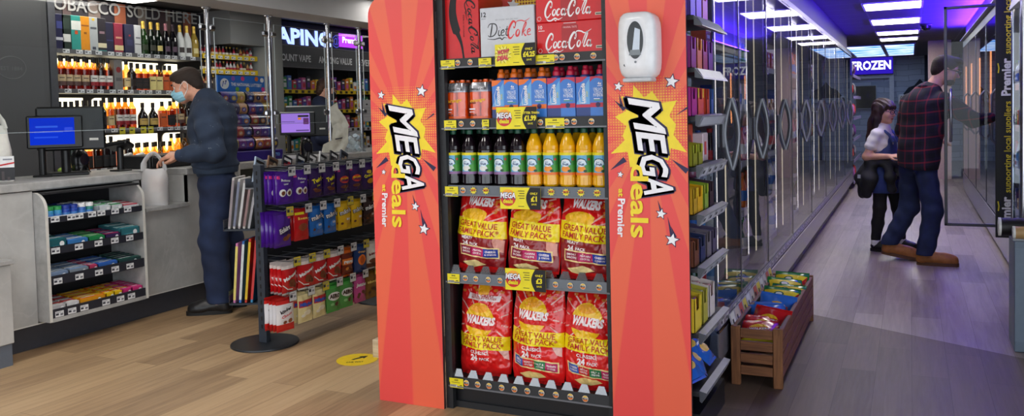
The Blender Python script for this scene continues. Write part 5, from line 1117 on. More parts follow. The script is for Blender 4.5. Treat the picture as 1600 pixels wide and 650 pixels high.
# grey cabinet left of the spirits
t = thing('tobacco_cabinet', 'tall dark grey closed cabinet front with faint oval emblem left of the spirits', 'cabinet', (-6.4, 3.8, 0)); G2 = C(78, 78, 80, .45, sc=2)
m = MB(); m.box(.115, .2, -1.2, .76, 0, 2.48, G2); m.build('body', t); m = MB(); m.box(.2, .214, .7, .762, 0, 2.48, STEEL); m.build('edge_trim', t)
for y0, y1 in ((-1.19, -.2), (-.19, .69)):
 m = MB(); m.bev(.2, .212, y0, y1, .1, 2.46, C(84, 84, 86, .4, sc=2), .003); m.box(.212, .2135, y0 + .05, y1 - .05, .115, 2.44, C(88, 88, 90, .4, sc=2)); d = m.build('door', t)
 if y0 > -.5:
  m = MB(); P = [(.2138, .38 + .115 * math.cos(a), 1.83 + .085 * math.sin(a)) for a in [2 * PI * i / 32 for i in range(32)]]; m.tube(P, .003, C(110, 110, 112, .5), 5, closed=True); m.text('EST 1884', (.2145, .38, 1.81), (0, 1, 0), (0, 0, .03), C(112, 112, 114, .5), bold=.0, al='c', fit=.17); m.build('emblem', d)
# ---- miniatures on yellow-edged shelves
ms = thing('miniatures_rack', 'three small shelves of miniature bottles with yellow price edges', 'shelving', (-6.45, 6.6, 1.7))
MZ = [2.035, 1.885, 1.74]
for i, z in enumerate(MZ):
 m = MB(); m.box(-.14, .14, -.38, .39, z - 1.7, z - 1.692, C(60, 58, 60, .5)); s = m.build('shelf', ms)
 m = MB(); m.box(.141, .147, -.38, .39, z - 1.73, z - 1.68, YELD if i < 2 else C(40, 40, 44, .5)); m.build('price_edge', s)
 if i < 2:
  for j in range(8): m = MB(); price_ticket(m, (.148, -.36 + j * .092, z - 1.725), (0, .06, 0), (0, 0, .03), False); m.build('price_ticket', s)
mini = []
for c, cap, lb in (((150, 60, 30), (20, 20, 20), (220, 200, 150)), ((206, 206, 210), (180, 30, 40), (200, 60, 80)), ((170, 40, 60), (160, 160, 160), (220, 210, 210)), ((60, 40, 30), (200, 160, 40), (230, 220, 200)), ((196, 150, 90), (30, 30, 30), (160, 40, 40))):
 m = MB(); m.lathe([(.016, 0), (.018, .003), (.018, .055), (.008, .075), (.007, .088)], C(*c, .2, coat=.4), 10); c_ = MB(); c_.lathe([(.008, .086), (.0088, .089), (.0088, .103), (.007, .105)], C(*cap, .4), 10); l = MB(); l.lathe([(.0184, .012), (.0184, .042)], C(*lb, .5), 10); mini.append({'bottle': m.mesh('mini'), 'cap': c_.mesh('mini_cap'), 'label': l.mesh('mini_label')})
for i, z in enumerate(MZ):
 for j in range(15):
  q = random.randrange(5); place(mini[q], 'miniature_bottle', '%s miniature spirits bottle on the %s yellow-edged shelf' % (('amber', 'clear red-capped', 'dark pink', 'dark gold-capped', 'pale brown')[q], ('top', 'middle', 'bottom')[i]), 'bottle', (-6.35, 6.25 + j * .049, z + .001), random.uniform(0, 6), '%s miniatures on the %s small shelf' % (('amber', 'clear', 'dark pink', 'gold-capped', 'pale brown')[q], ('top', 'middle', 'bottom')[i]))
# ================================================================== tills and counter things
CT_Z = 1.0405
def face_cam(x, y, off=0.0): return math.atan2(y, x) + PI / 2 + PI + off - PI * 0 if False else math.atan2(-y, -x) + PI / 2 + off
def till(lab, loc, rz, scr, stripes, dx=0.0):
 t = thing('till', lab, 'till', loc, rz); K = C(16, 16, 18, .35)
 m = MB(); m.bev(-.19, .23, .06, .15, .17, .47, K, .012); m.bev(-.18, .22, .15, .2, .2, .44, C(20, 20, 22, .5), .01); m.build('cashier_monitor', t)
 m = MB(); m.cyl((-.02, .13, .01), (-.02, .13, .3), .03, K, 14); m.bev(-.14, .12, .03, .25, 0, .02, K, .006); m.build('monitor_stand', t)
 m = MB(); m.bev(-.245, .09, .0, .032, .19, .41, K, .008); d = m.build('customer_display', t)
 m = MB(); m.box(-.225, .04, -.002, -.0005, .215, .395, scr)
 for (x0, z0, w_, h_, c) in stripes: m.quad((x0, -.003, z0), (w_, 0, 0), (0, 0, h_), c)
 m.build('screen', d)
 m = MB(); m.cyl((-.16, .05, .0), (-.16, .05, .25), .022, K, 14); m.bev(-.22, -.1, .0, .1, 0, .012, K, .005); m.build('display_pole', t)
 m = MB(); m.quad((.13, -.002 + .06, .235), (.055, 0, 0), (0, 0, .016), OFFW); m.build('sticker', t)
 return t
x1, y1 = -5.16, 3.86
till('black till with bright blue customer screen beside the carrier bag', (x1, y1, CT_Z), face_cam(x1, y1), emit(20, 60, 235, .75), [(-.19, .33, .13, .012, emit(60, 110, 250, .8)), (-.2, .295, .17, .01, emit(50, 90, 245, .8)), (-.02, .3, .05, .03, emit(60, 90, 250, .8)), (-.2, .26, .14, .01, emit(46, 90, 250, .8))])
x2, y2 = -5.25, 6.45
till('black till with lilac customer screen behind the sweets rack', (x2, y2, CT_Z), face_cam(x2, y2), emit(170, 130, 235, .9), [(-.07, .36, .1, .018, INK), (-.22, .315, .12, .004, C(60, 40, 100, .5)), (-.07, .335, .03, .02, emit(230, 140, 40, .9)), (-.02, .29, .05, .06, emit(110, 60, 120, .8)), (-.09, .225, .12, .014, emit(120, 90, 170, .7))])
def scanner(lab, loc, rz):
 t = thing('barcode_scanner', lab, 'barcode scanner', loc, rz); K = C(14, 14, 16, .25)
 s = SDF(); s.ell((0, .01, .09), (.058, .062, .085), .02); s.cone((0, 0, .01), (0, 0, .05), .06, .05, .02); s.mesh('housing', .005, K, t)
 m = MB(); m.poly([(.034 * math.cos(a), -.0535, .095 + .04 * math.sin(a)) for a in [2 * PI * i / 20 for i in range(20)]], C(30, 30, 44, .08)); m.build('scan_window', t)
 m = MB(); m.lathe([(.06, -.0), (.066, .003), (.06, .012), (.03, .016)], K, 24); m.build('foot', t)
p = onz(121, 270, CT_Z); scanner('round black barcode scanner on the counter by the blue-screen till', (p.x, p.y + .03, CT_Z), face_cam(p.x, p.y, .5))
p = onz(477, 246, CT_Z); scanner('small black barcode scanner on the counter by the lilac-screen till', (p.x, p.y + .02, CT_Z), face_cam(p.x, p.y, .2))
p = onz(101, 271, CT_Z); t = thing('sticky_tape_dispenser', 'lime green tape tub on the counter between till and scanner', 'tub', (p.x, p.y, CT_Z)); m = MB(); m.lathe([(.036, 0), (.042, .004), (.042, .02)], C(196, 224, 120, .4), 20); m.build('tub', t); m = MB(); m.lathe([(.044, .02), (.044, .03), (.03, .042), (.0, .043)], C(176, 214, 80, .4), 20); m.build('lid', t)
p = onz(189, 267, CT_Z); t = thing('card_terminal', 'black card payment terminal on a pole at the counter end', 'card terminal', (p.x, p.y, CT_Z), face_cam(p.x, p.y, .75)); K = C(20, 20, 22, .35)
m = MB(); m.cyl((0, 0, 0), (0, 0, .17), .024, K, 14); m.bev(-.06, .06, -.05, .05, 0, .012, K, .005); m.build('pole', t)
m = MB(); m.bev(-.045, .045, -.1, .1, -.018, .018, K, .008); m.xf(Matrix.Translation((0, .0, .185)) @ Matrix.Rotation(math.radians(-8), 4, 'X') @ Matrix.Rotation(math.radians(32), 4, 'Y') ); b = m.build('terminal_body', t)
m = MB(); m.quad((-.036, -.02, .0185), (.072, 0, 0), (0, .1, 0), C(176, 186, 196, .2))
for i in range(3):
 for j in range(3): m.quad((-.032 + i * .023, -.088 + j * .021, .0185), (.018, 0, 0), (0, .014, 0), C(60, 62, 66, .4))
m.xf(Matrix.Translation((0, .0, .185)) @ Matrix.Rotation(math.radians(-8), 4, 'X') @ Matrix.Rotation(math.radians(32), 4, 'Y')); m.build('keypad', b)
p = onz(216, 262, CT_Z); t = thing('receipt_roll_holder', 'white curved receipt holder beside the card terminal', 'receipt holder', (p.x - .03, p.y, CT_Z), .3); m = MB()
for a in (-.05, .05): m.tube([(a, -.07, .01), (a, -.085, .05), (a, -.05, .095), (a, .02, .105), (a, .08, .06)], .014, C(226, 226, 226, .4), 8)
m.bev(-.06, .06, -.07, .08, 0, .02, C(226, 226, 226, .4), .006); m.build('holder', t)
t = thing('cash_drawer', 'black cash drawer on the counter in front of the man', 'cash drawer', (-5.25, 4.72, CT_Z)); m = MB(); m.bev(-.16, .14, -.24, .3, 0, .1, C(26, 26, 28, .4), .008); m.build('housing', t); m = MB(); m.bev(.14, .148, -.22, .28, .015, .085, C(34, 34, 36, .4), .004); m.cyl((.148, .03, .05), (.152, .03, .05), .008, STEEL, 12); m.build('drawer_front', t)
# ---- carrier bags
def carrier(name, lab, loc, rz, w, d, h, mat, seed, prints=None, handle=True, hh=.13, lean=0.0):
 t = thing(name, lab, 'carrier bag', loc, rz); m = MB(); n, k = 40, 22
 def sec(v):
  f = 1 - .25 * max(0, v - .55) / .45; g = (1 - .82 * max(0, v - .35) / .65)
  o = []
  for i in range(n):
   a = 2 * PI * i / n; e = 3.2; c, s_ = math.cos(a), math.sin(a); q = (abs(c) ** e + abs(s_) ** e) ** (-1 / e)
   x, y = c * q * w / 2 * f, s_ * q * d / 2 * g; z = h * v; z2 = z - .05 * h * max(0, v - .8) * 5 * (1 - abs(c))
   r = 1 + .10 * mnoise.noise(V((x * 12, y * 12 + seed, z * 8))) + .06 * mnoise.noise(V((x * 30, y * 20, z * 14 + seed)))
   o.append((x * r + lean * z, y * r, z2))
  return o + [o[0]]
 m.grid([sec(i / k) for i in range(k + 1)], mat); m.poly(sec(0)[:-1], mat); m.build('bag', t)
 if handle:
  for sy in (-1, 1):
   m = MB(); yy = sy * d * .08; P = bez([(-w * .36 + lean * h, yy, h * .93), (-w * .33 + lean * h, yy, h + hh * .45), (-w * .1 + lean * h, yy, h + hh), (w * .08 + lean * h, yy, h + hh * .95), (w * .28 + lean * h, yy, h + hh * .35), (w * .36 + lean * h, yy, h * .92)], 5)
   m.tube(P, [.02 if 4 < i < len(P) - 5 else .026 for i in range(len(P))], mat, 8, flat=.3); m.build('handle', t)
 if prints: m = MB(); prints(m, w, d, h); m.build('print', t)
 return t
BAGW = C(226, 222, 214, .45, nz=.05, bump=.4); BAGT = clear(244, 242, 236, .12, .25, False, .62)
p = onz(14, 284, CT_Z)
def pr1(m, w, d, h):
 y = -d * .62; m.quad((-w * .42, y, .01), (w * .94, 0, 0), (0, 0, h * .42), WHITE); m.quad((-w * .42, y - .001, .012), (w * .94, 0, 0), (0, 0, h * .22), C(34, 34, 38, .5)); m.poly([(-w * .42, y - .002, h * .2), (w * .52, y - .002, h * .32), (w * .52, y - .002, h * .345), (-w * .42, y - .002, h * .235)], RED)
 m.text('NG', (-w * .3, y - .002, h * .33), (1, 0, 0), (0, 0, .022), INK, bold=.04); m.quad((w * .28, y - .002, h * .38), (w * .2, 0, 0), (0, 0, .01), TGREY)
 for i in range(7): m.quad((-w * .36 + i * w * .12, y - .002, h * .03), (w * .06, 0, 0), (0, 0, h * (.06 + .05 * (i % 3))), C(70, 60, 62, .5))
carrier('carrier_bag', 'white carrier bag with printed black, white and red panel at the left edge', (p.x - .1, p.y - .05, CT_Z), face_cam(p.x, p.y), .25, .15, .36, BAGW, 3.0, pr1, hh=.11)
p = onz(245, 317, .79)
t = carrier('carrier_bag', 'full translucent white carrier bag on the low counter ledge', (-4.96, 4.37, .7905), face_cam(-4.95, 4.37, -.1), .20, .15, .27, BAGT, 8.0, None, hh=.10, lean=.06)
for (dx, dy, z0, c, l) in ((.0, .0, .012, (226, 200, 150), 'beige food pack inside the translucent carrier bag'), (.03, -.01, .10, (232, 180, 120), 'orange-brown food pack inside the translucent carrier bag'), (-.03, .0, .105, (150, 160, 190), 'grey-blue food pack inside the translucent carrier bag')):
 pass
m = MB(); m.bev(-.075, .08, -.045, .045, .012, .10, C(214, 190, 150, .5), .012); m.bev(-.03, .085, -.04, .04, .10, .2, C(226, 170, 110, .5), .014); m.bev(-.075, -.033, -.035, .035, .1, .17, C(150, 160, 190, .5), .01); m.build('contents', t, label='packed groceries seen through the bag')
# ---- protective screens
for i, (y0, y1, l) in enumerate(((2.7, 4.87, 'clear protective screen over the counter left of the first chrome pole'), (5.01, 5.59, 'clear protective screen between the first and second chrome poles'), (5.70, 6.39, 'clear protective screen between the second and third chrome poles'), (6.50, 6.89, 'narrow clear protective screen between the third and fourth chrome poles'), (7.0, 7.85, 'clear protective screen right of the fourth chrome pole'))):
 m = MB(); z0, z1 = 1.345, 2.2; m.quad((-4.946, y0, z0), (0, y1 - y0, 0), (0, 0, z1 - z0), GLASS); m.quad((-4.954, y1, z0), (0, y0 - y1, 0), (0, 0, z1 - z0), GLASS); EG = C(190, 200, 205, .15)
 for q in ((z0, z0 + .003), (z1 - .003, z1)): m.box(-4.954, -4.946, y0, y1, q[0], q[1], EG)
 for q in ((y0, y0 + .003), (y1 - .003, y1)): m.box(-4.954, -4.946, q[0], q[1], z0, z1, EG)
 o = m.build('protective_screen'); tag(o, l, 'protective screen')
for y, l in ((4.94, 'first'), (5.64, 'second'), (6.44, 'third'), (6.94, 'fourth')):
 t = thing('screen_pole', 'vertical chrome pole holding the counter screens, %s from the left' % l, 'pole', (-4.95, y, CT_Z), 0, 'chrome screen poles'); m = MB(); m.cyl((0, 0, .004), (0, 0, 1.232), .019, CHROME, 16); m.build('pole', t)
 m = MB(); m.lathe([(.04, 0), (.04, .008), (.022, .012)], CHROME, 20); m.build('foot', t); m = MB(); m.lathe([(.022, 1.215), (.035, 1.225), (.035, 1.234)], CHROME, 20); m.build('ceiling_flange', t)
 for z in (.40, 1.075):
  for sy in (-1, 1): m = MB(); m.bev(-.016, .016, min(sy * .017, sy * .085), max(sy * .017, sy * .085), z - .025, z + .025, CHROME, .012); m.build('clamp', t)
# ---- lottery stand
lt = thing('scratchcard_stand', 'lottery scratchcard stand with blue header on the counter behind the man', 'display stand', (-5.14, 5.56, CT_Z), PI / 2 - .12)
m = MB(); m.bev(-.29, .27, -.12, .16, 0, .085, C(44, 26, 112, .4), .006); m.text('LOTTO', (.13, -.122, .03), (1, 0, 0), (0, 0, .025), C(120, 180, 240, .4), bold=.04, fit=.1); m.build('base', lt)
m = MB(); m.box(-.27, .25, .07, .1, .085, .7, C(30, 30, 40, .5)); m.build('back_panel', lt)
m = MB(); m.box(-.28, .22, .03, .045, .585, .725, C(40, 110, 200, .4))
m.text('THE NATIONAL LOTTERY', (-.145, .0285, .64), (1, 0, -.03), (0, 0, .026), WHITE, bold=.03, fit=.33, res=1)
m.disc((-.21, .0285, .655), (.045, 0, 0), (0, 0, -.045), WHITE, 18); m.stroke([(-.235, .63), (-.225, .665), (-.205, .65), (-.19, .685)], .008, C(40, 90, 190, .5), (0, .027, 0), (1, 0, 0), (0, 0, 1)); m.disc((-.222, .027, .672), (.006, 0, 0), (0, 0, -.006), INK, 8); m.disc((-.2, .027, .677), (.006, 0, 0), (0, 0, -.006), INK, 8)
for x, z, c in ((-.08, .61, (110, 170, 60)), (.03, .61, (230, 200, 40)), (.13, .70, (240, 120, 40)), (.19, .69, (250, 250, 250)), (-.02, .7, (230, 60, 130)), (.2, .61, (220, 60, 150)), (-.12, .70, (150, 90, 190))): m.disc((x, .0285, z), (.02, 0, 0), (0, 0, -.02), C(*c, .4), 14)
m.build('header', lt)
for r in range(5):
 for c in (0, 1):
  m = MB(); x0 = -.265 + c * .262; z0 = .482 - r * .099; yb = .06 - r * .024; R = .058
  pal = [(90, 60, 150), (196, 120, 50), (60, 90, 170), (170, 60, 60), (200, 170, 60), (60, 50, 90), (120, 60, 130), (214, 150, 90)]
  for q in range(3):
   w_ = .082; P = [[(x0 + q * w_ + (.0 if e == 0 else w_ - .003), yb - R * math.sin(a), z0 + R - R * math.cos(a)) for a in [PI * (.0 + .95 * i / 8) for i in range(9)]] for e in (0, 1)]; m.grid(P, C(*pal[(r * 3 + c * 5 + q * 2) % 8], .4, nz=.35, sc=60))
   cc = C(*pal[(r + c + q * 3 + 1) % 8], .4); mx = x0 + q * w_ + w_ / 2; m.poly([(mx + .024 * math.cos(a), yb - R - .0008, z0 + R * .9 + .02 * math.sin(a)) for a in [2 * PI * i / 12 for i in range(12)]], cc); m.text(('£2', '£5', '7', '£1', '£3')[(r + q + c) % 5], (mx, yb - R - .0016, z0 + R * .78), (1, 0, 0), (0, 0, .016), WHITE, bold=.04, al='c', res=1)
   m.quad((mx - .034, yb - R * .1, z0 + R * 1.99), (.066, 0, 0), (0, .028, .016), C(*pal[(r * 2 + q + c) % 8], .4))
  s = m.build('scratchcard_tray', lt); m = MB(); P = [[(x0 - .004 + (.0 if e == 0 else .25), yb - (R + .004) * math.sin(a), z0 + R - (R + .004) * math.cos(a)) for a in [PI * (.0 + .92 * i / 8) for i in range(9)]] for e in (0, 1)]; m.grid(P, clear(248, 250, 255, .10, .04)); m.build('clear_cover', s)
# framed notice on the counter front behind the man
pa, pb = onx(371, 254, -4.86), onx(406, 330, -4.86)
t = thing('framed_board', 'dark notice board in a pale frame on the counter front behind the man', 'notice board', (-4.878, pa.y + .02, pb.z), 0); w_, h_ = .44, pa.z - pb.z
m = MB(); [m.box(0, .014, a, b, c, d, OFFW) for a, b, c, d in ((0, w_, 0, .012), (0, w_, h_ - .012, h_), (0, .012, 0, h_), (w_ - .012, w_, 0, h_))]; m.build('frame', t); m = MB(); m.box(0, .008, .012, w_ - .012, .012, h_ - .012, C(48, 50, 44, .4)); m.build('board', t)
# ================================================================== vaping bay
vu = thing('vaping_shelves', 'grey wall bay of vaping products with DISCOUNT VAPE and AMAZING VALUE fascia', 'shelving', (-6.5, 8.7, 0))
VX = -6.3
def vp(name, f, par=None): mb = MB(); f(mb); return mb.build(name, par or vu, (6.5, -8.7, 0) if par is None else (0, 0, 0))
vp('back_panel', lambda m: m.box(-6.72, -6.7, 7.28, 10.6, 0, 2.49, C(44, 44, 48, .6)))
for y in (7.30, 8.13, 9.15, 10.2): vp('upright', lambda m: m.box(-6.7, VX + .005, y - .02, y + .02, 0, 2.02, C(86, 86, 90, .5)))
def vf(m):
 m.box(-6.5, VX, 7.28, 10.6, 1.965, 2.215, C(80, 80, 84, .5)); fz = lambda x, y: onx(x, y, VX + .003)
 for t_, a, b, ext in (('DISCOUNT VAPE', 441, 486, 1.42), ('AMAZING VALUE', 498, 550, 1), ('EVERYDAY', 562, 600, 1)):
  A, B = fz(a, 92), fz(b, 96); w_ = (B.y - A.y); zc = 2.035
  m.text(t_, (VX + .003, B.y - w_ * ext, zc), (0, 1, 0), (0, 0, .075), C(226, 226, 230, .5), bold=.025, fit=w_ * ext)
 for z in (1.969, 2.211): m.box(VX, VX + .006, 7.28, 10.6, z - .006, z + .004, C(110, 110, 116, .4))
vp('fascia', vf)
def vs1(m):
 A, B = onx(440, 60, VX), onx(523, 60, VX); m.text('VAPING', (VX - .06, A.y - .22, 2.24), (0, 1, 0), (0, 0, .17), emit(150, 170, 255, 2.6), bold=.04, fit=(B.y - A.y) * 1.0 + .22); m.text('@', (VX - .06, B.y + .03, 2.27), (0, 1, 0), (0, 0, .12), emit(90, 96, 220, .8), bold=.0, fit=.14)
vp('lit_lettering', vs1); vp('sign_board', lambda m: m.box(-6.5, VX - .07, 7.28, 10.6, 2.215, 2.49, C(36, 34, 70, .5)))
pq, pr = onx(536, 60, VX), onx(572, 60, VX)
vp('lit_logo_panel', lambda m: (m.box(VX - .065, VX - .05, pq.y, pr.y, 2.255, 2.42, emit(176, 60, 230, 1.6)), m.text('Premier', (VX - .047, (pq.y + pr.y) / 2, 2.31), (0, 1, 0), (0, 0, .07), emit(255, 235, 255, 2.2), bold=.03, al='c', fit=(pr.y - pq.y) * .8)))
VZ = [1.70, 1.47, 1.24, 1.01]
pals = [(196, 60, 70), (60, 150, 170), (226, 130, 50), (110, 60, 150), (60, 140, 80), (230, 200, 60), (200, 90, 150), (80, 110, 190), (220, 220, 224), (60, 60, 70)]
cn = ['red', 'teal', 'orange', 'purple', 'green', 'yellow', 'pink', 'blue', 'white', 'black']
for z in VZ:
 for y0, y1 in ((7.33, 8.105), (8.155, 9.125)):
  s = vp('shelf', lambda m: m.box(-6.69, VX - .01, y0, y1, z, z + .012, C(70, 70, 74, .5))); m = MB(); m.box(VX - .01, VX - .002, y0, y1, z - .03, z + .014, YELD if z > 1.3 else C(200, 200, 204, .5))
  for i in range(int((y1 - y0) / .11)): m.quad((VX - .001, y0 + .03 + i * .11, z - .024), (0, .05, 0), (0, 0, .03), C(60, 50, 30, .5));
  m.build('price_edge', s)
  n = int((y1 - y0) / .082)
  for i in range(n):
   q = (i * 3 + int(z * 100) + int(y0 * 7)) % 10; h_ = .11 + .05 * ((i * 5 + int(z * 50)) % 4) / 3; y = y0 + .035 + i * .082
   m = MB(); m.bev(-.05, .0, -.032, .032, 0, h_, C(*pals[q], .4), .003); m.quad((.0005, -.022, h_ * .2), (0, .044, 0), (0, 0, h_ * .35), C(*pals[(q + 4) % 10], .4)); m.quad((.0005, -.02, h_ * .68), (0, .04, 0), (0, 0, h_ * .14), WHITE)
   o = m.build('vape_box', None, (VX - .03, y, z + .0125)); tag(o, '%s boxed vaping product in the bay behind the second till' % cn[q], 'vape box', '%s vape boxes in the vaping bay' % cn[q])
# ================================================================== bagged sweets rack
RKX, RKY = -3.63, 4.0
rk = thing('sweets_rack', 'dark slate two-post floor rack with hooks for bagged sweets', 'display rack', (RKX, RKY, 0))
for y in (0, 1.3):
 m = MB(); m.lathe([(.205, 0), (.207, .004), (.205, .012), (.0, .0125)], C(34, 38, 44, .35), 48, (0, y, 0)); m.build('base_plate', rk)
 m = MB(); m.bev(-.03, .03, y - .02, y + .02, .012, 1.115, SLATE, .003)
 for i in range(20): m.box(-.006, .006, y - .0208, y - .0195, .1 + i * .05, .125 + i * .05, BLACK)
 m.build('post', rk)
m = MB(); m.box(-.012, .0, .02, 1.28, .22, 1.09, C(24, 26, 30, .6)); m.build('back_panel', rk)
RZ = [1.075, .835, .52, .315]
for z in RZ: m = MB(); m.box(.0, .022, .02, 1.28, z - .02, z + .006, SLATE); m.build('crossbar', rk)
def sachet(W, H, T, base, paint, seed=0, top=None, foot=None):
 nu, nv = 12, 16
 def S(x, z, off=0.0, side=-1):
  u, v = x / W + .5, z / H; t = T * .5 * max(0, math.sin(PI * min(max(u, 0), 1))) ** .6 * max(0, math.sin(PI * min(max(v * .9 + .02, 0), 1))) ** .6
  nz = (mnoise.noise(V((x * 25, z * 18, seed))) * .006 + abs(mnoise.noise(V((x * 50, z * 40, seed + 4)))) * .004) * min(1, 4 * u * (1 - u) * 2 + .1)
  return (x * (1 + .03 * mnoise.noise(V((seed, z * 20, 1)))), side * (t + nz + .0006) + side * off, z)
 m = MB(); kf = (lambda i, j: top if top and j >= nv - 2 else (foot if foot and j < 3 else base))
 for side in (-1, 1):
  P = [[S(-W / 2 + W * i / nu, H * j / nv, 0, side) for j in range(nv + 1)] for i in range(nu + 1)]
  if side > 0: P = P[::-1]
  m.grid(P, base, kf=kf)
 for z0, z1 in ((0, -.012), (H, H + .016)): m.grid([[((-W / 2 + W * i / 8) * 1.0, .0015 * math.sin(i * 2.1 + seed), z) for z in (z0, z1)] for i in range(9)], top or base)
 p = MB(); paint(p, lambda off: (lambda x, z: S(x, z, off)), W, H); return {'bag': m.mesh('sweet_bag'), 'print': p.mesh('sweet_print')}
PUR, PURD = C(78, 30, 150, .22, coat=.5), C(52, 20, 92, .22, coat=.5)
def el(p, f, cx, cz, rx, rz_, k, off=.0014): p.spoly([(cx + rx * math.cos(a), cz + rz_ * math.sin(a)) for a in [2 * PI * j / 16 for j in range(16)]], f(off), k)
def p_eyes(p, f, W, H):
 p.stext('Buttons', f(.002), 0, H * .74, .014, WHITE, bold=.03, fit=W * .5, rot=-.1, L=.02, res=1); p.stext('GIANT', f(.002), 0, H * .62, .009, WHITE, bold=.02, L=.02, res=1)
 for s in (-1, 1): el(p, f, s * W * .19, H * .34, W * .175, W * .17, WHITE, .002); el(p, f, s * W * .17, H * .33, W * .10, W * .10, C(110, 60, 30, .4), .0034)
 p.spoly(rect(-W * .46, -W * .3, H * .84, H * .95), f(.0016), C(230, 60, 140, .4))
def p_twirl(p, f, W, H): p.stext('Twirl', f(.002), 0, H * .55, .026, YEL, bold=.04, fit=W * .7, rot=.2, L=.02); p.stext('bites', f(.002), W * .1, H * .38, .014, YEL, bold=.02, rot=.2, L=.02, res=1); el(p, f, W * .05, H * .2, W * .25, H * .07, C(110, 60, 36, .4)); el(p, f, -W * .15, H * .27, W * .14, H * .05, C(130, 76, 46, .4))
def p_wispa(p, f, W, H): el(p, f, 0, H * .5, W * .34, H * .15, C(226, 70, 50, .4)); p.stext('Bitsa', f(.003), 0, H * .5, .016, YEL, bold=.03, fit=W * .5, rot=.15, L=.02, res=1); p.stext('Wispa', f(.003), 0, H * .42, .02, C(60, 16, 90, .4), bold=.04, fit=W * .55, rot=.15, L=.02, res=1); el(p, f, .0, H * .2, W * .28, H * .07, C(110, 60, 36, .4)); p.spoly(rect(-W * .46, -W * .3, H * .84, H * .95), f(.0016), C(230, 60, 140, .4))
def p_crun(p, f, W, H): p.stext('Crunchie', f(.002), 0, H * .5, .02, YEL, bold=.04, fit=W * .8, rot=.2, L=.02, res=1); el(p, f, W * .1, H * .3, W * .3, H * .12, C(236, 180, 40, .4)); el(p, f, .0, H * .7, W * .2, H * .08, C(236, 200, 60, .4))
def p_ecl(p, f, W, H): el(p, f, W * .05, H * .46, W * .38, H * .15, C(40, 16, 90, .4), .0012); p.stext('Eclairs', f(.003), W * .05, H * .44, .028, WHITE, bold=.05, fit=W * .66, rot=.25, L=.02); el(p, f, W * .12, H * .2, W * .2, H * .08, C(130, 70, 36, .4)); el(p, f, W * .3, H * .27, W * .12, H * .06, C(150, 86, 46, .4)); p.spoly(rect(W * .26, W * .44, H * .84, H * .94), f(.0016), C(230, 60, 140, .4))
def p_red(p, f, W, H): el(p, f, 0, H * .42, W * .3, H * .14, C(150, 70, 40, .4)); p.stext('Reese', f(.002), 0, H * .7, .016, C(250, 210, 90, .4), bold=.04, fit=W * .6, L=.02, res=1); p.spoly(rect(-W * .46, W * .1, H * .88, H * .97), f(.0016), YEL)
def p_mm(c):
 def g(p, f, W, H): p.stext("m&m's", f(.003), 0, H * .6, .03, INK, bold=.08, fit=W * .88, rot=.18, L=.02); p.stext("m&m's", f(.004), 0, H * .605, .03, WHITE, bold=.02, fit=W * .82, rot=.18, L=.02); el(p, f, W * .12, H * .32, W * .24, H * .13, C(*c, .3, coat=.4)); el(p, f, W * .08, H * .36, W * .06, H * .045, WHITE, .003); el(p, f, W * .22, H * .36, W * .06, H * .045, WHITE, .003); el(p, f, -W * .25, H * .2, W * .1, H * .05, C(110, 60, 30, .4))
 return g
def p_malt(p, f, W, H):
 p.stext('Maltesers', f(.003), W * .02, H * .56, .02, WHITE, bold=.05, fit=W * .9, rot=.38, L=.02, res=1); el(p, f, W * .05, H * .33, W * .2, W * .19, C(120, 60, 34, .35)); el(p, f, W * .28, H * .24, W * .13, W * .12, C(110, 54, 30, .35)); wl = [(-W * .48, H * .3), (-W * .2, H * .12), (W * .1, H * .1)]
 for i in range(2): p.spoly([(wl[i][0], wl[i][1] - .003), (wl[i + 1][0], wl[i + 1][1] - .003), (wl[i + 1][0], wl[i + 1][1] + .004), (wl[i][0], wl[i][1] + .004)], f(.0016), WHITE)
def p_rev(p, f, W, H): p.spoly(rect(-W * .48, W * .48, H * .42, H * .66), f(.0014), C(226, 120, 30, .4)); p.stext('revels', f(.003), 0, H * .47, .026, WHITE, bold=.05, fit=W * .82, L=.02); el(p, f, -W * .15, H * .25, W * .13, H * .07, C(236, 150, 60, .4)); el(p, f, W * .18, H * .8, W * .15, H * .07, C(90, 46, 26, .4)); el(p, f, W * .15, H * .2, W * .12, H * .06, C(90, 46, 26, .4))
def p_or(p, f, W, H): el(p, f, 0, H * .45, W * .3, W * .3, C(240, 130, 40, .4)); el(p, f, 0, H * .45, W * .2, W * .2, C(206, 90, 30, .4), .002); p.stext('Orange', f(.003), 0, H * .75, .014, C(250, 200, 120, .4), bold=.03, fit=W * .6, L=.02, res=1)
def p_white(p, f, W, H): el(p, f, 0, H * .28, W * .3, H * .1, C(110, 60, 36, .4)); p.stext('bites', f(.003), 0, H * .55, .016, C(120, 20, 30, .4), bold=.04, fit=W * .6, rot=.2, L=.02, res=1); el(p, f, W * .1, H * .14, W * .3, H * .05, C(70, 36, 24, .4))
def p_kin(p, f, W, H): p.stext('kinder', f(.003), -W * .02, H * .62, .02, INK, bold=.04, fit=W * .6, rot=.3, L=.02, res=1); p.stext('Choco', f(.003), 0, H * .45, .016, RED, bold=.03, fit=W * .6, rot=.3, L=.02, res=1); el(p, f, W * .2, H * .28, W * .14, H * .08, C(150, 90, 50, .4)); el(p, f, -W * .1, H * .25, W * .1, H * .06, C(130, 70, 40, .4))
def p_milk(p, f, W, H): p.spoly(rect(-W * .46, W * .46, H * .52, H * .78), f(.0014), C(206, 50, 50, .4)); p.stext('Milkybar', f(.003), 0, H * .57, .02, C(40, 90, 190, .4), bold=.06, fit=W * .84, L=.02, res=1); el(p, f, W * .05, H * .3, W * .25, H * .1, C(250, 244, 220, .4)); el(p, f, -W * .2, H * .2, W * .15, H * .06, C(250, 246, 230, .4))
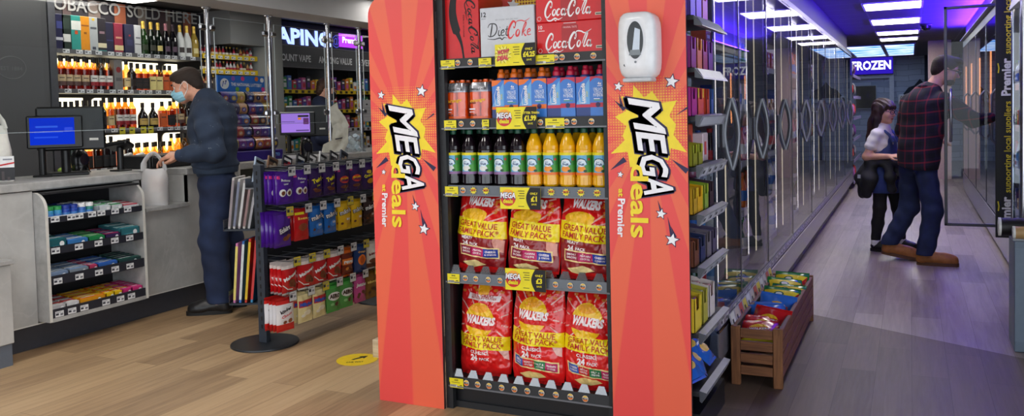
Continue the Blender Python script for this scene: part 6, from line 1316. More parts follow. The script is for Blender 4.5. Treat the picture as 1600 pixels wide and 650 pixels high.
def p_aero(p, f, W, H): el(p, f, 0, H * .56, W * .42, H * .17, C(236, 240, 236, .4)); p.stext('AERO', f(.003), 0, H * .5, .024, C(60, 36, 26, .4), bold=.06, fit=W * .7, L=.02); el(p, f, W * .15, H * .24, W * .16, H * .09, C(90, 50, 36, .4)); el(p, f, -W * .18, H * .25, W * .12, H * .06, C(130, 200, 130, .4))
def p_pink(p, f, W, H): p.stext('Jazzies', f(.003), 0, H * .62, .022, WHITE, bold=.05, fit=W * .8, L=.02, res=1); [el(p, f, W * (.28 * math.cos(i * 1.3)), H * (.28 + .1 * math.sin(i * 2.1)), W * .11, W * .1, C(110, 60, 40, .4)) for i in range(5)]
def p_gold(p, f, W, H): p.stext('minstrels', f(.003), 0, H * .6, .018, C(250, 220, 120, .4), bold=.04, fit=W * .8, L=.02, res=1); [el(p, f, W * (.25 * math.cos(i * 1.7)), H * (.28 + .1 * math.sin(i * 2.3)), W * .11, W * .1, C(80, 44, 26, .4)) for i in range(5)]
SB = {}
def sb(k, W, H, base, paint, **kw): SB[k] = (sachet(W, H, .035, base, paint, len(SB) * 1.9, **kw), H)
REDF, YELF, BLUF = C(200, 26, 30, .22, coat=.5), C(240, 196, 30, .22, coat=.5), C(30, 110, 200, .22, coat=.5)
sb('eyes', .135, .17, PUR, p_eyes); sb('twirl', .13, .16, PURD, p_twirl); sb('wispa', .13, .16, PURD, p_wispa); sb('crun', .13, .16, PURD, p_crun); sb('ecl', .15, .185, PUR, p_ecl); sb('red', .13, .17, REDF, p_red)
sb('mblue', .125, .165, BLUF, p_mm((60, 140, 230))); sb('myel', .125, .165, YELF, p_mm((230, 180, 40))); sb('mbrn', .125, .165, C(52, 30, 26, .22, coat=.5), p_mm((120, 60, 40)))
sb('malt', .135, .165, REDF, p_malt, top=C(236, 226, 222, .3)); sb('rev', .125, .165, C(120, 40, 20, .25, coat=.5), p_rev, top=C(226, 110, 30, .3)); sb('orng', .125, .165, C(24, 60, 120, .25, coat=.5), p_or); sb('white', .13, .165, C(232, 226, 214, .28, coat=.4), p_white, foot=C(110, 60, 40, .3))
sb('kin', .135, .175, C(232, 232, 236, .25, coat=.4), p_kin, foot=C(210, 40, 36, .3), top=C(206, 40, 36, .3)); sb('milk', .13, .165, C(240, 228, 170, .25, coat=.4), p_milk); sb('aero', .13, .165, C(80, 160, 80, .25, coat=.4), p_aero, top=C(70, 170, 70, .3)); sb('pink', .125, .165, C(206, 80, 150, .25, coat=.4), p_pink); sb('gold', .125, .165, C(130, 90, 30, .25, coat=.4), p_gold)
DESC = {'eyes': 'purple bag with two round white eyes', 'twirl': 'dark purple bag with yellow Twirl lettering', 'wispa': 'dark purple bag with red-orange badge', 'crun': 'purple and yellow honeycomb sweets bag', 'ecl': 'large purple bag with white Eclairs lettering', 'red': 'red chocolate bag with yellow corner', 'mblue': 'bright blue m&m\'s bag', 'myel': 'yellow m&m\'s bag', 'mbrn': 'dark brown m&m\'s bag', 'malt': 'red Maltesers bag with white top', 'rev': 'brown and orange revels bag', 'orng': 'blue bag with round orange picture', 'white': 'cream-white chocolate bites bag', 'kin': 'white kinder bag with red ends', 'milk': 'pale yellow bag with red panel', 'aero': 'green AERO bag with white badge', 'pink': 'pink sweets bag with chocolate discs', 'gold': 'golden brown minstrels bag'}
BRANDWORDS = {" with yellow Twirl lettering": ' with yellow slanted lettering', "white Eclairs lettering": 'white slanted lettering', "m&m's": 'round sweets', 'Maltesers ': 'round-sweet ', ' revels': ' sweets', 'kinder ': 'sweets ', 'Milkybar ': 'white chocolate ', 'AERO ': 'chocolate ', ' minstrels': ' sweets'}
for k in DESC:
 for a, b in BRANDWORDS.items(): DESC[k] = DESC[k].replace(a, b)
ROWS = [['eyes', 'eyes', 'twirl', 'twirl', 'wispa', 'wispa', 'crun', 'crun'], ['ecl', 'red', 'mblue', 'mblue', 'myel', 'myel', 'mbrn', 'mbrn'], ['malt', 'malt', 'malt', 'malt', 'rev', 'orng', 'white', 'white'], ['kin', 'milk', 'milk', 'aero', 'aero', 'pink', 'gold', 'gold']]
rnm = ('top', 'second', 'third', 'bottom'); pnm = ('frontmost', 'second', 'third', 'fourth')
for r, row in enumerate(ROWS):
 for c, k in enumerate(row):
  y = .0 + c * .145 + (.0, .0, .02, .0)[r] - (.03 if r in (1, 3) and c == 0 else 0); z = RZ[r]
  y = max(y, -.03)
  h = MB(); h.tube([(.02, max(y, .03), z), (.21, y, z), (.235, y, z + .012)], .0028, STEEL, 6); h.tube([(.02, max(y, .03), z + .03), (.225, y, z + .028)], .002, STEEL, 6); h.box(.225, .228, y + .0, y + .072, z - .035, z + .03, clear(235, 238, 242, .1, .05)); hk = h.build('hook', rk)
  tm = MB(); yl = (r * 5 + c * 3) % 4 == 1 or (r == 1 and c in (4, 6)) or (r == 2 and c < 3)
  tm.quad((.2286, y + .004, z - .03), (0, .064, 0), (0, 0, .055), C(222, 206, 60, .5) if yl and r != 0 else TICK); tm.quad((.2292, y + .01, z - .01), (0, .022, 0), (0, 0, .018), TINK); tm.quad((.2292, y + .01, z + .012), (0, .045, 0), (0, 0, .005), TGREY); tm.quad((.2292, y + .042, z - .012), (0, .02, 0), (0, 0, .012), TGREY); tm.build('price_ticket', hk)
  nd = 4 if c == 0 or (r in (0, 3) and c < 2) else (3 if c < 4 else 2)
  pm, H = SB[k]; ords = [q for q in range(8) if row[q] == k]
  for d in range(nd):
   l = '%s, %s on %s, %s row' % (DESC[k], pnm[d], 'the %s of its hooks' % ORD5[ords.index(c)] if len(ords) > 1 else 'its hook', rnm[r])
   place(pm, 'sweet_bag', l, 'sweet bag', (RKX + .205 - d * .034, RKY + y + random.uniform(-.006, .006) + d * .004 - .012, z - H - .017), PI / 2 + random.uniform(-.1, .1) - .06, 'bags of sweets hanging on the floor rack')
# magazines in a tray behind the top row
m = MB(); m.box(-.16, -.035, .05, 1.25, .955, .963, STEEL); m.box(-.162, -.158, .05, 1.25, .955, 1.02, STEEL); m.build('magazine_tray', rk)
mg = [(.10, (150, 166, 186), (190, 196, 204), 'pale blue newspaper'), (.22, (120, 90, 70), (200, 180, 150), 'brown magazine'), (.36, (24, 26, 40), (190, 40, 60), 'dark magazine with red badge'), (.50, (20, 22, 30), (60, 80, 120), 'black magazine with navy panel'), (.62, (18, 18, 22), (220, 220, 222), 'black magazine with white lines'), (.74, (196, 196, 196), (120, 120, 124), 'grey folded newspaper'), (.86, (22, 22, 26), (70, 60, 60), 'black magazine near the bag of tubs'), (.98, (60, 66, 80), (180, 150, 120), 'slate blue magazine')]
for y, c, c2, l in mg:
 t = thing('magazine', l + ' in the tray behind the top row of sweets', 'magazine', (RKX - .105, RKY + y, .9635), PI / 2 + .25, 'magazines behind the sweets'); m = MB(); m.bev(-.065, .065, -.006, .006, 0, .165, C(*c, .4), .002); m.xf(Matrix.Rotation(.3, 4, 'Y')); m.xf(Matrix.Translation((0, 0, .020))); m.build('pages', t)
 m = MB(); m.quad((-.05, -.0066, .03), (.07, 0, 0), (0, 0, .08), C(*c2, .4)); m.disc((.02, -.007, .11), (.025, 0, 0), (0, 0, -.025), C(*c2, .4), 12); m.quad((-.055, -.0068, .13), (.1, 0, 0), (0, 0, .018), WHITE if sum(c) < 200 else INK); m.xf(Matrix.Rotation(.3, 4, 'Y')); m.xf(Matrix.Translation((0, 0, .020))); m.build('cover', t)
# bag of white tubs on the counter
tb = thing('bag_of_tubs', 'clear plastic bag full of white tubs on the counter near the fourth pole', 'bag', (-5.06, 6.86, CT_Z), PI / 4)
s = MB(); n = 28
def tsec(v): return [(math.cos(a) * (.17 - .02 * v) * (1 + .05 * mnoise.noise(V((a, v * 4, 2)))), math.sin(a) * .1 * (1 - .3 * v) * (1 + .06 * mnoise.noise(V((a * 2, v * 4, 5)))), .004 + v * .2 + .02 * mnoise.noise(V((a * 2, v, 9))) * v) for a in [2 * PI * i / n for i in range(n)]]
s.grid([[p for p in tsec(i / 8)] + [tsec(i / 8)[0]] for i in range(9)], clear(226, 240, 244, .14, .12, False, .22)); s.build('bag', tb)
random.seed(5)
for i in range(22):
 m = MB(); c = V((random.uniform(-.11, .11), random.uniform(-.05, .05), .03 + .12 * i / 22)); d = V((random.uniform(-1, 1), random.uniform(-.6, .6), random.uniform(-.5, .5))).normalized() * .028; m.cyl(c - d, c + d, .021, C(232, 236, 238, .4), 12); m.cyl(c + d, c + d * 1.25, .023, C(210, 220, 232, .4), 12); m.build('tub', tb)
# white carrier bags hung on the third pole
t = thing('carrier_bag_bundle', 'bundle of thin white carrier bags hung on the third chrome pole', 'carrier bags', (-4.90, 6.44, 1.07), PI / 4 + .2); BW = C(214, 214, 202, .55, nz=.08, bump=.5)
def sheet(pts, y0, seed): m = MB(); m.spoly(pts, lambda x, z: (x, y0 + .02 * mnoise.noise(V((x * 14, z * 12, seed))), z), BW, .02); m.spoly(pts, lambda x, z: (x, y0 + .006 + .02 * mnoise.noise(V((x * 14, z * 12, seed))), z), BW, .02); return m
sheet([(-.04, .42), (.02, .46), (.03, .40), (.1, .32), (.13, .24), (.09, .19), (.02, .27), (-.03, .22), (-.05, .30)], -.03, 1).build('top_fold', t)
sheet([(-.03, .24), (.02, .27), (.09, .2), (.12, .22), (.11, .08), (.07, .0), (-.15, -.01), (-.13, .07), (-.05, .1)], -.045, 4).build('hanging_bag', t)
m = MB(); m.quad((-.02, -.062, .11), (.07, 0, .01), (0, 0, .012), C(70, 70, 76, .5)); m.build('bag_print', t); m = MB(); m.tube([(0, -.03, .43), (0, .0, .455), (0, .02, .45)], .004, STEEL, 6); m.build('hook', t)
# notices on the screen
for px, py, px2, py2, c, lab in ((568, 156, 581, 190, (176, 178, 182), 'grey printed notice on the protective screen by the fourth pole'), (583, 164, 590, 186, (226, 222, 216), 'white notice with red top at the right end of the screens')):
 a, b = onx(px, py2, -4.935), onx(px2, py, -4.935); m = MB(); m.box(-.002, .0, 0, b.y - a.y, 0, b.z - a.z, C(*c, .5))
 for i in range(4): m.quad((.0006, (b.y - a.y) * .15, (b.z - a.z) * (.2 + .14 * i)), (0, (b.y - a.y) * .7, 0), (0, 0, .006), TGREY)
 if c[0] > 200: m.quad((.0008, 0, (b.z - a.z) * .82), (0, b.y - a.y, 0), (0, 0, (b.z - a.z) * .18), RED)
 m.quad((.0008, (b.y - a.y) * .4, (b.z - a.z) * .76), (0, (b.y - a.y) * .2, 0), (0, 0, .014), INK); o = m.build('notice', None, (-4.9445, a.y, a.z)); tag(o, lab, 'notice')
# newspaper stand beside the man
NX, NY, NR = -4.20, 4.42, .45
ns = thing('newspaper_stand', 'slate panel stand holding newspapers and magazines between the man and the sweets rack', 'newspaper stand', (NX, NY, 0), NR)
m = MB(); m.prism([(.02, .3, 0), (.19, .3, .0), (.15, .3, .2), (.16, .3, 1.02), (.10, .3, 1.06)], (0, .02, 0), SLATE); m.build('side_panel', ns)
m = MB(); m.box(-.12, .1, .02, .3, .62, .632, SLATE); m.box(-.10, .1, .02, .3, .10, .112, SLATE); m.box(-.12, -.115, .02, .3, .62, .70, clear(220, 226, 230, .1, .05)); m.box(-.10, -.095, .02, .3, .10, .2, clear(220, 226, 230, .1, .05)); m.box(.1, .112, .02, .3, .05, 1.0, SLATE); m.build('pocket', ns)
def paper(lab, x, z, h, c, c2, tilt, nm='newspaper', cat='newspaper', grp='newspapers and magazines in the slate stand'):
 t = thing(nm, lab, cat, (NX + math.cos(NR) * x - math.sin(NR) * .16, NY + math.sin(NR) * x + math.cos(NR) * .16, z), NR, grp); M_ = Matrix.Rotation(tilt, 4, 'Y'); m = MB(); m.bev(-.008, .008, -.125, .125, 0, h, C(*c, .5), .002); m.xf(M_); m.build('pages', t)
 m = MB(); m.quad((-.0086, .12, h * .55), (0, -.24, 0), (0, 0, h * .4), C(*c2, .5)); m.quad((-.0086, .1, h * .1), (0, -.2, 0), (0, 0, h * .35), C(*[min(255, q + 40) for q in c2], .5)); m.box(-.0085, .0085, -.1262, -.1252, h * .05, h * .95, C(*c2, .5)); m.xf(M_); m.build('front_page', t)
for i, (c, c2) in enumerate((((196, 192, 190), (150, 140, 146)), ((206, 204, 204), (120, 126, 150)), ((180, 172, 176), (206, 206, 206)), ((204, 200, 196), (150, 120, 120)), ((210, 210, 210), (170, 170, 176)))): paper('folded grey newspaper in the upper pocket, %s from the front' % ORD5[i], -.085 + i * .034, .633, .36 - .01 * i, c, c2, .12 + .02 * i)
for i, (c, c2, l) in enumerate((((220, 130, 190), (236, 220, 120), 'pink and yellow magazine at the front of the lower pocket'), ((60, 120, 200), (230, 236, 240), 'blue and white comic in the lower pocket'), ((214, 60, 40), (240, 200, 40), 'red and yellow magazine in the lower pocket'), ((60, 150, 200), (220, 60, 60), 'blue and red magazine at the back of the lower pocket'))): paper(l, -.068 + i * .04, .113, .42 + .015 * i, c, c2, .08 + .01 * i, 'magazine', 'magazine')
# floor sticker and pale crate by the panel
p = onz(558, 562); t = thing('floor_sticker', 'round yellow one-way floor sticker with black arrow', 'floor sticker', (p.x, p.y, .0006), .55); m = MB(); m.lathe([(.118, 0), (.118, .001), (.0, .0011)], C(240, 206, 30, .45), 40); m.build('disc', t)
m = MB(); m.poly([(-.035, .002, .0016), (-.02, -.008, .0016), (.03, .026, .0016), (.038, .01, .0016), (.06, .06, .0016), (.005, .058, .0016), (.016, .044, .0016)], INK); m.text('ONE WAY', (-.01, -.06, .0016), (1, 0, 0), (0, .02, 0), INK, bold=.03, al='c', fit=.1, res=1); m.build('arrow_print', t)
t = thing('pale_wood_box', 'pale wooden box with a white sack, half hidden behind the left red panel', 'box', (-2.66, 4.15, 0)); PW = woodmat('pale_wood', (196, 176, 146), (222, 206, 178), 'X')
m = MB(); m.bev(-.16, .2, -.16, .16, 0, .105, PW, .003); m.build('box_body', t); s = SDF(); s.ell((0.02, .0, .2), (.13, .12, .12), .03); s.cone((.0, 0, .3), (.01, 0, .42), .05, .03, .05); s.mesh('sack', .012, C(220, 214, 206, .6), t, wr=lambda X, Y, Z: .006 * np.sin(X * 50 + Y * 30) * np.sin(Z * 40))
# ================================================================== side shelving of the stand (faces the fridge aisle)
gs = thing('gondola_shelving', 'black side shelving with lilac-lit price edges next to the red right-hand panel', 'shelving', (-1.0, 3.75, 0))
def gp(name, f, par=None, lab=None): mb = MB(); f(mb); return mb.build(name, par or gs, (1.0, -3.75, 0) if par is None else (0, 0, 0), label=lab)
GY0, GY1 = 3.445, 3.96
gp('back_panel', lambda m: m.box(-1.13, -1.11, GY0, GY1, .02, 2.1, C(16, 16, 20, .5))); gp('plinth', lambda m: m.box(-1.11, -.80, GY0, GY1, 0, .12, C(20, 22, 26, .4)))
gp('end_upright', lambda m: m.box(-1.11, -1.07, GY1 - .02, GY1, .12, 2.1, C(40, 42, 50, .5)))
GZ = [1.79, 1.575, 1.375, 1.165, .965, .745, .47, .225]
EDGE = C(150, 150, 164, .35); FACE = C(196, 198, 210, .3)
GZT = []
for i, z in enumerate(GZ):
 ti = .0
 s = gp('shelf', lambda m: m.box(-1.11, -.80, GY0, GY1, z - .03, z - .012, C(26, 27, 32, .5)))
 m = MB(); dn = -.02 if z > 1.4 else -.055; x1 = -.792 + (.028 if z > 1.4 else .022)
 pr = [(-.80, z - .012), (-.80, z - .052), (x1, z - .058), (x1 - .004, z - .05)] if z > 1.4 else [(-.80, z - .005), (-.80, z - .05), (-.79, z - .055), (x1, z - .012)]
 m.prism([(x, GY0 + .001, zz) for x, zz in pr], (0, GY1 - GY0 - .002, 0), C(60, 62, 72, .4), EDGE)
 a = V((pr[2][0], GY0 + .02, pr[2][1])); b = V((pr[3][0], GY0 + .02, pr[3][1]));
 if z <= 1.4: a, b = V((-.789, GY0 + .02, z - .053)), V((x1 + .001, GY0 + .02, z - .013))
 else: a, b = V((x1, GY0 + .02, z - .057)), V((-.797, GY0 + .02, z - .010))
 u = b - a; n_ = V((0, 1, 0)).cross(u).normalized() * .0012
 for k in range(4 if z <= 1.2 else 1):
  w_ = .10 if z <= 1.2 else .44; m.quad(a + n_ + V((0, k * .118, 0)) + u * .1, (0, w_, 0), u * .8, FACE)
  if z <= 1.2: m.quad(a + n_ * 1.6 + V((0, k * .118 + .01, 0)) + u * .3, (0, w_ * .35, 0), u * .35, TINK)
 m.build('price_edge', s)
def tray(lab, y, w, z, col, pcol, h=.11, d=.16, npk=3, rim=None, txt=None, cat='snack carton', x=-.815):
 t = thing('snack_carton', lab, cat, (x, y, z), PI / 2, 'cartons on the side shelving'); cm = C(*col, .38); m = MB(); k = h * .55
 m.prism([(-w / 2, 0, 0), (w / 2, 0, 0), (w / 2, 0, h * .9), (w * .3, 0, h * .9), (w * .22, 0, k), (-w * .22, 0, k), (-w * .3, 0, h * .9), (-w / 2, 0, h * .9)], (0, .003, 0), cm); m.prism([(-w / 2, d, 0), (w / 2, d, 0), (w / 2, d, h * 1.1), (-w / 2, d, h * 1.1)], (0, -.003, 0), C(*(rim or col), .38))
 for a in (-1, 1): m.prism([(a * w / 2, 0, 0), (a * w / 2, d, 0), (a * w / 2, d, h * 1.1), (a * w / 2, 0, h * .9)], (-a * .003, 0, 0), cm)
 m.box(-w / 2, w / 2, 0, d, 0, .003, cm)
 if rim: m.box(-w * .5, -w * .3, -.001, -.0005, h * .6, h * .9, C(*rim, .38)); m.box(w * .3, w * .5, -.001, -.0005, h * .6, h * .9, C(*rim, .38))
 if txt: m.text(txt, (0, -.0012, h * .2), (1, 0, 0), (0, 0, h * .18), WHITE, bold=.03, al='c', fit=w * .7, res=1)
 m.build('carton', t)
 for j in range(npk):
  p = MB(); y0 = .012 + j * (d - .02) / npk; p.bev(-w / 2 + .008, w / 2 - .008, y0, y0 + (d - .02) / npk - .004, .004, h * (.85 + .05 * j), C(*pcol, .25, coat=.4), .008); p.disc((0, y0 - .0005, h * .6), (w * .2, 0, 0), (0, 0, -h * .12), C(*[min(255, c + 60) for c in pcol], .4), 10); p.build('pack', t)
PLN = [  # z index: (y, width, carton, packs, rim, text, label)
 (0, [(3.50, .1, (90, 60, 150), (60, 50, 130), None, None, 'purple carton on the top side shelf'), (3.61, .11, (120, 70, 170), (90, 60, 160), None, None, 'violet carton on the top side shelf'), (3.73, .11, (206, 90, 120), (240, 140, 60), None, None, 'pink and orange carton on the top side shelf')], .16),
 (1, [(3.50, .1, (150, 50, 130), (190, 60, 150), None, None, 'magenta carton on the second side shelf'), (3.61, .1, (230, 120, 60), (120, 50, 110), (240, 170, 40), None, 'orange carton on the second side shelf'), (3.72, .1, (170, 40, 90), (90, 40, 40), None, None, 'dark pink carton on the second side shelf'), (3.83, .1, (120, 50, 150), (130, 60, 160), None, None, 'purple carton at the end of the second side shelf')], .145),
 (2, [(3.50, .11, (190, 50, 150), (120, 50, 160), None, None, 'magenta carton with lilac packs on the third side shelf'), (3.62, .12, (236, 90, 90), (220, 70, 130), (236, 200, 60), None, 'coral carton with yellow shoulders on the third side shelf'), (3.76, .07, (210, 70, 40), (180, 60, 40), None, None, 'narrow red carton on the third side shelf'), (3.85, .06, (60, 100, 170), (50, 90, 160), None, None, 'narrow blue carton on the third side shelf')], .13),
 (3, [(3.50, .09, (150, 150, 30), (90, 50, 40), (190, 200, 60), None, 'lime green carton, left one of two on the fourth side shelf'), (3.60, .09, (160, 160, 40), (90, 50, 40), (190, 200, 60), None, 'lime green carton, right one of two on the fourth side shelf')], .10),
 (4, [(3.49, .08, (206, 160, 30), (130, 70, 40), (230, 190, 40), None, 'amber yellow carton on the fifth side shelf'), (3.58, .11, (240, 180, 20), (200, 120, 30), (240, 200, 40), None, 'bright yellow carton on the fifth side shelf'), (3.70, .09, (150, 180, 50), (90, 110, 40), (190, 200, 60), None, 'green carton on the fifth side shelf'), (3.81, .09, (70, 50, 60), (110, 60, 110), None, None, 'dark purple carton on the fifth side shelf')], .12),
 (5, [(3.50, .1, (110, 60, 40), (170, 100, 60), None, None, 'brown carton on the sixth side shelf'), (3.62, .1, (40, 50, 90), (70, 90, 170), None, None, 'navy carton with silver-blue packs on the sixth side shelf'), (3.74, .1, (120, 110, 120), (60, 60, 120), None, None, 'grey carton with dark blue packs on the sixth side shelf'), (3.86, .1, (90, 80, 110), (60, 60, 110), None, None, 'dull violet carton at the end of the sixth side shelf')], .12),
 (6, [(3.51, .13, (230, 200, 50), (120, 40, 40), (236, 206, 40), None, 'yellow carton with green badge on the seventh side shelf'), (3.65, .1, (186, 176, 60), (200, 196, 190), None, None, 'olive yellow carton on the seventh side shelf'), (3.79, .12, (226, 214, 210), (190, 120, 130), None, None, 'white carton with pink packs on the seventh side shelf')], .16)]
for zi, its, h in PLN:
 for (y, w_, c, pc, rim, tx, lab) in its: tray(lab, y, w_ * .92, GZ[zi] - .0115, c, pc, h, .17, 3, rim, tx)
# tall red carton reading New behind the lime ones
t = thing('snack_carton', 'tall red-brown carton marked New behind the lime green cartons', 'snack carton', (-.93, 3.58, GZ[3] - .0115), PI / 2); m = MB(); m.bev(-.13, .16, -.05, .1, 0, .175, C(206, 70, 40, .4), .004); m.build('carton', t); m = MB(); m.quad((-.1, -.051, .125), (.12, 0, 0), (0, 0, .042), WHITE); m.text('New', (-.04, -.052, .135), (1, 0, 0), (0, 0, .024), INK, bold=.05, al='c'); m.disc((.1, -.051, .08), (.035, 0, 0), (0, 0, -.05), C(120, 30, 30, .4), 14); m.build('print', t)
t = thing('snack_carton', 'slim pale pink carton at the end of the fourth side shelf', 'snack carton', (-.85, 3.86, GZ[3] - .0115), PI / 2); m = MB(); m.bev(-.05, .05, 0, .1, 0, .13, C(214, 190, 200, .4), .004); m.build('carton', t); m = MB(); m.quad((-.03, -.001, .03), (.04, 0, 0), (0, 0, .06), C(220, 80, 90, .4)); m.build('print', t)
# blue foil packs on the bottom shelf
def p_blue(p, f, W, H): el(p, f, 0, H * .5, W * .25, H * .2, C(220, 180, 70, .4)); p.spoly(rect(-W * .45, W * .45, H * .72, H * .8), f(.0014), C(200, 220, 240, .3))
bs = sachet(.15, .12, .05, C(36, 96, 200, .2, coat=.5), p_blue, 3.3)
for i in range(6):
 t = place(bs, 'foil_pack', 'blue foil biscuit pack on the bottom side shelf, %s from the near end' % (ORD5 + ('sixth',))[i], 'foil pack', (-.83 - .05 * (i % 2), 3.52 + i * .075, GZ[7] + .02 + .03 * (i % 2)), PI / 2 + .3 * (i % 3 - 1), 'blue foil packs'); t.rotation_euler = (-.9, 0, PI / 2 + .3 * (i % 3 - 1))
# ================================================================== wooden crate of crisps
cr = thing('wooden_crate', 'long slatted wooden crate of crisp multipacks standing in the aisle', 'crate', (-.70, 4.98, 0))
WD = woodmat('crate_wood', (96, 56, 32), (142, 90, 54), 'X'); WDZ = woodmat('crate_post', (100, 60, 34), (146, 94, 56), 'Z'); WDY = woodmat('crate_slat', (92, 52, 44), (130, 78, 62), 'Y')
X0, X1, Y0, Y1, HC = -.125, .125, -.73, .73, .295
for sx in (X0, X1 - .045):
 for sy in (Y0, Y1 - .03): m = MB(); m.bev(sx, sx + .045, sy, sy + .03, 0, HC + .003, WDZ, .003); m.build('corner_post', cr)
for k in range(4):
 z = .055 + k * .062
 for sy in (Y0 + .004, Y1 - .022): m = MB(); m.bev(X0 + .046, X1 - .046, sy, sy + .018, z, z + .046, WD, .002); m.build('slat', cr)
 for sx in (X0, X1 - .018): m = MB(); m.bev(sx, sx + .018, Y0 + .031, Y1 - .031, z - .002, z + .05, WDY, .002); m.build('slat', cr)
m = MB(); m.box(X0 + .02, X1 - .02, Y0 + .03, Y1 - .03, .05, .06, WD); m.build('floor_board', cr); m = MB(); m.box(X0 + .019, X0 + .024, Y0 + .03, Y1 - .03, .06, .29, C(24, 22, 24, .6)); m.box(X1 - .024, X1 - .019, Y0 + .03, Y1 - .03, .06, .285, C(24, 22, 24, .6)); m.build('liner', cr)
m = MB(); m.prism([(X0 + .005, Y0 + .03, .27), (X0 + .008, Y0 + .03, .27), (X0 - .012, Y0 + .03, .345), (X0 - .015, Y0 + .03, .345)], (0, Y1 - Y0 - .06, 0), C(170, 170, 180, .3))
for i in range(12):
 c = ((228, 228, 230), (206, 196, 190), (196, 90, 80), (230, 210, 80))[i % 4]; y = Y0 + .05 + i * .115; m.poly([(X0 + .0088, y, .272), (X0 + .0088, y + .09, .272), (X0 - .0105, y + .09, .342), (X0 - .0105, y, .342)], C(*c, .45)); m.poly([(X0 + .0074, y + .015, .28), (X0 + .0074, y + .045, .28), (X0 - .0015, y + .045, .312), (X0 - .0015, y + .015, .312)], TINK)
m.build('price_strip', cr)
def p_mult(c2, txt):
 def g(p, f, W, H): el(p, f, 0, H * .55, W * .26, H * .22, C(244, 190, 30, .35)); p.spoly(rect(-W * .3, W * .3, H * .48, H * .62), f(.0024), c2); p.stext(txt, f(.0034), 0, H * .51, H * .07, WHITE, bold=.05, fit=W * .5, L=.02, res=1); p.spoly(rect(-W * .46, W * .46, H * .1, H * .22), f(.0014), YEL); el(p, f, W * .3, H * .35, W * .1, H * .1, C(240, 200, 90, .4))
 return g
def p_dor(p, f, W, H): p.spoly(rect(-W * .46, W * .46, H * .55, H * .9), f(.0012), C(240, 214, 40, .35)); el(p, f, -W * .05, H * .72, W * .14, H * .11, C(16, 90, 50, .4), .002); el(p, f, -W * .05, H * .72, W * .09, H * .07, WHITE, .003); p.spoly([(W * .25, H * .5), (W * .46, H * .5), (W * .46, H * .9)], f(.0016), RED); [el(p, f, W * (-.3 + .2 * i), H * .3, W * .07, H * .08, (WHITE, C(206, 30, 30, .4))[i % 2]) for i in range(4)]
mr, mb_, mgn = sachet(.20, .16, .07, REDF, p_mult(C(196, 20, 24, .3), 'WALKERS'), 1.1), sachet(.2, .16, .07, C(50, 110, 210, .22, coat=.5), p_mult(RED, 'WALKERS'), 2.2), sachet(.21, .18, .08, C(30, 120, 50, .22, coat=.5), p_dor, 3.3)
items = [(mr, -.62, 'red crisp multipack at the near end of the crate'), (mr, -.53, 'red crisp multipack, second from the near end of the crate'), (mr, -.44, 'red crisp multipack next to the blue ones'), (mb_, -.33, 'blue crisp multipack beside the red ones in the crate'), (mb_, -.23, 'blue crisp multipack in the middle of the crate'), (mb_, -.13, 'blue crisp multipack next to the green ones in the crate'), (mgn, .04, 'green and yellow snack multipack, nearest of the green ones in the crate'), (mgn, .20, 'green and yellow snack multipack, second of the green ones in the crate'), (mgn, .36, 'green and yellow snack multipack, third of the green ones in the crate'), (mgn, .50, 'green and yellow snack multipack at the far end of the crate')]
for pm, y, l in items:
 t = place(pm, 'crisp_multipack', l, 'crisp multipack', (-.70, 4.98 + y, .175), 0, 'crisp multipacks in the wooden crate'); t.rotation_euler = (random.uniform(-1.0, -.45), random.uniform(-.12, .12), random.uniform(-.3, .3))
# ================================================================== left run of glass-door fridges
FX = -.85
ED = [4.06, 4.71, 5.69, 6.97, 8.39, 9.9, 11.35, 12.85, 14.6]
fr = thing('glass_door_fridge', 'long run of glass-door fridges with lens-shaped grey handles down the aisle', 'fridge', (-1.2, 9.3, 0))
def fp(name, f, par=None): mb = MB(); f(mb); return mb.build(name, par or fr, (1.2, -9.3, 0) if par is None else (0, 0, 0))
FG = C(70, 70, 76, .4); FIN = C(196, 198, 204, .5)
fp('cabinet_back', lambda m: m.box(-1.62, -1.58, ED[0], ED[-1], .12, 2.2, C(150, 152, 160, .4))); fp('cabinet_base', lambda m: (m.box(-1.58, FX - .03, ED[0], ED[-1], .12, .36, C(90, 90, 98, .4))))
fp('kick_panel', lambda m: (m.box(FX - .09, FX - .06, ED[0], ED[-1], 0, .12, C(40, 40, 46, .4)), m.prism([(FX - .06, ED[0], .10), (FX - .01, ED[0], .12), (FX + .005, ED[0], .16), (FX + .005, ED[0], .30), (FX - .03, ED[0], .31)], (0, ED[-1] - ED[0], 0), C(112, 108, 118, .22)), m.box(FX + .004, FX + .008, ED[0], ED[-1], .30, .312, CHROME)))
def pstrip(m):
 m.box(FX - .02, FX + .006, ED[0], ED[-1], .318, .365, C(120, 116, 140, .3))
 y = ED[0] + .05
 while y < 9.5: m.quad((FX + .0065, y, .325), (0, .075, 0), (0, 0, .034), C(206, 204, 214, .4)); m.quad((FX + .0072, y + .008, .332), (0, .03, 0), (0, 0, .015), TINK); y += .125 if int(y * 10) % 3 else .2
fp('price_strip', pstrip); fp('top_trim', lambda m: (m.box(-1.58, FX - .01, ED[0], ED[-1], 2.16, 2.22, C(40, 40, 44, .35)), m.box(FX - .012, FX - .004, ED[0], ED[-1], 2.158, 2.172, CHROME)))
fp('end_panel', lambda m: m.box(-1.58, FX, ED[-1] - .03, ED[-1], .12, 2.2, C(90, 92, 100, .35))); fp('end_panel', lambda m: m.box(-1.58, FX - .0, ED[0] - .012, ED[0], .12, 2.2, clear(226, 232, 240, .08, .02)))
FGL = clear(228, 232, 240, .05, .0)
HG_ = C(122, 124, 132, .3, .4)
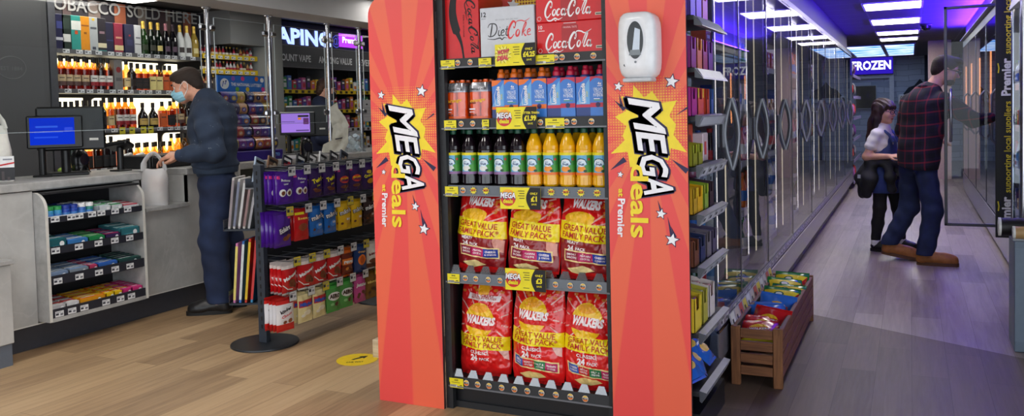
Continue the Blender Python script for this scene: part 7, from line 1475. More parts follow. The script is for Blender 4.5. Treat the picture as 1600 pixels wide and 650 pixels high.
for i in range(8):
 y0, y1 = ED[i], ED[i + 1]
 fp('top_fill_led', lambda m: m.box(FX - .16, FX - .12, y0 + .06, y1 - .06, 2.13, 2.14, emit(250, 240, 255, 12.0)))  # unseen strip added under the top trim to brighten the fridge interior
 g = fp('door', lambda m: (m.quad((FX, y0 + .012, .37), (0, y1 - y0 - .024, 0), (0, 0, 1.785), FGL), m.box(FX - .012, FX + .002, y0 + .004, y0 + .014, .37, 2.155, C(150, 152, 164, .2, .6)), m.box(FX - .012, FX + .002, y1 - .014, y1 - .004, .37, 2.155, C(60, 60, 66, .3)), m.box(FX - .012, FX + .002, y0 + .01, y1 - .01, .365, .378, C(60, 60, 80, .3)), m.box(FX - .012, FX + .002, y0 + .01, y1 - .01, 2.147, 2.157, C(60, 60, 66, .3))))
 m = MB(); yh = (4.22, 5.16, 6.19, 7.51, 8.79, 10.2, 11.67, 13.18)[i]; zc = 1.265; hl = .175
 for sd in (-1, 1): m.tube([(FX + .047 + sd * .034 * (1 - abs(-1 + k / 8) ** 1.8), yh, zc + hl * (-1 + k / 8)) for k in range(17)], [.011 + .004 * abs(-1 + k / 8) for k in range(17)], HG_, 10, flat=1.4)
 m.bev(FX + .001, FX + .018, yh - .02, yh + .02, zc - .07, zc + .07, HG_, .006)
 m.build('handle', g)
 fp('led_tube', lambda m: m.box(FX - .075, FX - .069, y1 - .044, y1 - .038, .45, 2.1, emit(255, 238, 206, LEDS)))
 fp('inner_fill_led', lambda m: m.box(FX - .128, FX - .1205, y1 - .01, y1 + .01, .42, 2.1, emit(255, 246, 236, 2.2)))  # hidden glow strip added behind each mullion to light the goods
 fp('mullion', lambda m: m.box(FX - .12, FX - .02, y1 - .03, y1 + .03, .36, 2.16, C(86, 88, 96, .35)))
FZ = [.37, .70, 1.02, 1.34, 1.66]
for z in FZ:
 s = fp('shelf', lambda m: m.box(-1.56, FX - .13, ED[0] + .02, ED[-1] - .05, z, z + .015, C(186, 190, 198, .35)))
 def tk(m):
  m.box(FX - .13, FX - .125, ED[0] + .02, ED[-1] - .05, z - .012, z + .028, C(150, 152, 160, .3))
  for i in range(8):
   for k in range(3 if i < 3 else 2): y = ED[i] + .15 + k * (ED[i + 1] - ED[i] - .2) / 3; m.quad((FX - .124, y, z - .022), (0, .075, 0), (0, 0, .045), TICK); m.quad((FX - .1235, y + .01, z - .012), (0, .03, 0), (0, 0, .02), TINK)
 m = MB(); tk(m); m.build('price_rail', s)
def fbottle(c, cap, lab, r, h):
 m = MB(); m.lathe([(r * .9, 0), (r, .005), (r, h * .55), (r * .8, h * .68), (.014, h * .86), (.014, h * .92)], C(*c, .15, coat=.5), 12); c_ = MB(); c_.lathe([(.016, h * .91), (.016, h), (.0, h)], C(*cap, .4), 10); l = MB(); l.lathe([(r + .001, h * .2), (r + .001, h * .5)], C(*lab, .45), 12); return {'bottle': m.mesh('chilled_bottle'), 'cap': c_.mesh('chilled_cap'), 'label': l.mesh('chilled_label')}
FB = [(fbottle((20, 70, 30), (30, 120, 50), (220, 220, 210), .036, .25), 'green drinks bottle'), (fbottle((40, 14, 10), (200, 30, 30), (200, 30, 34), .034, .24), 'dark cola bottle with red label'), (fbottle((220, 110, 20), (230, 100, 20), (60, 120, 200), .034, .23), 'orange drinks bottle'), (fbottle((200, 214, 226), (60, 120, 210), (90, 150, 210), .034, .24), 'water bottle with blue label'), (fbottle((214, 120, 140), (220, 60, 90), (230, 230, 236), .034, .22), 'pink drinks bottle'), (fbottle((228, 228, 222), (40, 90, 180), (60, 110, 190), .046, .24), 'white milk bottle with blue label')]
def fbox(c, c2, w, h, dpt=.12): m = MB(); m.bev(-w / 2, w / 2, 0, dpt, 0, h, C(*c, .4), .004); m.quad((-w * .4, -.001, h * .3), (w * .8, 0, 0), (0, 0, h * .35), C(*c2, .4)); m.quad((-w * .3, -.0014, h * .72), (w * .6, 0, 0), (0, 0, h * .12), WHITE); return {'carton': m.mesh('chilled_carton')}
FBX = [(fbox((226, 226, 228), (60, 130, 200), .1, .2), 'white and blue chilled carton'), (fbox((190, 40, 40), (240, 200, 60), .12, .14), 'red and yellow chilled carton'), (fbox((60, 130, 70), (236, 236, 220), .11, .16), 'green chilled carton'), (fbox((214, 170, 120), (120, 60, 40), .13, .1), 'tan chilled sandwich pack'), (fbox((40, 60, 130), (220, 220, 230), .1, .18), 'navy chilled carton'), (fbox((150, 60, 40), (230, 180, 120), .12, .16), 'russet chilled carton')]
shn = ('bottom', 'second', 'third', 'fourth', 'top'); dn8 = ('nearest', 'second', 'third', 'fourth', 'fifth', 'sixth', 'seventh', 'farthest')
random.seed(11)
for i in range(8):
 y0, y1 = ED[i] + .08, ED[i + 1] - .1
 for zi, z in enumerate(FZ):
  bot = zi in (0, 1, 2) if i < 4 else (zi + i) % 2 == 0
  st = (.088 if i < 2 else .1 if i < 4 else .17); n = int((y1 - y0) / st); q = (i * 3 + zi * 2)
  for k in range(n):
   src, nmn, cat = (FB[(q + k // 4) % 6] + ('chilled_bottle', 'bottle')[0:0] + ('x',))[:2] + ('chilled_bottle',) if bot else FBX[(q + k // 3) % 6][:2] + ('chilled_carton',)
   if not bot and k % 2 and st < .12: continue
   place(src, cat, '%s behind the %s door of the left fridges, %s shelf' % (nmn, dn8[i], shn[zi]), 'bottle' if bot else 'chilled food', (FX - .19 - .02 * (k % 2), y0 + .04 + k * st, z + .0155), PI / 2, '%ss on the %s shelf behind the %s left fridge door' % (nmn, shn[zi], dn8[i]))
# bagged goods on the open shelf past the fridges
sf = thing('end_shelving', 'dark open shelving of purple bagged goods beyond the long fridge run', 'shelving', (-1.15, 15.6, 0))
m = MB(); m.box(-.4, .26, -.8, -.77, 0, 2.2, C(30, 30, 36, .5)); m.box(-.4, -.37, -.77, 1.4, 0, 2.2, C(30, 30, 36, .5)); m.build('frame', sf)
for z in (.1, .45, .8, 1.15, 1.5, 1.85): m = MB(); m.box(-.37, .3, -.77, 1.4, z, z + .02, C(60, 60, 70, .5)); m.box(.3, .31, -.77, 1.4, z - .02, z + .03, C(140, 130, 180, .4)); m.build('shelf', sf)
for zi, z in enumerate((.1, .45, .8, 1.15, 1.5, 1.85)):
 for k in range(3):
  c = ((120, 50, 150), (190, 110, 190), (210, 60, 50), (40, 40, 60), (150, 150, 160), (60, 40, 90))[(zi * 2 + k) % 6]; s = SDF(); s.ell((0, 0, .12), (.1, .13, .12), .02); o = s.mesh('bagged_item', .02, C(*c, .35, coat=.3), None, loc=(-.95, 14.98 + k * .32, z + .021), wr=lambda X, Y, Z: .01 * np.sin(X * 40 + k) * np.sin(Z * 35 + Y * 20)); tag(o, '%s bagged item on the end shelving, %s board, %s along' % (('purple', 'lilac', 'red', 'black', 'grey', 'violet')[(zi * 2 + k) % 6], ('bottom', 'second', 'third', 'fourth', 'fifth', 'top')[zi], ORD5[k]), 'bagged goods', 'bagged goods on the end shelving')
# ================================================================== right-hand fridges
RX = .70
rf = thing('glass_door_fridge', 'right-hand glass-door fridges behind the opened door, with warm light strips', 'fridge', (1.1, 10.6, 0))
def rp(name, f, par=None): mb = MB(); f(mb); return mb.build(name, par or rf, (-1.1, -10.6, 0) if par is None else (0, 0, 0))
RE = [7.42, 8.55, 9.9, 11.4, 12.9, 14.1]
rp('cabinet_back', lambda m: m.box(1.46, 1.5, RE[0], RE[-1], 0, 2.25, C(150, 152, 158, .5))); rp('cabinet_base', lambda m: m.box(RX + .02, 1.46, RE[0], RE[-1], .1, .34, C(90, 90, 100, .4)))
rp('kick_panel', lambda m: (m.prism([(RX + .06, RE[0], .02), (RX + .02, RE[0], .06), (RX, RE[0], .16), (RX, RE[0], .34), (RX + .06, RE[0], .34)], (0, RE[-1] - RE[0], 0), C(120, 112, 132, .2)), m.box(RX - .004, RX, RE[0], RE[-1], .335, .35, CHROME)))
rp('top_trim', lambda m: m.box(RX, 1.46, RE[0], RE[-1], 2.18, 2.28, C(44, 44, 50, .35)))
for i in range(5):
 y0, y1 = RE[i], RE[i + 1]
 if i:
  g = rp('door', lambda m: (m.quad((RX, y1 - .012, .36), (0, y0 - y1 + .024, 0), (0, 0, 1.81), FGL), m.box(RX - .004, RX + .012, y0 + .004, y0 + .02, .36, 2.17, C(150, 152, 164, .2, .6)), m.box(RX - .004, RX + .012, y1 - .02, y1 - .004, .36, 2.17, C(60, 60, 66, .3))))
  m = MB(); m.tube([(RX - .005, y0 + .1, 1.0), (RX - .045, y0 + .1, 1.05), (RX - .045, y0 + .1, 1.45), (RX - .005, y0 + .1, 1.5)], .012, C(120, 120, 128, .3, .5), 8); m.build('handle', g)
 rp('mullion', lambda m: m.box(RX + .012, RX + .1, y1 - .03, y1 + .03, .34, 2.18, C(96, 96, 104, .35)))
 rp('led_tube', lambda m: m.box(RX + .03, RX + .045, y1 - .07, y1 - .05, 1.15, 1.9, emit(255, 160, 96, 5.0)))
 for z in (.36, .78, 1.15, 1.5): rp('shelf', lambda m: (m.box(RX + .12, 1.45, y0 + .03, y1 - .03, z, z + .015, C(180, 182, 190, .4)), m.box(RX + .115, RX + .12, y0 + .03, y1 - .03, z - .02, z + .03, C(160, 150, 160, .35))))
 for zi, z in enumerate((.36, .78, 1.15, 1.5)):
  for k in range(5 if i < 3 else 3):
   src, nmn = (FBX[(i + zi * 2 + k) % 6] if (i + zi) % 2 else FB[(i * 2 + zi + k // 2) % 6]); place(src, 'chilled_item', '%s behind bay %s of the right fridges, %s shelf' % (nmn, ('nearest open', 'second', 'third', 'fourth', 'farthest')[i], ('bottom', 'second', 'third', 'top')[zi]), 'chilled food', (RX + .2, y0 + .15 + k * .19, z + .0155), -PI / 2, '%ss in the %s right fridge bay, %s shelf' % (nmn, dn8[i], shn[zi]))
# the opened door
t = thing('fridge_door', 'opened glass fridge door with grey frame, standing out in front of the man', 'fridge door', (.62, 7.36, .43)); DW, DH = .385, 1.70; FRM = C(58, 60, 66, .35)
m = MB()
for a, b, c, d in ((-DW, -DW + .022, 0, DH), (-.022, 0, 0, DH), (-DW, 0, 0, .022), (-DW, 0, DH - .022, DH)): m.bev(a, b, -.014, .014, c, d, FRM, .003)
m.build('frame', t); m = MB(); m.quad((-DW + .022, 0, .022), (DW - .044, 0, 0), (0, 0, DH - .044), clear(226, 232, 238, .028, 0)); m.build('pane', t)
m = MB(); m.tube([(-DW + .045, -.012, .66), (-DW + .045, -.055, .70), (-DW + .045, -.06, .86), (-DW + .045, -.055, 1.02), (-DW + .045, -.012, 1.06)], .011, C(150, 152, 160, .25, .7), 10); m.build('handle', t)
m = MB()
for z in (.0, DH): m.cyl((.0, 0, z - .03), (.0, 0, z + .03), .014, STEEL, 10)
m.build('hinge', t)
# black advertising strip
t = thing('advertising_strip', 'tall black strip with yellow and white Premier supporting local suppliers lettering', 'sign', (.60, 7.02, .40)); t['label'] = 'tall narrow black strip with upright yellow and white lettering by the right fridges'
m = MB(); m.bev(-.045, .056, -.012, .012, 0, 1.74, C(16, 16, 18, .5), .003); m.build('board', t); m = MB(); YT, WT = C(226, 206, 40, .5), C(240, 240, 240, .5)
zz = .03
for rep in range(2):
 m.text('Premier', (.05, -.0128, zz), (0, 0, 1), (-.058, 0, 0), WT, bold=.04, fit=.27); m.stroke([(-.028, zz + .165), (-.024, zz + .2), (-.03, zz + .235)], .008, YT, (0, -.0132, 0), (1, 0, 0), (0, 0, 1)); zz += .30
 m.text('supporting local suppliers', (.05, -.0128, zz), (0, 0, 1), (-.042, 0, 0), YT, bold=.015, fit=.66); zz += .70
 if rep == 1: break
m2 = MB(); m2.v = [v for v in m.v]; m2.f = [f for f in m.f if max(m.v[j][2] for j in f) < 1.735]; m2.m = [m.m[i] for i, f in enumerate(m.f) if max(m.v[j][2] for j in f) < 1.735]; m2.sm = [False] * len(m2.f); m2.mats = m.mats; m2.build('lettering', t)
# ---- open produce chiller
pc = thing('produce_chiller', 'open chiller of fruit and vegetables with curved chrome shelf rails at the right edge', 'chiller', (1.05, 6.35, 0))
def pp(name, f): mb = MB(); f(mb); return mb.build(name, pc, (-1.05, -6.35, 0))
pp('back_panel', lambda m: m.box(1.42, 1.46, 5.72, 6.60, 0, 2.2, C(150, 150, 156, .4))); pp('base', lambda m: m.box(.62, 1.42, 5.72, 6.60, 0, .42, C(110, 112, 120, .4))); pp('canopy', lambda m: m.prism([(.60, 5.72, 2.0), (.66, 5.72, 2.24), (1.42, 5.72, 2.24), (1.42, 5.72, 2.12), (.78, 5.72, 2.04)], (0, .88, 0), C(120, 120, 128, .35)))
pp('side_panel', lambda m: m.box(.66, 1.42, 6.58, 6.605, .42, 2.24, C(140, 150, 170, .3))); pp('side_post', lambda m: m.cyl((.60, 5.75, .42), (.60, 5.75, 2.1), .02, CHROME, 12)); pp('side_post', lambda m: m.cyl((.625, 6.59, .42), (.625, 6.59, 2.1), .013, CHROME, 12)); pp('side_pane', lambda m: m.quad((.62, 6.56, .42), (.8, 0, 0), (0, 0, 1.6), clear(214, 224, 238, .12, .02)))
pp('canopy_led', lambda m: m.box(.80, .84, 5.76, 6.54, 2.03, 2.038, emit(255, 214, 180, 14.0)))
PZ = [.62, .92, 1.22, 1.52]
for z in PZ:
 pp('shelf', lambda m: m.prism([(.70, 5.76, z), (1.4, 5.76, z + .16), (1.4, 5.76, z + .172), (.70, 5.76, z + .012)], (0, .8, 0), C(160, 160, 168, .3)))
 m = MB()
 for dz in (.0, .03, .06): m.tube([(.70 - .06 * math.sin(PI * k / 16), 5.76 + .8 * k / 16, z + .012 + dz) for k in range(17)], .007, CHROME, 6)
 for k in range(1, 16, 2): m.tube([(.70 - .06 * math.sin(PI * k / 16), 5.76 + .8 * k / 16, z + .01 + q) for q in (0, .065)], .004, CHROME, 5)
 m.build('chrome_rail', pc, (-1.05, -6.35, 0))
pcols = [((226, 110, 30), 'orange'), ((190, 40, 36), 'red apple'), ((90, 140, 50), 'green pepper'), ((206, 180, 160), 'pale bagged vegetable'), ((150, 60, 50), 'red onion'), ((232, 150, 60), 'satsuma')]
random.seed(3)
for zi, z in enumerate(PZ):
 for k in range(5):
  for d in range(2):
   q = (zi * 2 + k // 2 + d) % 6; c, nmn = pcols[q]; r = .045 + .01 * (q == 3); x = .755 + d * .12; zz = z + .012 + (x - .70) * .229 + .0
   m = MB(); m.lathe([(0, .0), (r * .5, r * .12), (r * .9, r * .5), (r, r), (r * .9, r * 1.5), (r * .5, r * 1.85), (r * .08, r * 1.86)], C(*c, .35), 14); o = m.build('produce', None, (x, 5.84 + k * .15 + .02 * d, zz - .004)); o.name = nmn.replace(' ', '_'); tag(o, '%s in the open chiller, %s shelf, %s row' % (nmn, ('lowest', 'second', 'third', 'top')[zi], ('front', 'back')[d]), 'fruit or vegetable', '%ss in the open chiller, %s shelf, %s row' % (nmn, ('lowest', 'second', 'third', 'top')[zi], ('front', 'back')[d]))
# ---- low end cabinet with rolls
t = thing('low_end_cabinet', 'low blue-grey end cabinet at the right edge of the aisle', 'cabinet', (.78, 5.55, 0)); BG = C(104, 120, 138, .4)
m = MB(); m.bev(-.265, .4, -.19, .1, .0, .62, BG, .004); m.build('body', t); m = MB(); m.bev(-.275, .41, -.2, .105, .62, .637, C(150, 156, 164, .35), .003); m.build('top', t); m = MB(); m.box(-.262, .35, -.194, -.1905, .06, .58, C(112, 128, 146, .45)); m.build('side_sheet', t)
for (x0, y, z, r, c, l) in ((.455, 5.42, .637 + .052, .052, (20, 20, 22), 'black roll with white end on the low end cabinet'), (.515, 5.375 - .0, .637 + .035, .035, (186, 150, 100), 'brown paper roll with white end in front of the black roll')):
 t = thing('roll', l, 'roll', (x0, y if r > .04 else 5.325 + .0, z), 0); m = MB(); m.cyl((0, 0, 0), (.55, 0, 0), r * .98, C(*c, .5), 24); m.build('roll_body', t); m = MB(); m.cyl((-.012, 0, 0), (.0, 0, 0), r, C(236, 236, 232, .4), 24); m.cyl((-.0135, 0, 0), (-.012, 0, 0), r * .3, C(200, 200, 196, .5), 16); m.build('end_cap', t)
t = thing('glass_case', 'grey framed glass case standing behind the rolls at the right edge', 'display case', (.78, 5.57, .637));
m = MB()
for x in (-.19, .3):
 for y in (-.08, .06): m.box(x, x + .018, y, y + .018, 0, .33, C(130, 130, 138, .35))
for z in (.0, .315):
 for y in (-.08, .06): m.box(-.19, .318, y, y + .018, z, z + .018, C(130, 130, 138, .35))
 for x in (-.19, .3): m.box(x, x + .018, -.08, .078, z, z + .018, C(130, 130, 138, .35))
m.build('frame', t); m = MB(); m.quad((-.18, -.071, .018), (.49, 0, 0), (0, 0, .3), clear(220, 230, 238, .08, .02)); m.quad((-.181, .07, .018), (0, -.14, 0), (0, 0, .3), clear(220, 230, 238, .08, .02)); m.build('pane', t)
# ================================================================== people
def A(*p): return np.array(p, float)
class Head:
 def __init__(s, c, pitch=0.0, yaw=0.0, roll=0.0, k=1.0):
  s.c = A(*c); s.k = k; s.R = np.array(Matrix.Rotation(yaw, 3, 'Z') @ Matrix.Rotation(pitch, 3, 'Y') @ Matrix.Rotation(roll, 3, 'X'))
 def __call__(s, x, y, z): return s.c + s.R @ (A(x, y, z) * s.k)
 def r(s, x, y, z): return A(x, y, z) * s.k
 def skin(s, S, t=0, child=False, jaw=1.0):
  S.ell(s(-.014, 0, .03), s.r(.098, .077, .086), .02, t, s.R); S.ell(s(.026, 0, -.035), s.r(.064, .060, .074), .03, t, s.R)
  for e in (-1, 1):
   S.cone(s(.058, 0, -.092), s(.012, e * .046, -.062), .02 * s.k * jaw, .022 * s.k * jaw, .025, t); S.ell(s(.056, e * .036, -.028), s.r(.028, .026, .026), .02, t, s.R)
   S.cone(s(.080, e * .012, .026), s(.066, e * .046, .024), .011 * s.k, .012 * s.k, .012, t)
  S.ell(s(.066, 0, -.094), s.r(.02, .022, .018), .015, t, s.R)
  S.cone(s(.084, 0, .006), s(.107, 0, -.028), .008 * s.k, .011 * s.k, .010, t)
  for e in (-1, 1): S.ell(s(.094, e * .010, -.033), s.r(.009, .008, .007), .006, t, s.R); S.ell(s(.097, e * .033, .006), s.r(.016, .015, .010), .010, t, s.R, sub=True)
  S.ell(s(.082, 0, -.058), s.r(.012, .022, .006), .006, t, s.R); S.ell(s(.080, 0, -.070), s.r(.012, .019, .007), .006, t, s.R)
  for e in (-1, 1): S.ell(s(-.006, e * .079, -.008), s.r(.018, .008, .031), .008, t, s.R); S.ell(s(.0, e * .086, -.006), s.r(.009, .005, .018), .004, t, s.R, sub=True)
 def eyes(s, parent, look=0.0, brow=None):
  W_, I_, P_ = C(232, 228, 224, .2), C(70, 46, 34, .2), C(10, 8, 8, .1)
  for e in (-1, 1):
   m = MB()
   def ball(c, r, k):
    P = []
    for i in range(9):
     a = PI * i / 8; P.append([tuple(c + s.R @ A(r * math.cos(a), r * math.sin(a) * math.cos(b), r * math.sin(a) * math.sin(b))) for b in [2 * PI * j / 14 for j in range(15)]])
    m.grid(P, k)
   ball(s(.0725, e * .032, .006), .0125 * s.k, W_); d = A(1, look, 0) / math.hypot(1, look); c = s(*(A(.0725, e * .032, .006) + d * .0078)); ball(c, .0062 * s.k, I_); c = s(*(A(.0725, e * .032, .006) + d * .0112)); ball(c, .0034 * s.k, P_)
   m.build('eye', parent)
   b = MB(); b.tube([tuple(s(.0935, e * .014, .028)), tuple(s(.0905, e * .032, .034)), tuple(s(.076, e * .052, .029))], [.004 * s.k, .0042 * s.k, .0025 * s.k], brow or C(44, 30, 24, .7), 6); b.build('eyebrow', parent)
  m = MB(); m.grid([[tuple(s(.0935 - .35 * abs(y) ** 1.0 * .6, y, z)) for z in (-.0555, -.064, -.0735)] for y in [-.021 + .042 * i / 8 for i in range(9)]], C(170, 100, 92, .4)); m.build('lips', parent)
def hand(S, w, d, up, side, curl=.5, k=1.0, t=0, spread=.12, thumb=.5):
 """five separate fingers rooted in a flat palm; d to fingertips, up = back of the hand, side=+1 left hand"""
 w, d, up = A(*w), A(*d), A(*up); d = d / np.linalg.norm(d); up = up - d * (up @ d); up /= np.linalg.norm(up); x = np.cross(up, d) * side   # x towards the thumb
 x = -np.cross(d, up) * side if False else np.cross(d, up) * -side
 pal = .085 * k
 for i in range(4):
  o = (.027 - .018 * i) * k; kn = w + d * (pal - .006 * abs(i - 1) * k) + x * o; S.cone(w + x * o * .55 + d * .01, kn, .0135 * k, .0105 * k, .012, t)
  L = (.044, .050, .046, .036)[i] * k; c0 = curl * (.75 + .12 * i); dd = d + x * (.09 - .06 * i) * spread * 4; dd /= np.linalg.norm(dd); p = kn; ang = c0 * .7
  for j, (f, r0, r1) in enumerate(((1, .0094, .0085), (.64, .0085, .0078), (.5, .0078, .0066))):
   v = dd * math.cos(ang) - up * math.sin(ang); q = p + v * L * f; S.cone(p, q, r0 * k, r1 * k, .003, t); p = q; ang += c0 * (.9 if j == 0 else .6)
 b = w + x * .02 * k + d * .022 * k; m1 = b + (x * .75 + d * .55 - up * .15) / 1.0 * .036 * k; m2 = m1 + (x * (.45 - thumb * .5) + d * .85 - up * .35 * thumb * 2) * .032 * k; m3 = m2 + (x * (.2 - thumb * .6) + d * .9 - up * .3 * thumb * 2) * .024 * k
 S.cone(b, m1, .0145 * k, .0115 * k, .01, t); S.cone(m1, m2, .011 * k, .0095 * k, .004, t); S.cone(m2, m3, .0095 * k, .0075 * k, .003, t)
def wrinkle(a, f, seed=0.0, mask=None):
 def g(X, Y, Z):
  v = np.sin(f * (Z + .35 * X * np.sin(3 * Y + seed)) + 2.2 * np.sin(7 * X + seed) + 1.7 * np.sin(9 * Y + 2 * seed)) * .6 + np.sin(f * .6 * (Z * .7 + X * .9 - Y * .5) + seed * 1.7 + 1.5 * np.sin(11 * Z)) * .4
  return a * v * (mask(X, Y, Z) if mask else 1.0)
 return g
def fabric(name, base, alt=None, sc=220.0, ro=.85, specks=None, patch=None):
 m, N, K = newmat(name); out = N.new('ShaderNodeOutputMaterial'); p = N.new('ShaderNodeBsdfPrincipled'); K.new(p.outputs[0], out.inputs[0])
 tc = N.new('ShaderNodeTexCoord'); n = N.new('ShaderNodeTexNoise'); n.inputs['Scale'].default_value = 7.0; n.inputs['Detail'].default_value = 5; K.new(tc.outputs['Object'], n.inputs[0])
 cr = N.new('ShaderNodeValToRGB'); e = cr.color_ramp.elements; e[0].position = .35; e[0].color = L3(base); e[1].position = .72; e[1].color = L3(alt or tuple(min(255, c * 1.18) for c in base)); K.new(n.outputs['Fac'], cr.inputs[0]); col = cr.outputs[0]
 if specks:
  n2 = N.new('ShaderNodeTexNoise'); n2.inputs['Scale'].default_value = 38.0; n2.inputs['Detail'].default_value = 3; K.new(tc.outputs['Object'], n2.inputs[0]); c2 = N.new('ShaderNodeValToRGB'); e = c2.color_ramp.elements; e[0].position = .70; e[0].color = (0, 0, 0, 1); e[1].position = .74; e[1].color = (.6, .6, .6, 1); K.new(n2.outputs['Fac'], c2.inputs[0])
  mx = N.new('ShaderNodeMixRGB'); mx.inputs[2].default_value = L3(specks); K.new(c2.outputs[0], mx.inputs[0]); K.new(col, mx.inputs[1]); col = mx.outputs[0]
 K.new(col, p.inputs[0]); p.inputs['Roughness'].default_value = ro
 w = N.new('ShaderNodeTexNoise'); w.inputs['Scale'].default_value = sc; K.new(tc.outputs['Object'], w.inputs[0]); b = N.new('ShaderNodeBump'); b.inputs['Strength'].default_value = .15; b.inputs['Distance'].default_value = .004; K.new(w.outputs['Fac'], b.inputs['Height']); K.new(b.outputs[0], p.inputs['Normal'])
 return m
def plaid():
 m, N, K = newmat('plaid_flannel'); out = N.new('ShaderNodeOutputMaterial'); p = N.new('ShaderNodeBsdfPrincipled'); K.new(p.outputs[0], out.inputs[0]); tc = N.new('ShaderNodeTexCoord'); sp = N.new('ShaderNodeSeparateXYZ'); K.new(tc.outputs['Object'], sp.inputs[0])
 def mt(op, a, b=None, c=None):
  n = N.new('ShaderNodeMath'); n.operation = op
  for i, q in enumerate((a, b, c)):
   if q is None: continue
   if isinstance(q, (int, float)): n.inputs[i].default_value = q
   else: K.new(q, n.inputs[i])
  return n.outputs[0]
 def line(v, per, w_, off=0.0): return mt('LESS_THAN', mt('ABSOLUTE', mt('SUBTRACT', mt('FRACT', mt('MULTIPLY_ADD', v, 1 / per, off)), .5)), w_)
 u = mt('SUBTRACT', sp.outputs['Y'], mt('MULTIPLY', sp.outputs['X'], .55)); z = mt('ADD', sp.outputs['Z'], mt('MULTIPLY', sp.outputs['X'], -.12))
 f = mt('ADD', mt('MULTIPLY', line(u, .098, .06), .36), mt('MULTIPLY', line(z, .105, .06), .42)); f2 = mt('ADD', mt('MULTIPLY', line(u, .098, .20, .5), .5), mt('MULTIPLY', line(z, .105, .2, .5), .5))
 m1 = N.new('ShaderNodeMixRGB'); m1.inputs[1].default_value = L3((26, 20, 38)); m1.inputs[2].default_value = L3((14, 12, 20)); K.new(f2, m1.inputs[0]); m2 = N.new('ShaderNodeMixRGB'); m2.inputs[2].default_value = L3((150, 30, 46)); K.new(f, m2.inputs[0]); K.new(m1.outputs[0], m2.inputs[1]); K.new(m2.outputs[0], p.inputs[0]); p.inputs['Roughness'].default_value = .9
 return m
JEAN = fabric('blue_denim', (22, 34, 62), (36, 52, 88), 300); SWEAT = fabric('navy_sweatshirt', (32, 44, 64), (46, 60, 82), 260, .9, (150, 156, 162)); PLAID = plaid()
HAIRB = fabric('brown_hair', (30, 21, 16), (54, 38, 28), 160, .8); SK1 = C(206, 150, 124, .48, nz=.08, sc=50); SK2 = C(214, 160, 136, .48, nz=.06, sc=50)
def shoe(parent, heel, ang, L, mats, name='shoe', tilt=0.0, boot=.12, wid=.046, k=1.0):
 up, sole = mats; S = SDF(); ca, sa = math.cos(ang), math.sin(ang); ct_, st = math.cos(tilt), math.sin(tilt)
 def P(f, l, z):
  f2, z2 = f * ct_ + z * st, -f * st + z * ct_
  return A(heel[0] + ca * f2 - sa * l, heel[1] + sa * f2 + ca * l, heel[2] + z2)
 S.cone(P(.04, 0, .048), P(.05, 0, boot), .044 * k, .046 * k, .03, 0); S.cone(P(.05, 0, .055), P(L - .08, .004, .048), .047 * k, wid, .03, 0); S.cone(P(L - .11, .004, .048), P(L - .05, .004, .044), wid * 1.02, wid * .96, .02, 0)
 S.cone(P(.085, 0, min(boot - .03, .088)), P(L - .12, 0, .066), .036 * k, .034 * k, .03, 0)
 o = S.mesh(name, .006, up, parent, wr=wrinkle(.0012, 130), clip=lambda X, Y, Z: (-(Z - heel[2]) * ct_ - ((X - heel[0]) * ca + (Y - heel[1]) * sa) * st + .02))
 m = MB(); n = 28; prof = [(L * .5 + (L * .5 + .004) * math.cos(a) * (1.0), (wid + .008 + .006 * math.cos(a)) * math.sin(a) * (1 if abs(math.sin(a)) < .99 else 1)) for a in [2 * PI * i / n for i in range(n)]]
 prof = [(L * .5 + (L * .5 + .004) * math.copysign(abs(math.cos(a)) ** .75, math.cos(a)), (wid + .006) * math.copysign(abs(math.sin(a)) ** .7, math.sin(a)) * (.88 + .12 * math.cos(a))) for a in [2 * PI * i / n for i in range(n)]]
 a0 = [tuple(P(f, l, .0)) for f, l in prof]; a1 = [tuple(P(f, l, .028)) for f, l in prof]
 m.add(a0 + a1, [(i, (i + 1) % n, n + (i + 1) % n, n + i) for i in range(n)], sole, True); m.poly(a0[::-1], sole); m.poly(a1, sole); m.build('sole', o)
 m = MB()
 for i in range(5): f = L * .38 + i * .022; z = .106 - .012 * i; m.tube([tuple(P(f, -.026, z - .008)), tuple(P(f + .004, 0, z + .004)), tuple(P(f + .008, .026, z - .008))], .003, C(30, 28, 26, .7) if sum(sole_c) < 200 else C(120, 80, 40, .7), 5)
 m.build('laces', o); return o
def limb(S, pts, rs, k=.03, **kw): S.chain([A(*p) for p in pts], rs, k, **kw)
# ------------------------------------------------ man at the counter
sole_c = (20, 20, 22)
mp_ = thing('person', 'man in navy sweatshirt, blue jeans and pale blue mask standing at the counter', 'person', (-4.55, 4.60, 0), math.radians(213))
hd = Head((.20, 0, 1.652), .36, .0, 0, 1.02)
S = SDF(); hd.skin(S); S.cone(hd(-.03, 0, -.06), A(.055, 0, 1.50), .054, .062, .03)
limb(S, [(.05, 0, 1.46), (.02, 0, 1.2), (.0, 0, .95)], [.12, .13, .12], fl=(1, 0, 0), fs=.7)
for e, el_, wr_, dd, up in ((1, (-.035, .275, 1.185), (.225, .18, 1.155), (1, -.28, -.02), (.15, .55, .8)), (-1, (.06, -.27, 1.18), (.30, -.14, 1.13), (1, .3, .0), (.1, -.5, .85))):
 limb(S, [(.04, e * .19, 1.44), el_], [.055, .042]); limb(S, [el_, wr_], [.042, .027]); hand(S, wr_, dd, up, e, .75, 1.06); limb(S, [(.0, e * .09, .92), (.04 if e > 0 else -.03, e * .09, .52), (.02 if e > 0 else -.06, e * .1, .09)], [.075, .055, .04])
S.mesh('body', .005, SK1, mp_)
hd.eyes(mp_, 0, C(60, 42, 30, .7))
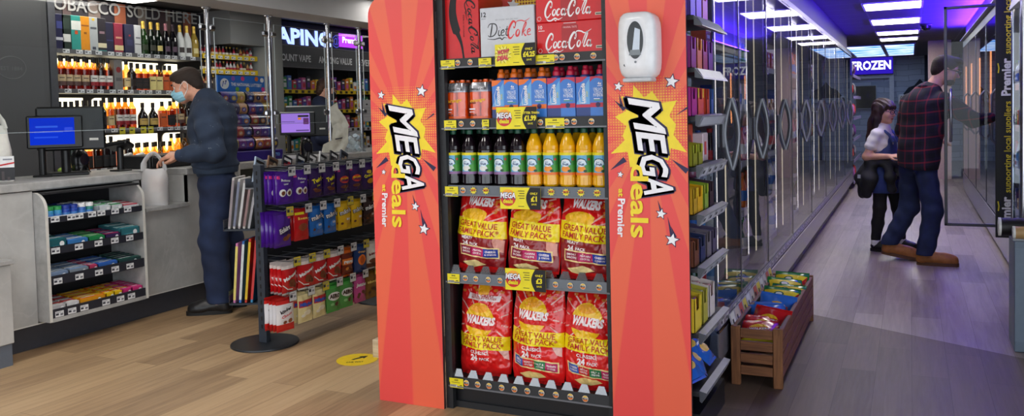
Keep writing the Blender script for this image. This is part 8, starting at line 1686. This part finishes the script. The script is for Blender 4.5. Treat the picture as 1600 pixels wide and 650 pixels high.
# hair
S = SDF(); S.ell(hd(-.018, 0, .038), hd.r(.101, .0815, .084), .02, 0, hd.R); S.ell(hd(-.07, 0, -.02), hd.r(.042, .062, .056), .03, 0, hd.R); S.ell(hd(.04, 0, .078), hd.r(.05, .056, .034), .02, 0, hd.R); S.ell(hd(.108, 0, -.012), hd.r(.074, .12, .072), .012, 0, hd.R, sub=True)
for e in (-1, 1): S.ell(hd(.008, e * .09, -.035), hd.r(.03, .03, .05), .006, 0, hd.R, sub=True)
S.mesh('hair', .005, HAIRB, mp_, wr=wrinkle(.0014, 330, 2.0))
MASKB = C(150, 206, 226, .7, bump=.1, sc=120); Ri = hd.R
S = SDF(); S.ell(hd(.045, 0, -.05), hd.r(.075, .066, .06), .02, 0, hd.R); S.cone(hd(.085, 0, -.015), hd(.112, 0, -.03), .012, .014, .02)
nrm = hd.R @ A(1, 0, 0); c0 = hd(.03, 0, 0); S.mesh('face_mask', .004, MASKB, mp_, wr=lambda X, Y, Z: .0012 * np.sin(300 * (Z + .3 * X)), clip=lambda X, Y, Z: -((X - c0[0]) * nrm[0] + (Y - c0[1]) * nrm[1] + (Z - c0[2]) * nrm[2]))
for e in (-1, 1):
 m = MB(); m.tube([tuple(hd(.045, e * .064, -.022)), tuple(hd(.02, e * .078, .005)), tuple(hd(-.012, e * .088, .02)), tuple(hd(-.026, e * .086, -.006)), tuple(hd(-.01, e * .08, -.04)), tuple(hd(.04, e * .062, -.08))], .0022, C(236, 240, 242, .6), 6); m.build('ear_loop', mp_)
# sweatshirt
S = SDF(); X_ = dict(fl=(1, 0, 0), fs=.74)
limb(S, [(.055, 0, 1.47), (.045, 0, 1.36), (.02, 0, 1.22), (.02, 0, 1.10)], [.155, .20, .205, .195], .05, **X_); S.ell(A(-.055, 0, 1.40), A(.085, .17, .13), .06); S.ell(A(.02, 0, 1.07), A(.165, .20, .05), .03); S.cone(A(.06, 0, 1.50), A(.085, 0, 1.545), .085, .068, .03)
for e, el_, wr_ in ((1, (-.035, .275, 1.175), (.205, .187, 1.152)), (-1, (.06, -.27, 1.17), (.28, -.15, 1.13))): limb(S, [(.045, e * .17, 1.455), (.0, e * .245, 1.32), el_], [.085, .078, .072], .05); limb(S, [el_, tuple(A(*el_) * .3 + A(*wr_) * .7), wr_], [.074, .056, .043], .03)
S.mesh('sweatshirt', .007, SWEAT, mp_, wr=wrinkle(.0055, 62, 1.0))
m = MB(); P = [tuple(A(.068 + .07 * math.cos(a), .072 * math.sin(a), 1.552 - .028 * math.cos(a))) for a in [2 * PI * i / 28 for i in range(28)]]; m.tube(P, .012, C(24, 24, 28, .8), 8, closed=True); m.build('collar', mp_)
for e, w0, w1 in ((1, (.19, .193, 1.153), (.235, .176, 1.155)), (-1, (.265, -.157, 1.132), (.31, -.137, 1.13))): m = MB(); m.tube([w0, w1], [.046, .041], fabric('ribbed_cuff', (40, 54, 76), None, 300), 20); m.build('cuff', mp_)
m = MB(); P = [[(.02 + (.150 + .004 * q) * math.cos(a), (.188 + .004 * q) * math.sin(a), z) for q, z in ((0, 1.015), (1, 1.03), (2, 1.06), (3, 1.075))] for a in [2 * PI * i / 40 for i in range(41)]]; m.grid(P, fabric('ribbed_hem', (42, 56, 76), None, 300)); m.build('waistband', mp_)
# jeans
S = SDF(); S.ell(A(.01, 0, .93), A(.135, .175, .13), .04); S.cone(A(.01, 0, .98), A(.012, 0, 1.06), .155, .155, .03, **X_)
limb(S, [(.005, .088, .90), (.035, .09, .52), (.008, .085, .10)], [.112, .098, .088], .04); limb(S, [(-.01, -.09, .90), (-.035, -.095, .52), (-.065, -.10, .10)], [.112, .095, .086], .04)
S.mesh('jeans', .007, JEAN, mp_, wr=wrinkle(.005, 46, 3.0), clip=lambda X, Y, Z: .08 - Z)
m = MB(); m.quad((-.128, .135, .86), (-.005, -.10, 0), (.004, 0, .12), C(34, 48, 84, .9)); m.tube([(-.131, .135, .98), (-.131, .085, .845), (-.136, .035, .98)], .0022, C(120, 120, 130, .8), 5); m.build('back_pocket', mp_)
BLKL = C(26, 26, 28, .35, nz=.2, bump=.3); BSOL = C(16, 16, 18, .6)
shoe(mp_, (-.07, .085, 0), .02, .31, (BLKL, BSOL), boot=.125); shoe(mp_, (-.14, -.105, 0), -.12, .31, (BLKL, BSOL), boot=.125)
# ------------------------------------------------ cashier behind the second till
cs = thing('person', 'dark-haired person in a navy jacket and black mask behind the second till', 'person', (-5.98, 7.66, 0), math.radians(30))
hc = Head((.05, 0, 1.70), .25, .0, 0, 1.0); S = SDF(); hc.skin(S); S.cone(hc(-.03, 0, -.06), A(-.01, 0, 1.50), .052, .06, .03); limb(S, [(-.01, 0, 1.44), (-.01, 0, 1.0)], [.12, .12], fl=(1, 0, 0), fs=.7)
for e in (-1, 1): limb(S, [(-.01, e * .19, 1.42), (.0, e * .25, 1.15), (.2, e * .17, 1.08)], [.05, .04, .028]); hand(S, (.2, e * .17, 1.08), (1, -.2 * e, -.1), (.1, 0, 1), e, .6); limb(S, [(0, e * .09, .9), (.02, e * .09, .5), (.0, e * .1, .05)], [.075, .055, .045]); S.cone(A(0, e * .1, .045), A(.15, e * .11, .03), .045, .03, .03)
S.mesh('body', .007, SK2, cs); hc.eyes(cs)
S = SDF(); S.ell(hc(-.022, 0, .046), hc.r(.107, .088, .086), .02, 0, hc.R); S.ell(hc(-.07, 0, -.03), hc.r(.05, .07, .06), .03, 0, hc.R); S.ell(hc(.095, 0, -.02), hc.r(.06, .11, .07), .008, 0, hc.R, sub=True); S.mesh('hair', .007, fabric('auburn_hair', (58, 36, 24), (92, 58, 38), 160, .6), cs, wr=wrinkle(.003, 220, 1.0))
S = SDF(); S.ell(hc(.045, 0, -.05), hc.r(.075, .067, .06), .02, 0, hc.R); n2 = hc.R @ A(1, 0, 0); c2 = hc(.02, 0, 0); S.mesh('face_mask', .006, C(20, 20, 24, .7), cs, clip=lambda X, Y, Z: -((X - c2[0]) * n2[0] + (Y - c2[1]) * n2[1] + (Z - c2[2]) * n2[2]))
S = SDF(); limb(S, [(-.01, 0, 1.46), (-.01, 0, 1.3), (-.01, 0, 1.0)], [.17, .205, .20], .05, fl=(1, 0, 0), fs=.68); S.cone(A(-.03, 0, 1.5), A(-.03, 0, 1.56), .09, .08, .04)
for e in (-1, 1): limb(S, [(-.01, e * .18, 1.43), (.0, e * .25, 1.16), (.17, e * .185, 1.085)], [.08, .066, .048], .04)
S.mesh('jacket', .009, fabric('navy_jacket', (30, 38, 66), (42, 52, 84), 200), cs, wr=wrinkle(.005, 55, 2.0))
S = SDF(); S.ell(A(0, 0, .95), A(.13, .17, .12), .04)
for e in (-1, 1): limb(S, [(0, e * .09, .9), (.02, e * .09, .5), (.0, e * .1, .06)], [.1, .08, .07], .04)
S.mesh('trousers', .01, C(24, 24, 30, .8), cs, clip=lambda X, Y, Z: .03 - Z)
# ------------------------------------------------ girl
gl = thing('person', 'girl with long dark hair and glasses in white top and denim pinafore', 'person', (-.22, 8.65, 0), math.radians(-25))
hg = Head((.0, .0, 1.318), .12, math.radians(-6), 0, .93)
S = SDF(); hg.skin(S, jaw=.85); S.cone(hg(-.025, 0, -.06), A(-.03, 0, 1.14), .042, .046, .03); limb(S, [(-.02, 0, 1.08), (-.01, 0, .92), (.0, 0, .80)], [.085, .08, .095], fl=(1, 0, 0), fs=.7)
limb(S, [(-.03, -.12, 1.095), (-.09, -.175, .90)], [.042, .034]); limb(S, [(-.09, -.175, .90), (.11, -.15, .905)], [.036, .025]); hand(S, (.11, -.15, .905), (1, .15, .12), (.0, -.5, .85), -1, .65, .82)
limb(S, [(-.03, .12, 1.095), (-.04, .17, .90)], [.042, .034]); limb(S, [(-.04, .17, .90), (.15, .08, .92)], [.036, .025]); hand(S, (.15, .08, .92), (1, -.2, .1), (.0, .5, .85), 1, .65, .82)
for hip, kn, an in (((-.01, -.065, .78), (-.02, -.07, .42), (-.06, -.07, .07)), ((.01, .065, .78), (.07, .10, .42), (.08, .14, .07))): limb(S, [hip, kn, an], [.07, .045, .032])
S.mesh('body', .005, SK2, gl); hg.eyes(gl, .0, C(40, 26, 24, .7))
HG = fabric('long_dark_hair', (34, 18, 20), (62, 34, 34), 180, .45)
S = SDF(); S.ell(hg(-.02, 0, .042), hg.r(.112, .092, .088), .02, 0, hg.R); S.ell(hg(.062, 0, .055), hg.r(.04, .062, .03), .015, 0, hg.R)
limb(S, [tuple(hg(-.06, 0, .02)), (-.10, 0, 1.20), (-.125, .0, 1.06), (-.13, 0, .96)], [.085, .085, .075, .045], .04, fl=(1, 0, 0), fs=.6)
for e in (-1, 1): limb(S, [tuple(hg(-.02, e * .076, .03)), tuple(hg(-.025, e * .085, -.07)), (-.055, e * .085, 1.13)], [.03, .032, .024], .03)
S.ell(hg(.092, 0, -.025), hg.r(.06, .072, .062), .008, 0, hg.R, sub=True)
S.mesh('hair', .005, HG, gl, wr=lambda X, Y, Z: .004 * np.sin(150 * Y + 40 * X + 6 * np.sin(9 * Z)) + .002 * np.sin(320 * Y + 90 * X))
m = MB(); GK = C(40, 24, 60, .3)
for e in (-1, 1):
 m.tube([tuple(hg(.108 - .012 * abs(math.cos(a)) * (1 if math.cos(a) * e > 0 else .2), e * .032 + .026 * math.cos(a), .004 + .021 * math.sin(a))) for a in [2 * PI * i / 20 for i in range(20)]], .0028, GK, 6, closed=True)
 m.tube([tuple(hg(.096, e * .058, .008)), tuple(hg(.05, e * .076, .01)), tuple(hg(-.005, e * .084, .006))], .0024, GK, 6)
m.tube([tuple(hg(.108, -.007, .008)), tuple(hg(.112, 0, .01)), tuple(hg(.108, .007, .008))], .0024, GK, 6); m.build('glasses', gl)
S = SDF(); limb(S, [(-.025, 0, 1.115), (-.015, 0, 1.0), (-.005, 0, .88)], [.105, .118, .115], .04, fl=(1, 0, 0), fs=.72); S.cone(A(-.03, 0, 1.13), A(-.03, 0, 1.155), .07, .058, .03)
for e, el_ in ((-1, (-.062, -.152, 1.0)), (1, (-.035, .15, 1.0))): limb(S, [(-.028, e * .105, 1.105), el_], [.057, .054], .03)
S.mesh('tee_shirt', .006, fabric('white_cotton', (214, 208, 214), (232, 228, 232), 260), gl, wr=wrinkle(.003, 80, 1.0))
DEN = fabric('dark_denim', (30, 44, 96), (44, 60, 118), 300); S = SDF(); S.cone(A(0, 0, .88), A(.01, 0, .60), .122, .175, .03, fl=(1, 0, 0), fs=.78); S.cone(A(.065, -.0, .90), A(.07, 0, 1.02), .085, .07, .02, fl=(1, 0, 0), fs=.45); S.cone(A(-.0, 0, .88), A(-.0, 0, .93), .125, .123, .02, fl=(1, 0, 0), fs=.75)
S.mesh('pinafore', .006, DEN, gl, wr=lambda X, Y, Z: .006 * np.sin(np.arctan2(Y, X) * 9) * np.clip((.9 - Z) * 4, 0, 1), clip=lambda X, Y, Z: .56 - Z)
for e in (-1, 1): m = MB(); m.tube([tuple(A(.098, e * .055, 1.03)), (.075, e * .062, 1.10), (.0, e * .07, 1.165), (-.075, e * .06, 1.12), (-.105, e * .03, .95)], .014, DEN, 8, flat=.4); m.build('strap', gl); m = MB(); m.disc((.104, e * .055, 1.025), (0, .014, 0), (0, 0, .014), C(210, 210, 214, .3, .8), 12); m.build('buckle', gl)
JK = fabric('black_jacket', (20, 20, 24), (32, 32, 38), 120, .75); S = SDF()
for a0 in range(10): a, b = 2 * PI * a0 / 10, 2 * PI * (a0 + 1) / 10; S.cone(A(.125 * math.cos(a), .15 * math.sin(a), .85), A(.125 * math.cos(b), .15 * math.sin(b), .85), .036, .036, .03)
limb(S, [(-.11, -.08, .84), (-.15, -.12, .70), (-.15, -.14, .54)], [.05, .07, .04], .04); limb(S, [(-.06, -.14, .83), (-.06, -.19, .68), (-.09, -.18, .56)], [.05, .07, .05], .04); limb(S, [(-.13, .06, .83), (-.17, .03, .66)], [.06, .08], .04); limb(S, [(.08, -.13, .84), (.12, -.15, .72), (.13, -.13, .60)], [.04, .045, .036], .03); limb(S, [(.12, -.06, .84), (.15, -.05, .72)], [.04, .04], .03)
S.mesh('jacket', .007, JK, gl, wr=wrinkle(.007, 55, 2.0)); m = MB(); m.quad((-.145, -.243, .70), (.03, 0, 0), (0, .002, .035), C(190, 190, 196, .4)); m.build('jacket_badge', gl)
S = SDF();
for hip, kn, an in (((-.01, -.065, .74), (-.02, -.07, .42), (-.06, -.07, .115)), ((.01, .065, .74), (.07, .10, .42), (.08, .14, .115))): limb(S, [hip, kn, tuple(A(*kn) * .5 + A(*an) * .5), an], [.078, .056, .052, .043])
S.mesh('leggings', .006, C(16, 15, 19, .8), gl, wr=wrinkle(.0015, 90), clip=lambda X, Y, Z: .105 - Z)
for an in ((-.06, -.07), (.08, .14)): m = MB(); m.lathe([(.04, .05), (.041, .09), (.04, .125)], C(232, 230, 234, .8), 18, (an[0], an[1], 0)); m.build('sock', gl)
sole_c = (10, 10, 12); shoe(gl, (-.11, -.07, 0), .1, .215, (C(18, 18, 20, .4), C(24, 22, 24, .6)), boot=.065, wid=.036, k=.8); shoe(gl, (.03, .14, 0), .1, .215, (C(18, 18, 20, .4), C(24, 22, 24, .6)), boot=.065, wid=.036, k=.8)
# ------------------------------------------------ man at the fridge
mr_ = thing('person', 'tall man in dark red plaid shirt, jeans and tan boots reaching into a fridge', 'person', (.05, 8.10, 0), math.radians(35))
hm = Head((.225, -.07, 1.665), .30, math.radians(-28), 0, 1.03)
S = SDF(); hm.skin(S); S.cone(hm(-.03, 0, -.06), A(.10, -.02, 1.48), .054, .064, .03); limb(S, [(.09, 0, 1.40), (.02, 0, 1.15), (.0, 0, .92)], [.12, .12, .12], fl=(1, 0, 0), fs=.7)
arR = ((.11, -.20, 1.40), (.36, -.235, 1.235), (.555, -.215, 1.255)); arL = ((.07, .20, 1.40), (.06, .28, 1.14), (.25, .20, 1.04))
for a, e in ((arR, -1), (arL, 1)): limb(S, a, [.055, .042, .028]); hand(S, a[2], (1, .05, .03) if e < 0 else (1, -.3, .1), (0, -.3, 1) if e < 0 else (0, .4, .9), e, .45, 1.06)
LG = (((.0, -.09, .90), (.06, -.12, .47), (-.01, -.115, .10)), ((-.01, .09, .90), (.03, .155, .47), (-.13, .215, .14)))
for l in LG: limb(S, l, [.075, .055, .04])
S.mesh('body', .006, SK2, mr_); hm.eyes(mr_)
S = SDF(); S.ell(hm(-.018, 0, .042), hm.r(.103, .083, .087), .02, 0, hm.R); S.ell(hm(-.068, 0, -.015), hm.r(.045, .062, .055), .03, 0, hm.R); S.ell(hm(.045, 0, .095), hm.r(.06, .062, .034), .02, 0, hm.R); S.ell(hm(.090, 0, -.012), hm.r(.062, .11, .072), .008, 0, hm.R, sub=True)
for e in (-1, 1): S.ell(hm(.012, e * .09, -.035), hm.r(.03, .03, .05), .006, 0, hm.R, sub=True)
S.mesh('hair', .006, HAIRB, mr_, wr=wrinkle(.0012, 330, 1.0))
S = SDF(); S.ell(hm(.05, 0, -.082), hm.r(.044, .054, .034), .015, 0, hm.R); S.ell(hm(.02, 0, -.07), hm.r(.04, .062, .034), .02, 0, hm.R); S.ell(hm(.09, 0, -.062), hm.r(.02, .026, .018), .006, 0, hm.R, sub=True); S.mesh('beard', .006, HAIRB, mr_, wr=wrinkle(.002, 240, 3.0))
m = MB()
for e in (-1, 1):
 m.tube([tuple(hm(.108, e * .033 + .026 * math.cos(a), .004 + .019 * math.sin(a))) for a in [2 * PI * i / 20 for i in range(20)]], .003, INK, 6, closed=True); m.poly([tuple(hm(.108, e * .033 + .024 * math.cos(a), .004 + .017 * math.sin(a))) for a in [2 * PI * i / 16 for i in range(16)]], clear(120, 120, 126, .1, .0)); m.tube([tuple(hm(.106, e * .058, .008)), tuple(hm(.05, e * .078, .01)), tuple(hm(-.005, e * .086, .006))], .003, INK, 6)
m.tube([tuple(hm(.108, -.008, .008)), tuple(hm(.112, 0, .01)), tuple(hm(.108, .008, .008))], .0026, INK, 6); m.build('glasses', mr_)
S = SDF(); limb(S, [(.10, 0, 1.43), (.08, 0, 1.32), (.04, 0, 1.15), (.01, 0, .98), (.0, 0, .86)], [.15, .20, .20, .195, .20], .05, fl=(1, 0, 0), fs=.72); S.ell(A(.0, 0, 1.33), A(.09, .18, .15), .06)
for a in (arR, arL): limb(S, [a[0], a[1]], [.082, .066], .05); limb(S, [a[1], tuple(A(*a[1]) * .1 + A(*a[2]) * .9)], [.066, .046], .03)
S.mesh('plaid_shirt', .008, PLAID, mr_, wr=wrinkle(.005, 50, 4.0), clip=lambda X, Y, Z: (.835 + .02 * np.sin(8 * Y)) - Z)
m = MB(); P = [tuple(A(.098 + .074 * math.cos(a), -.015 + .074 * math.sin(a), 1.505 - .03 * math.cos(a))) for a in [2 * PI * i / 24 for i in range(24)]]; m.tube(P, .018, PLAID, 8, closed=True, flat=.6); m.build('collar', mr_)
S = SDF(); S.ell(A(.0, 0, .87), A(.10, .14, .09), .04)
for l in LG: limb(S, l, [.09, .082, .072], .03)
S.mesh('jeans', .008, fabric('dark_blue_denim', (24, 34, 66), (36, 50, 88), 300), mr_, wr=wrinkle(.005, 46, 1.0), clip=lambda X, Y, Z: .085 - Z + .05 * (Y > .12))
sole_c = (120, 90, 60); TAN, TSOL = C(166, 104, 50, .6, nz=.15, bump=.2), C(96, 62, 40, .7)
shoe(mr_, (-.062, -.075, 0), math.radians(-35), .32, (TAN, TSOL), 'boot', boot=.14, wid=.054); shoe(mr_, (-.185, .245, .05), math.radians(-32), .315, (TAN, TSOL), 'boot', tilt=.17, boot=.14, wid=.054)
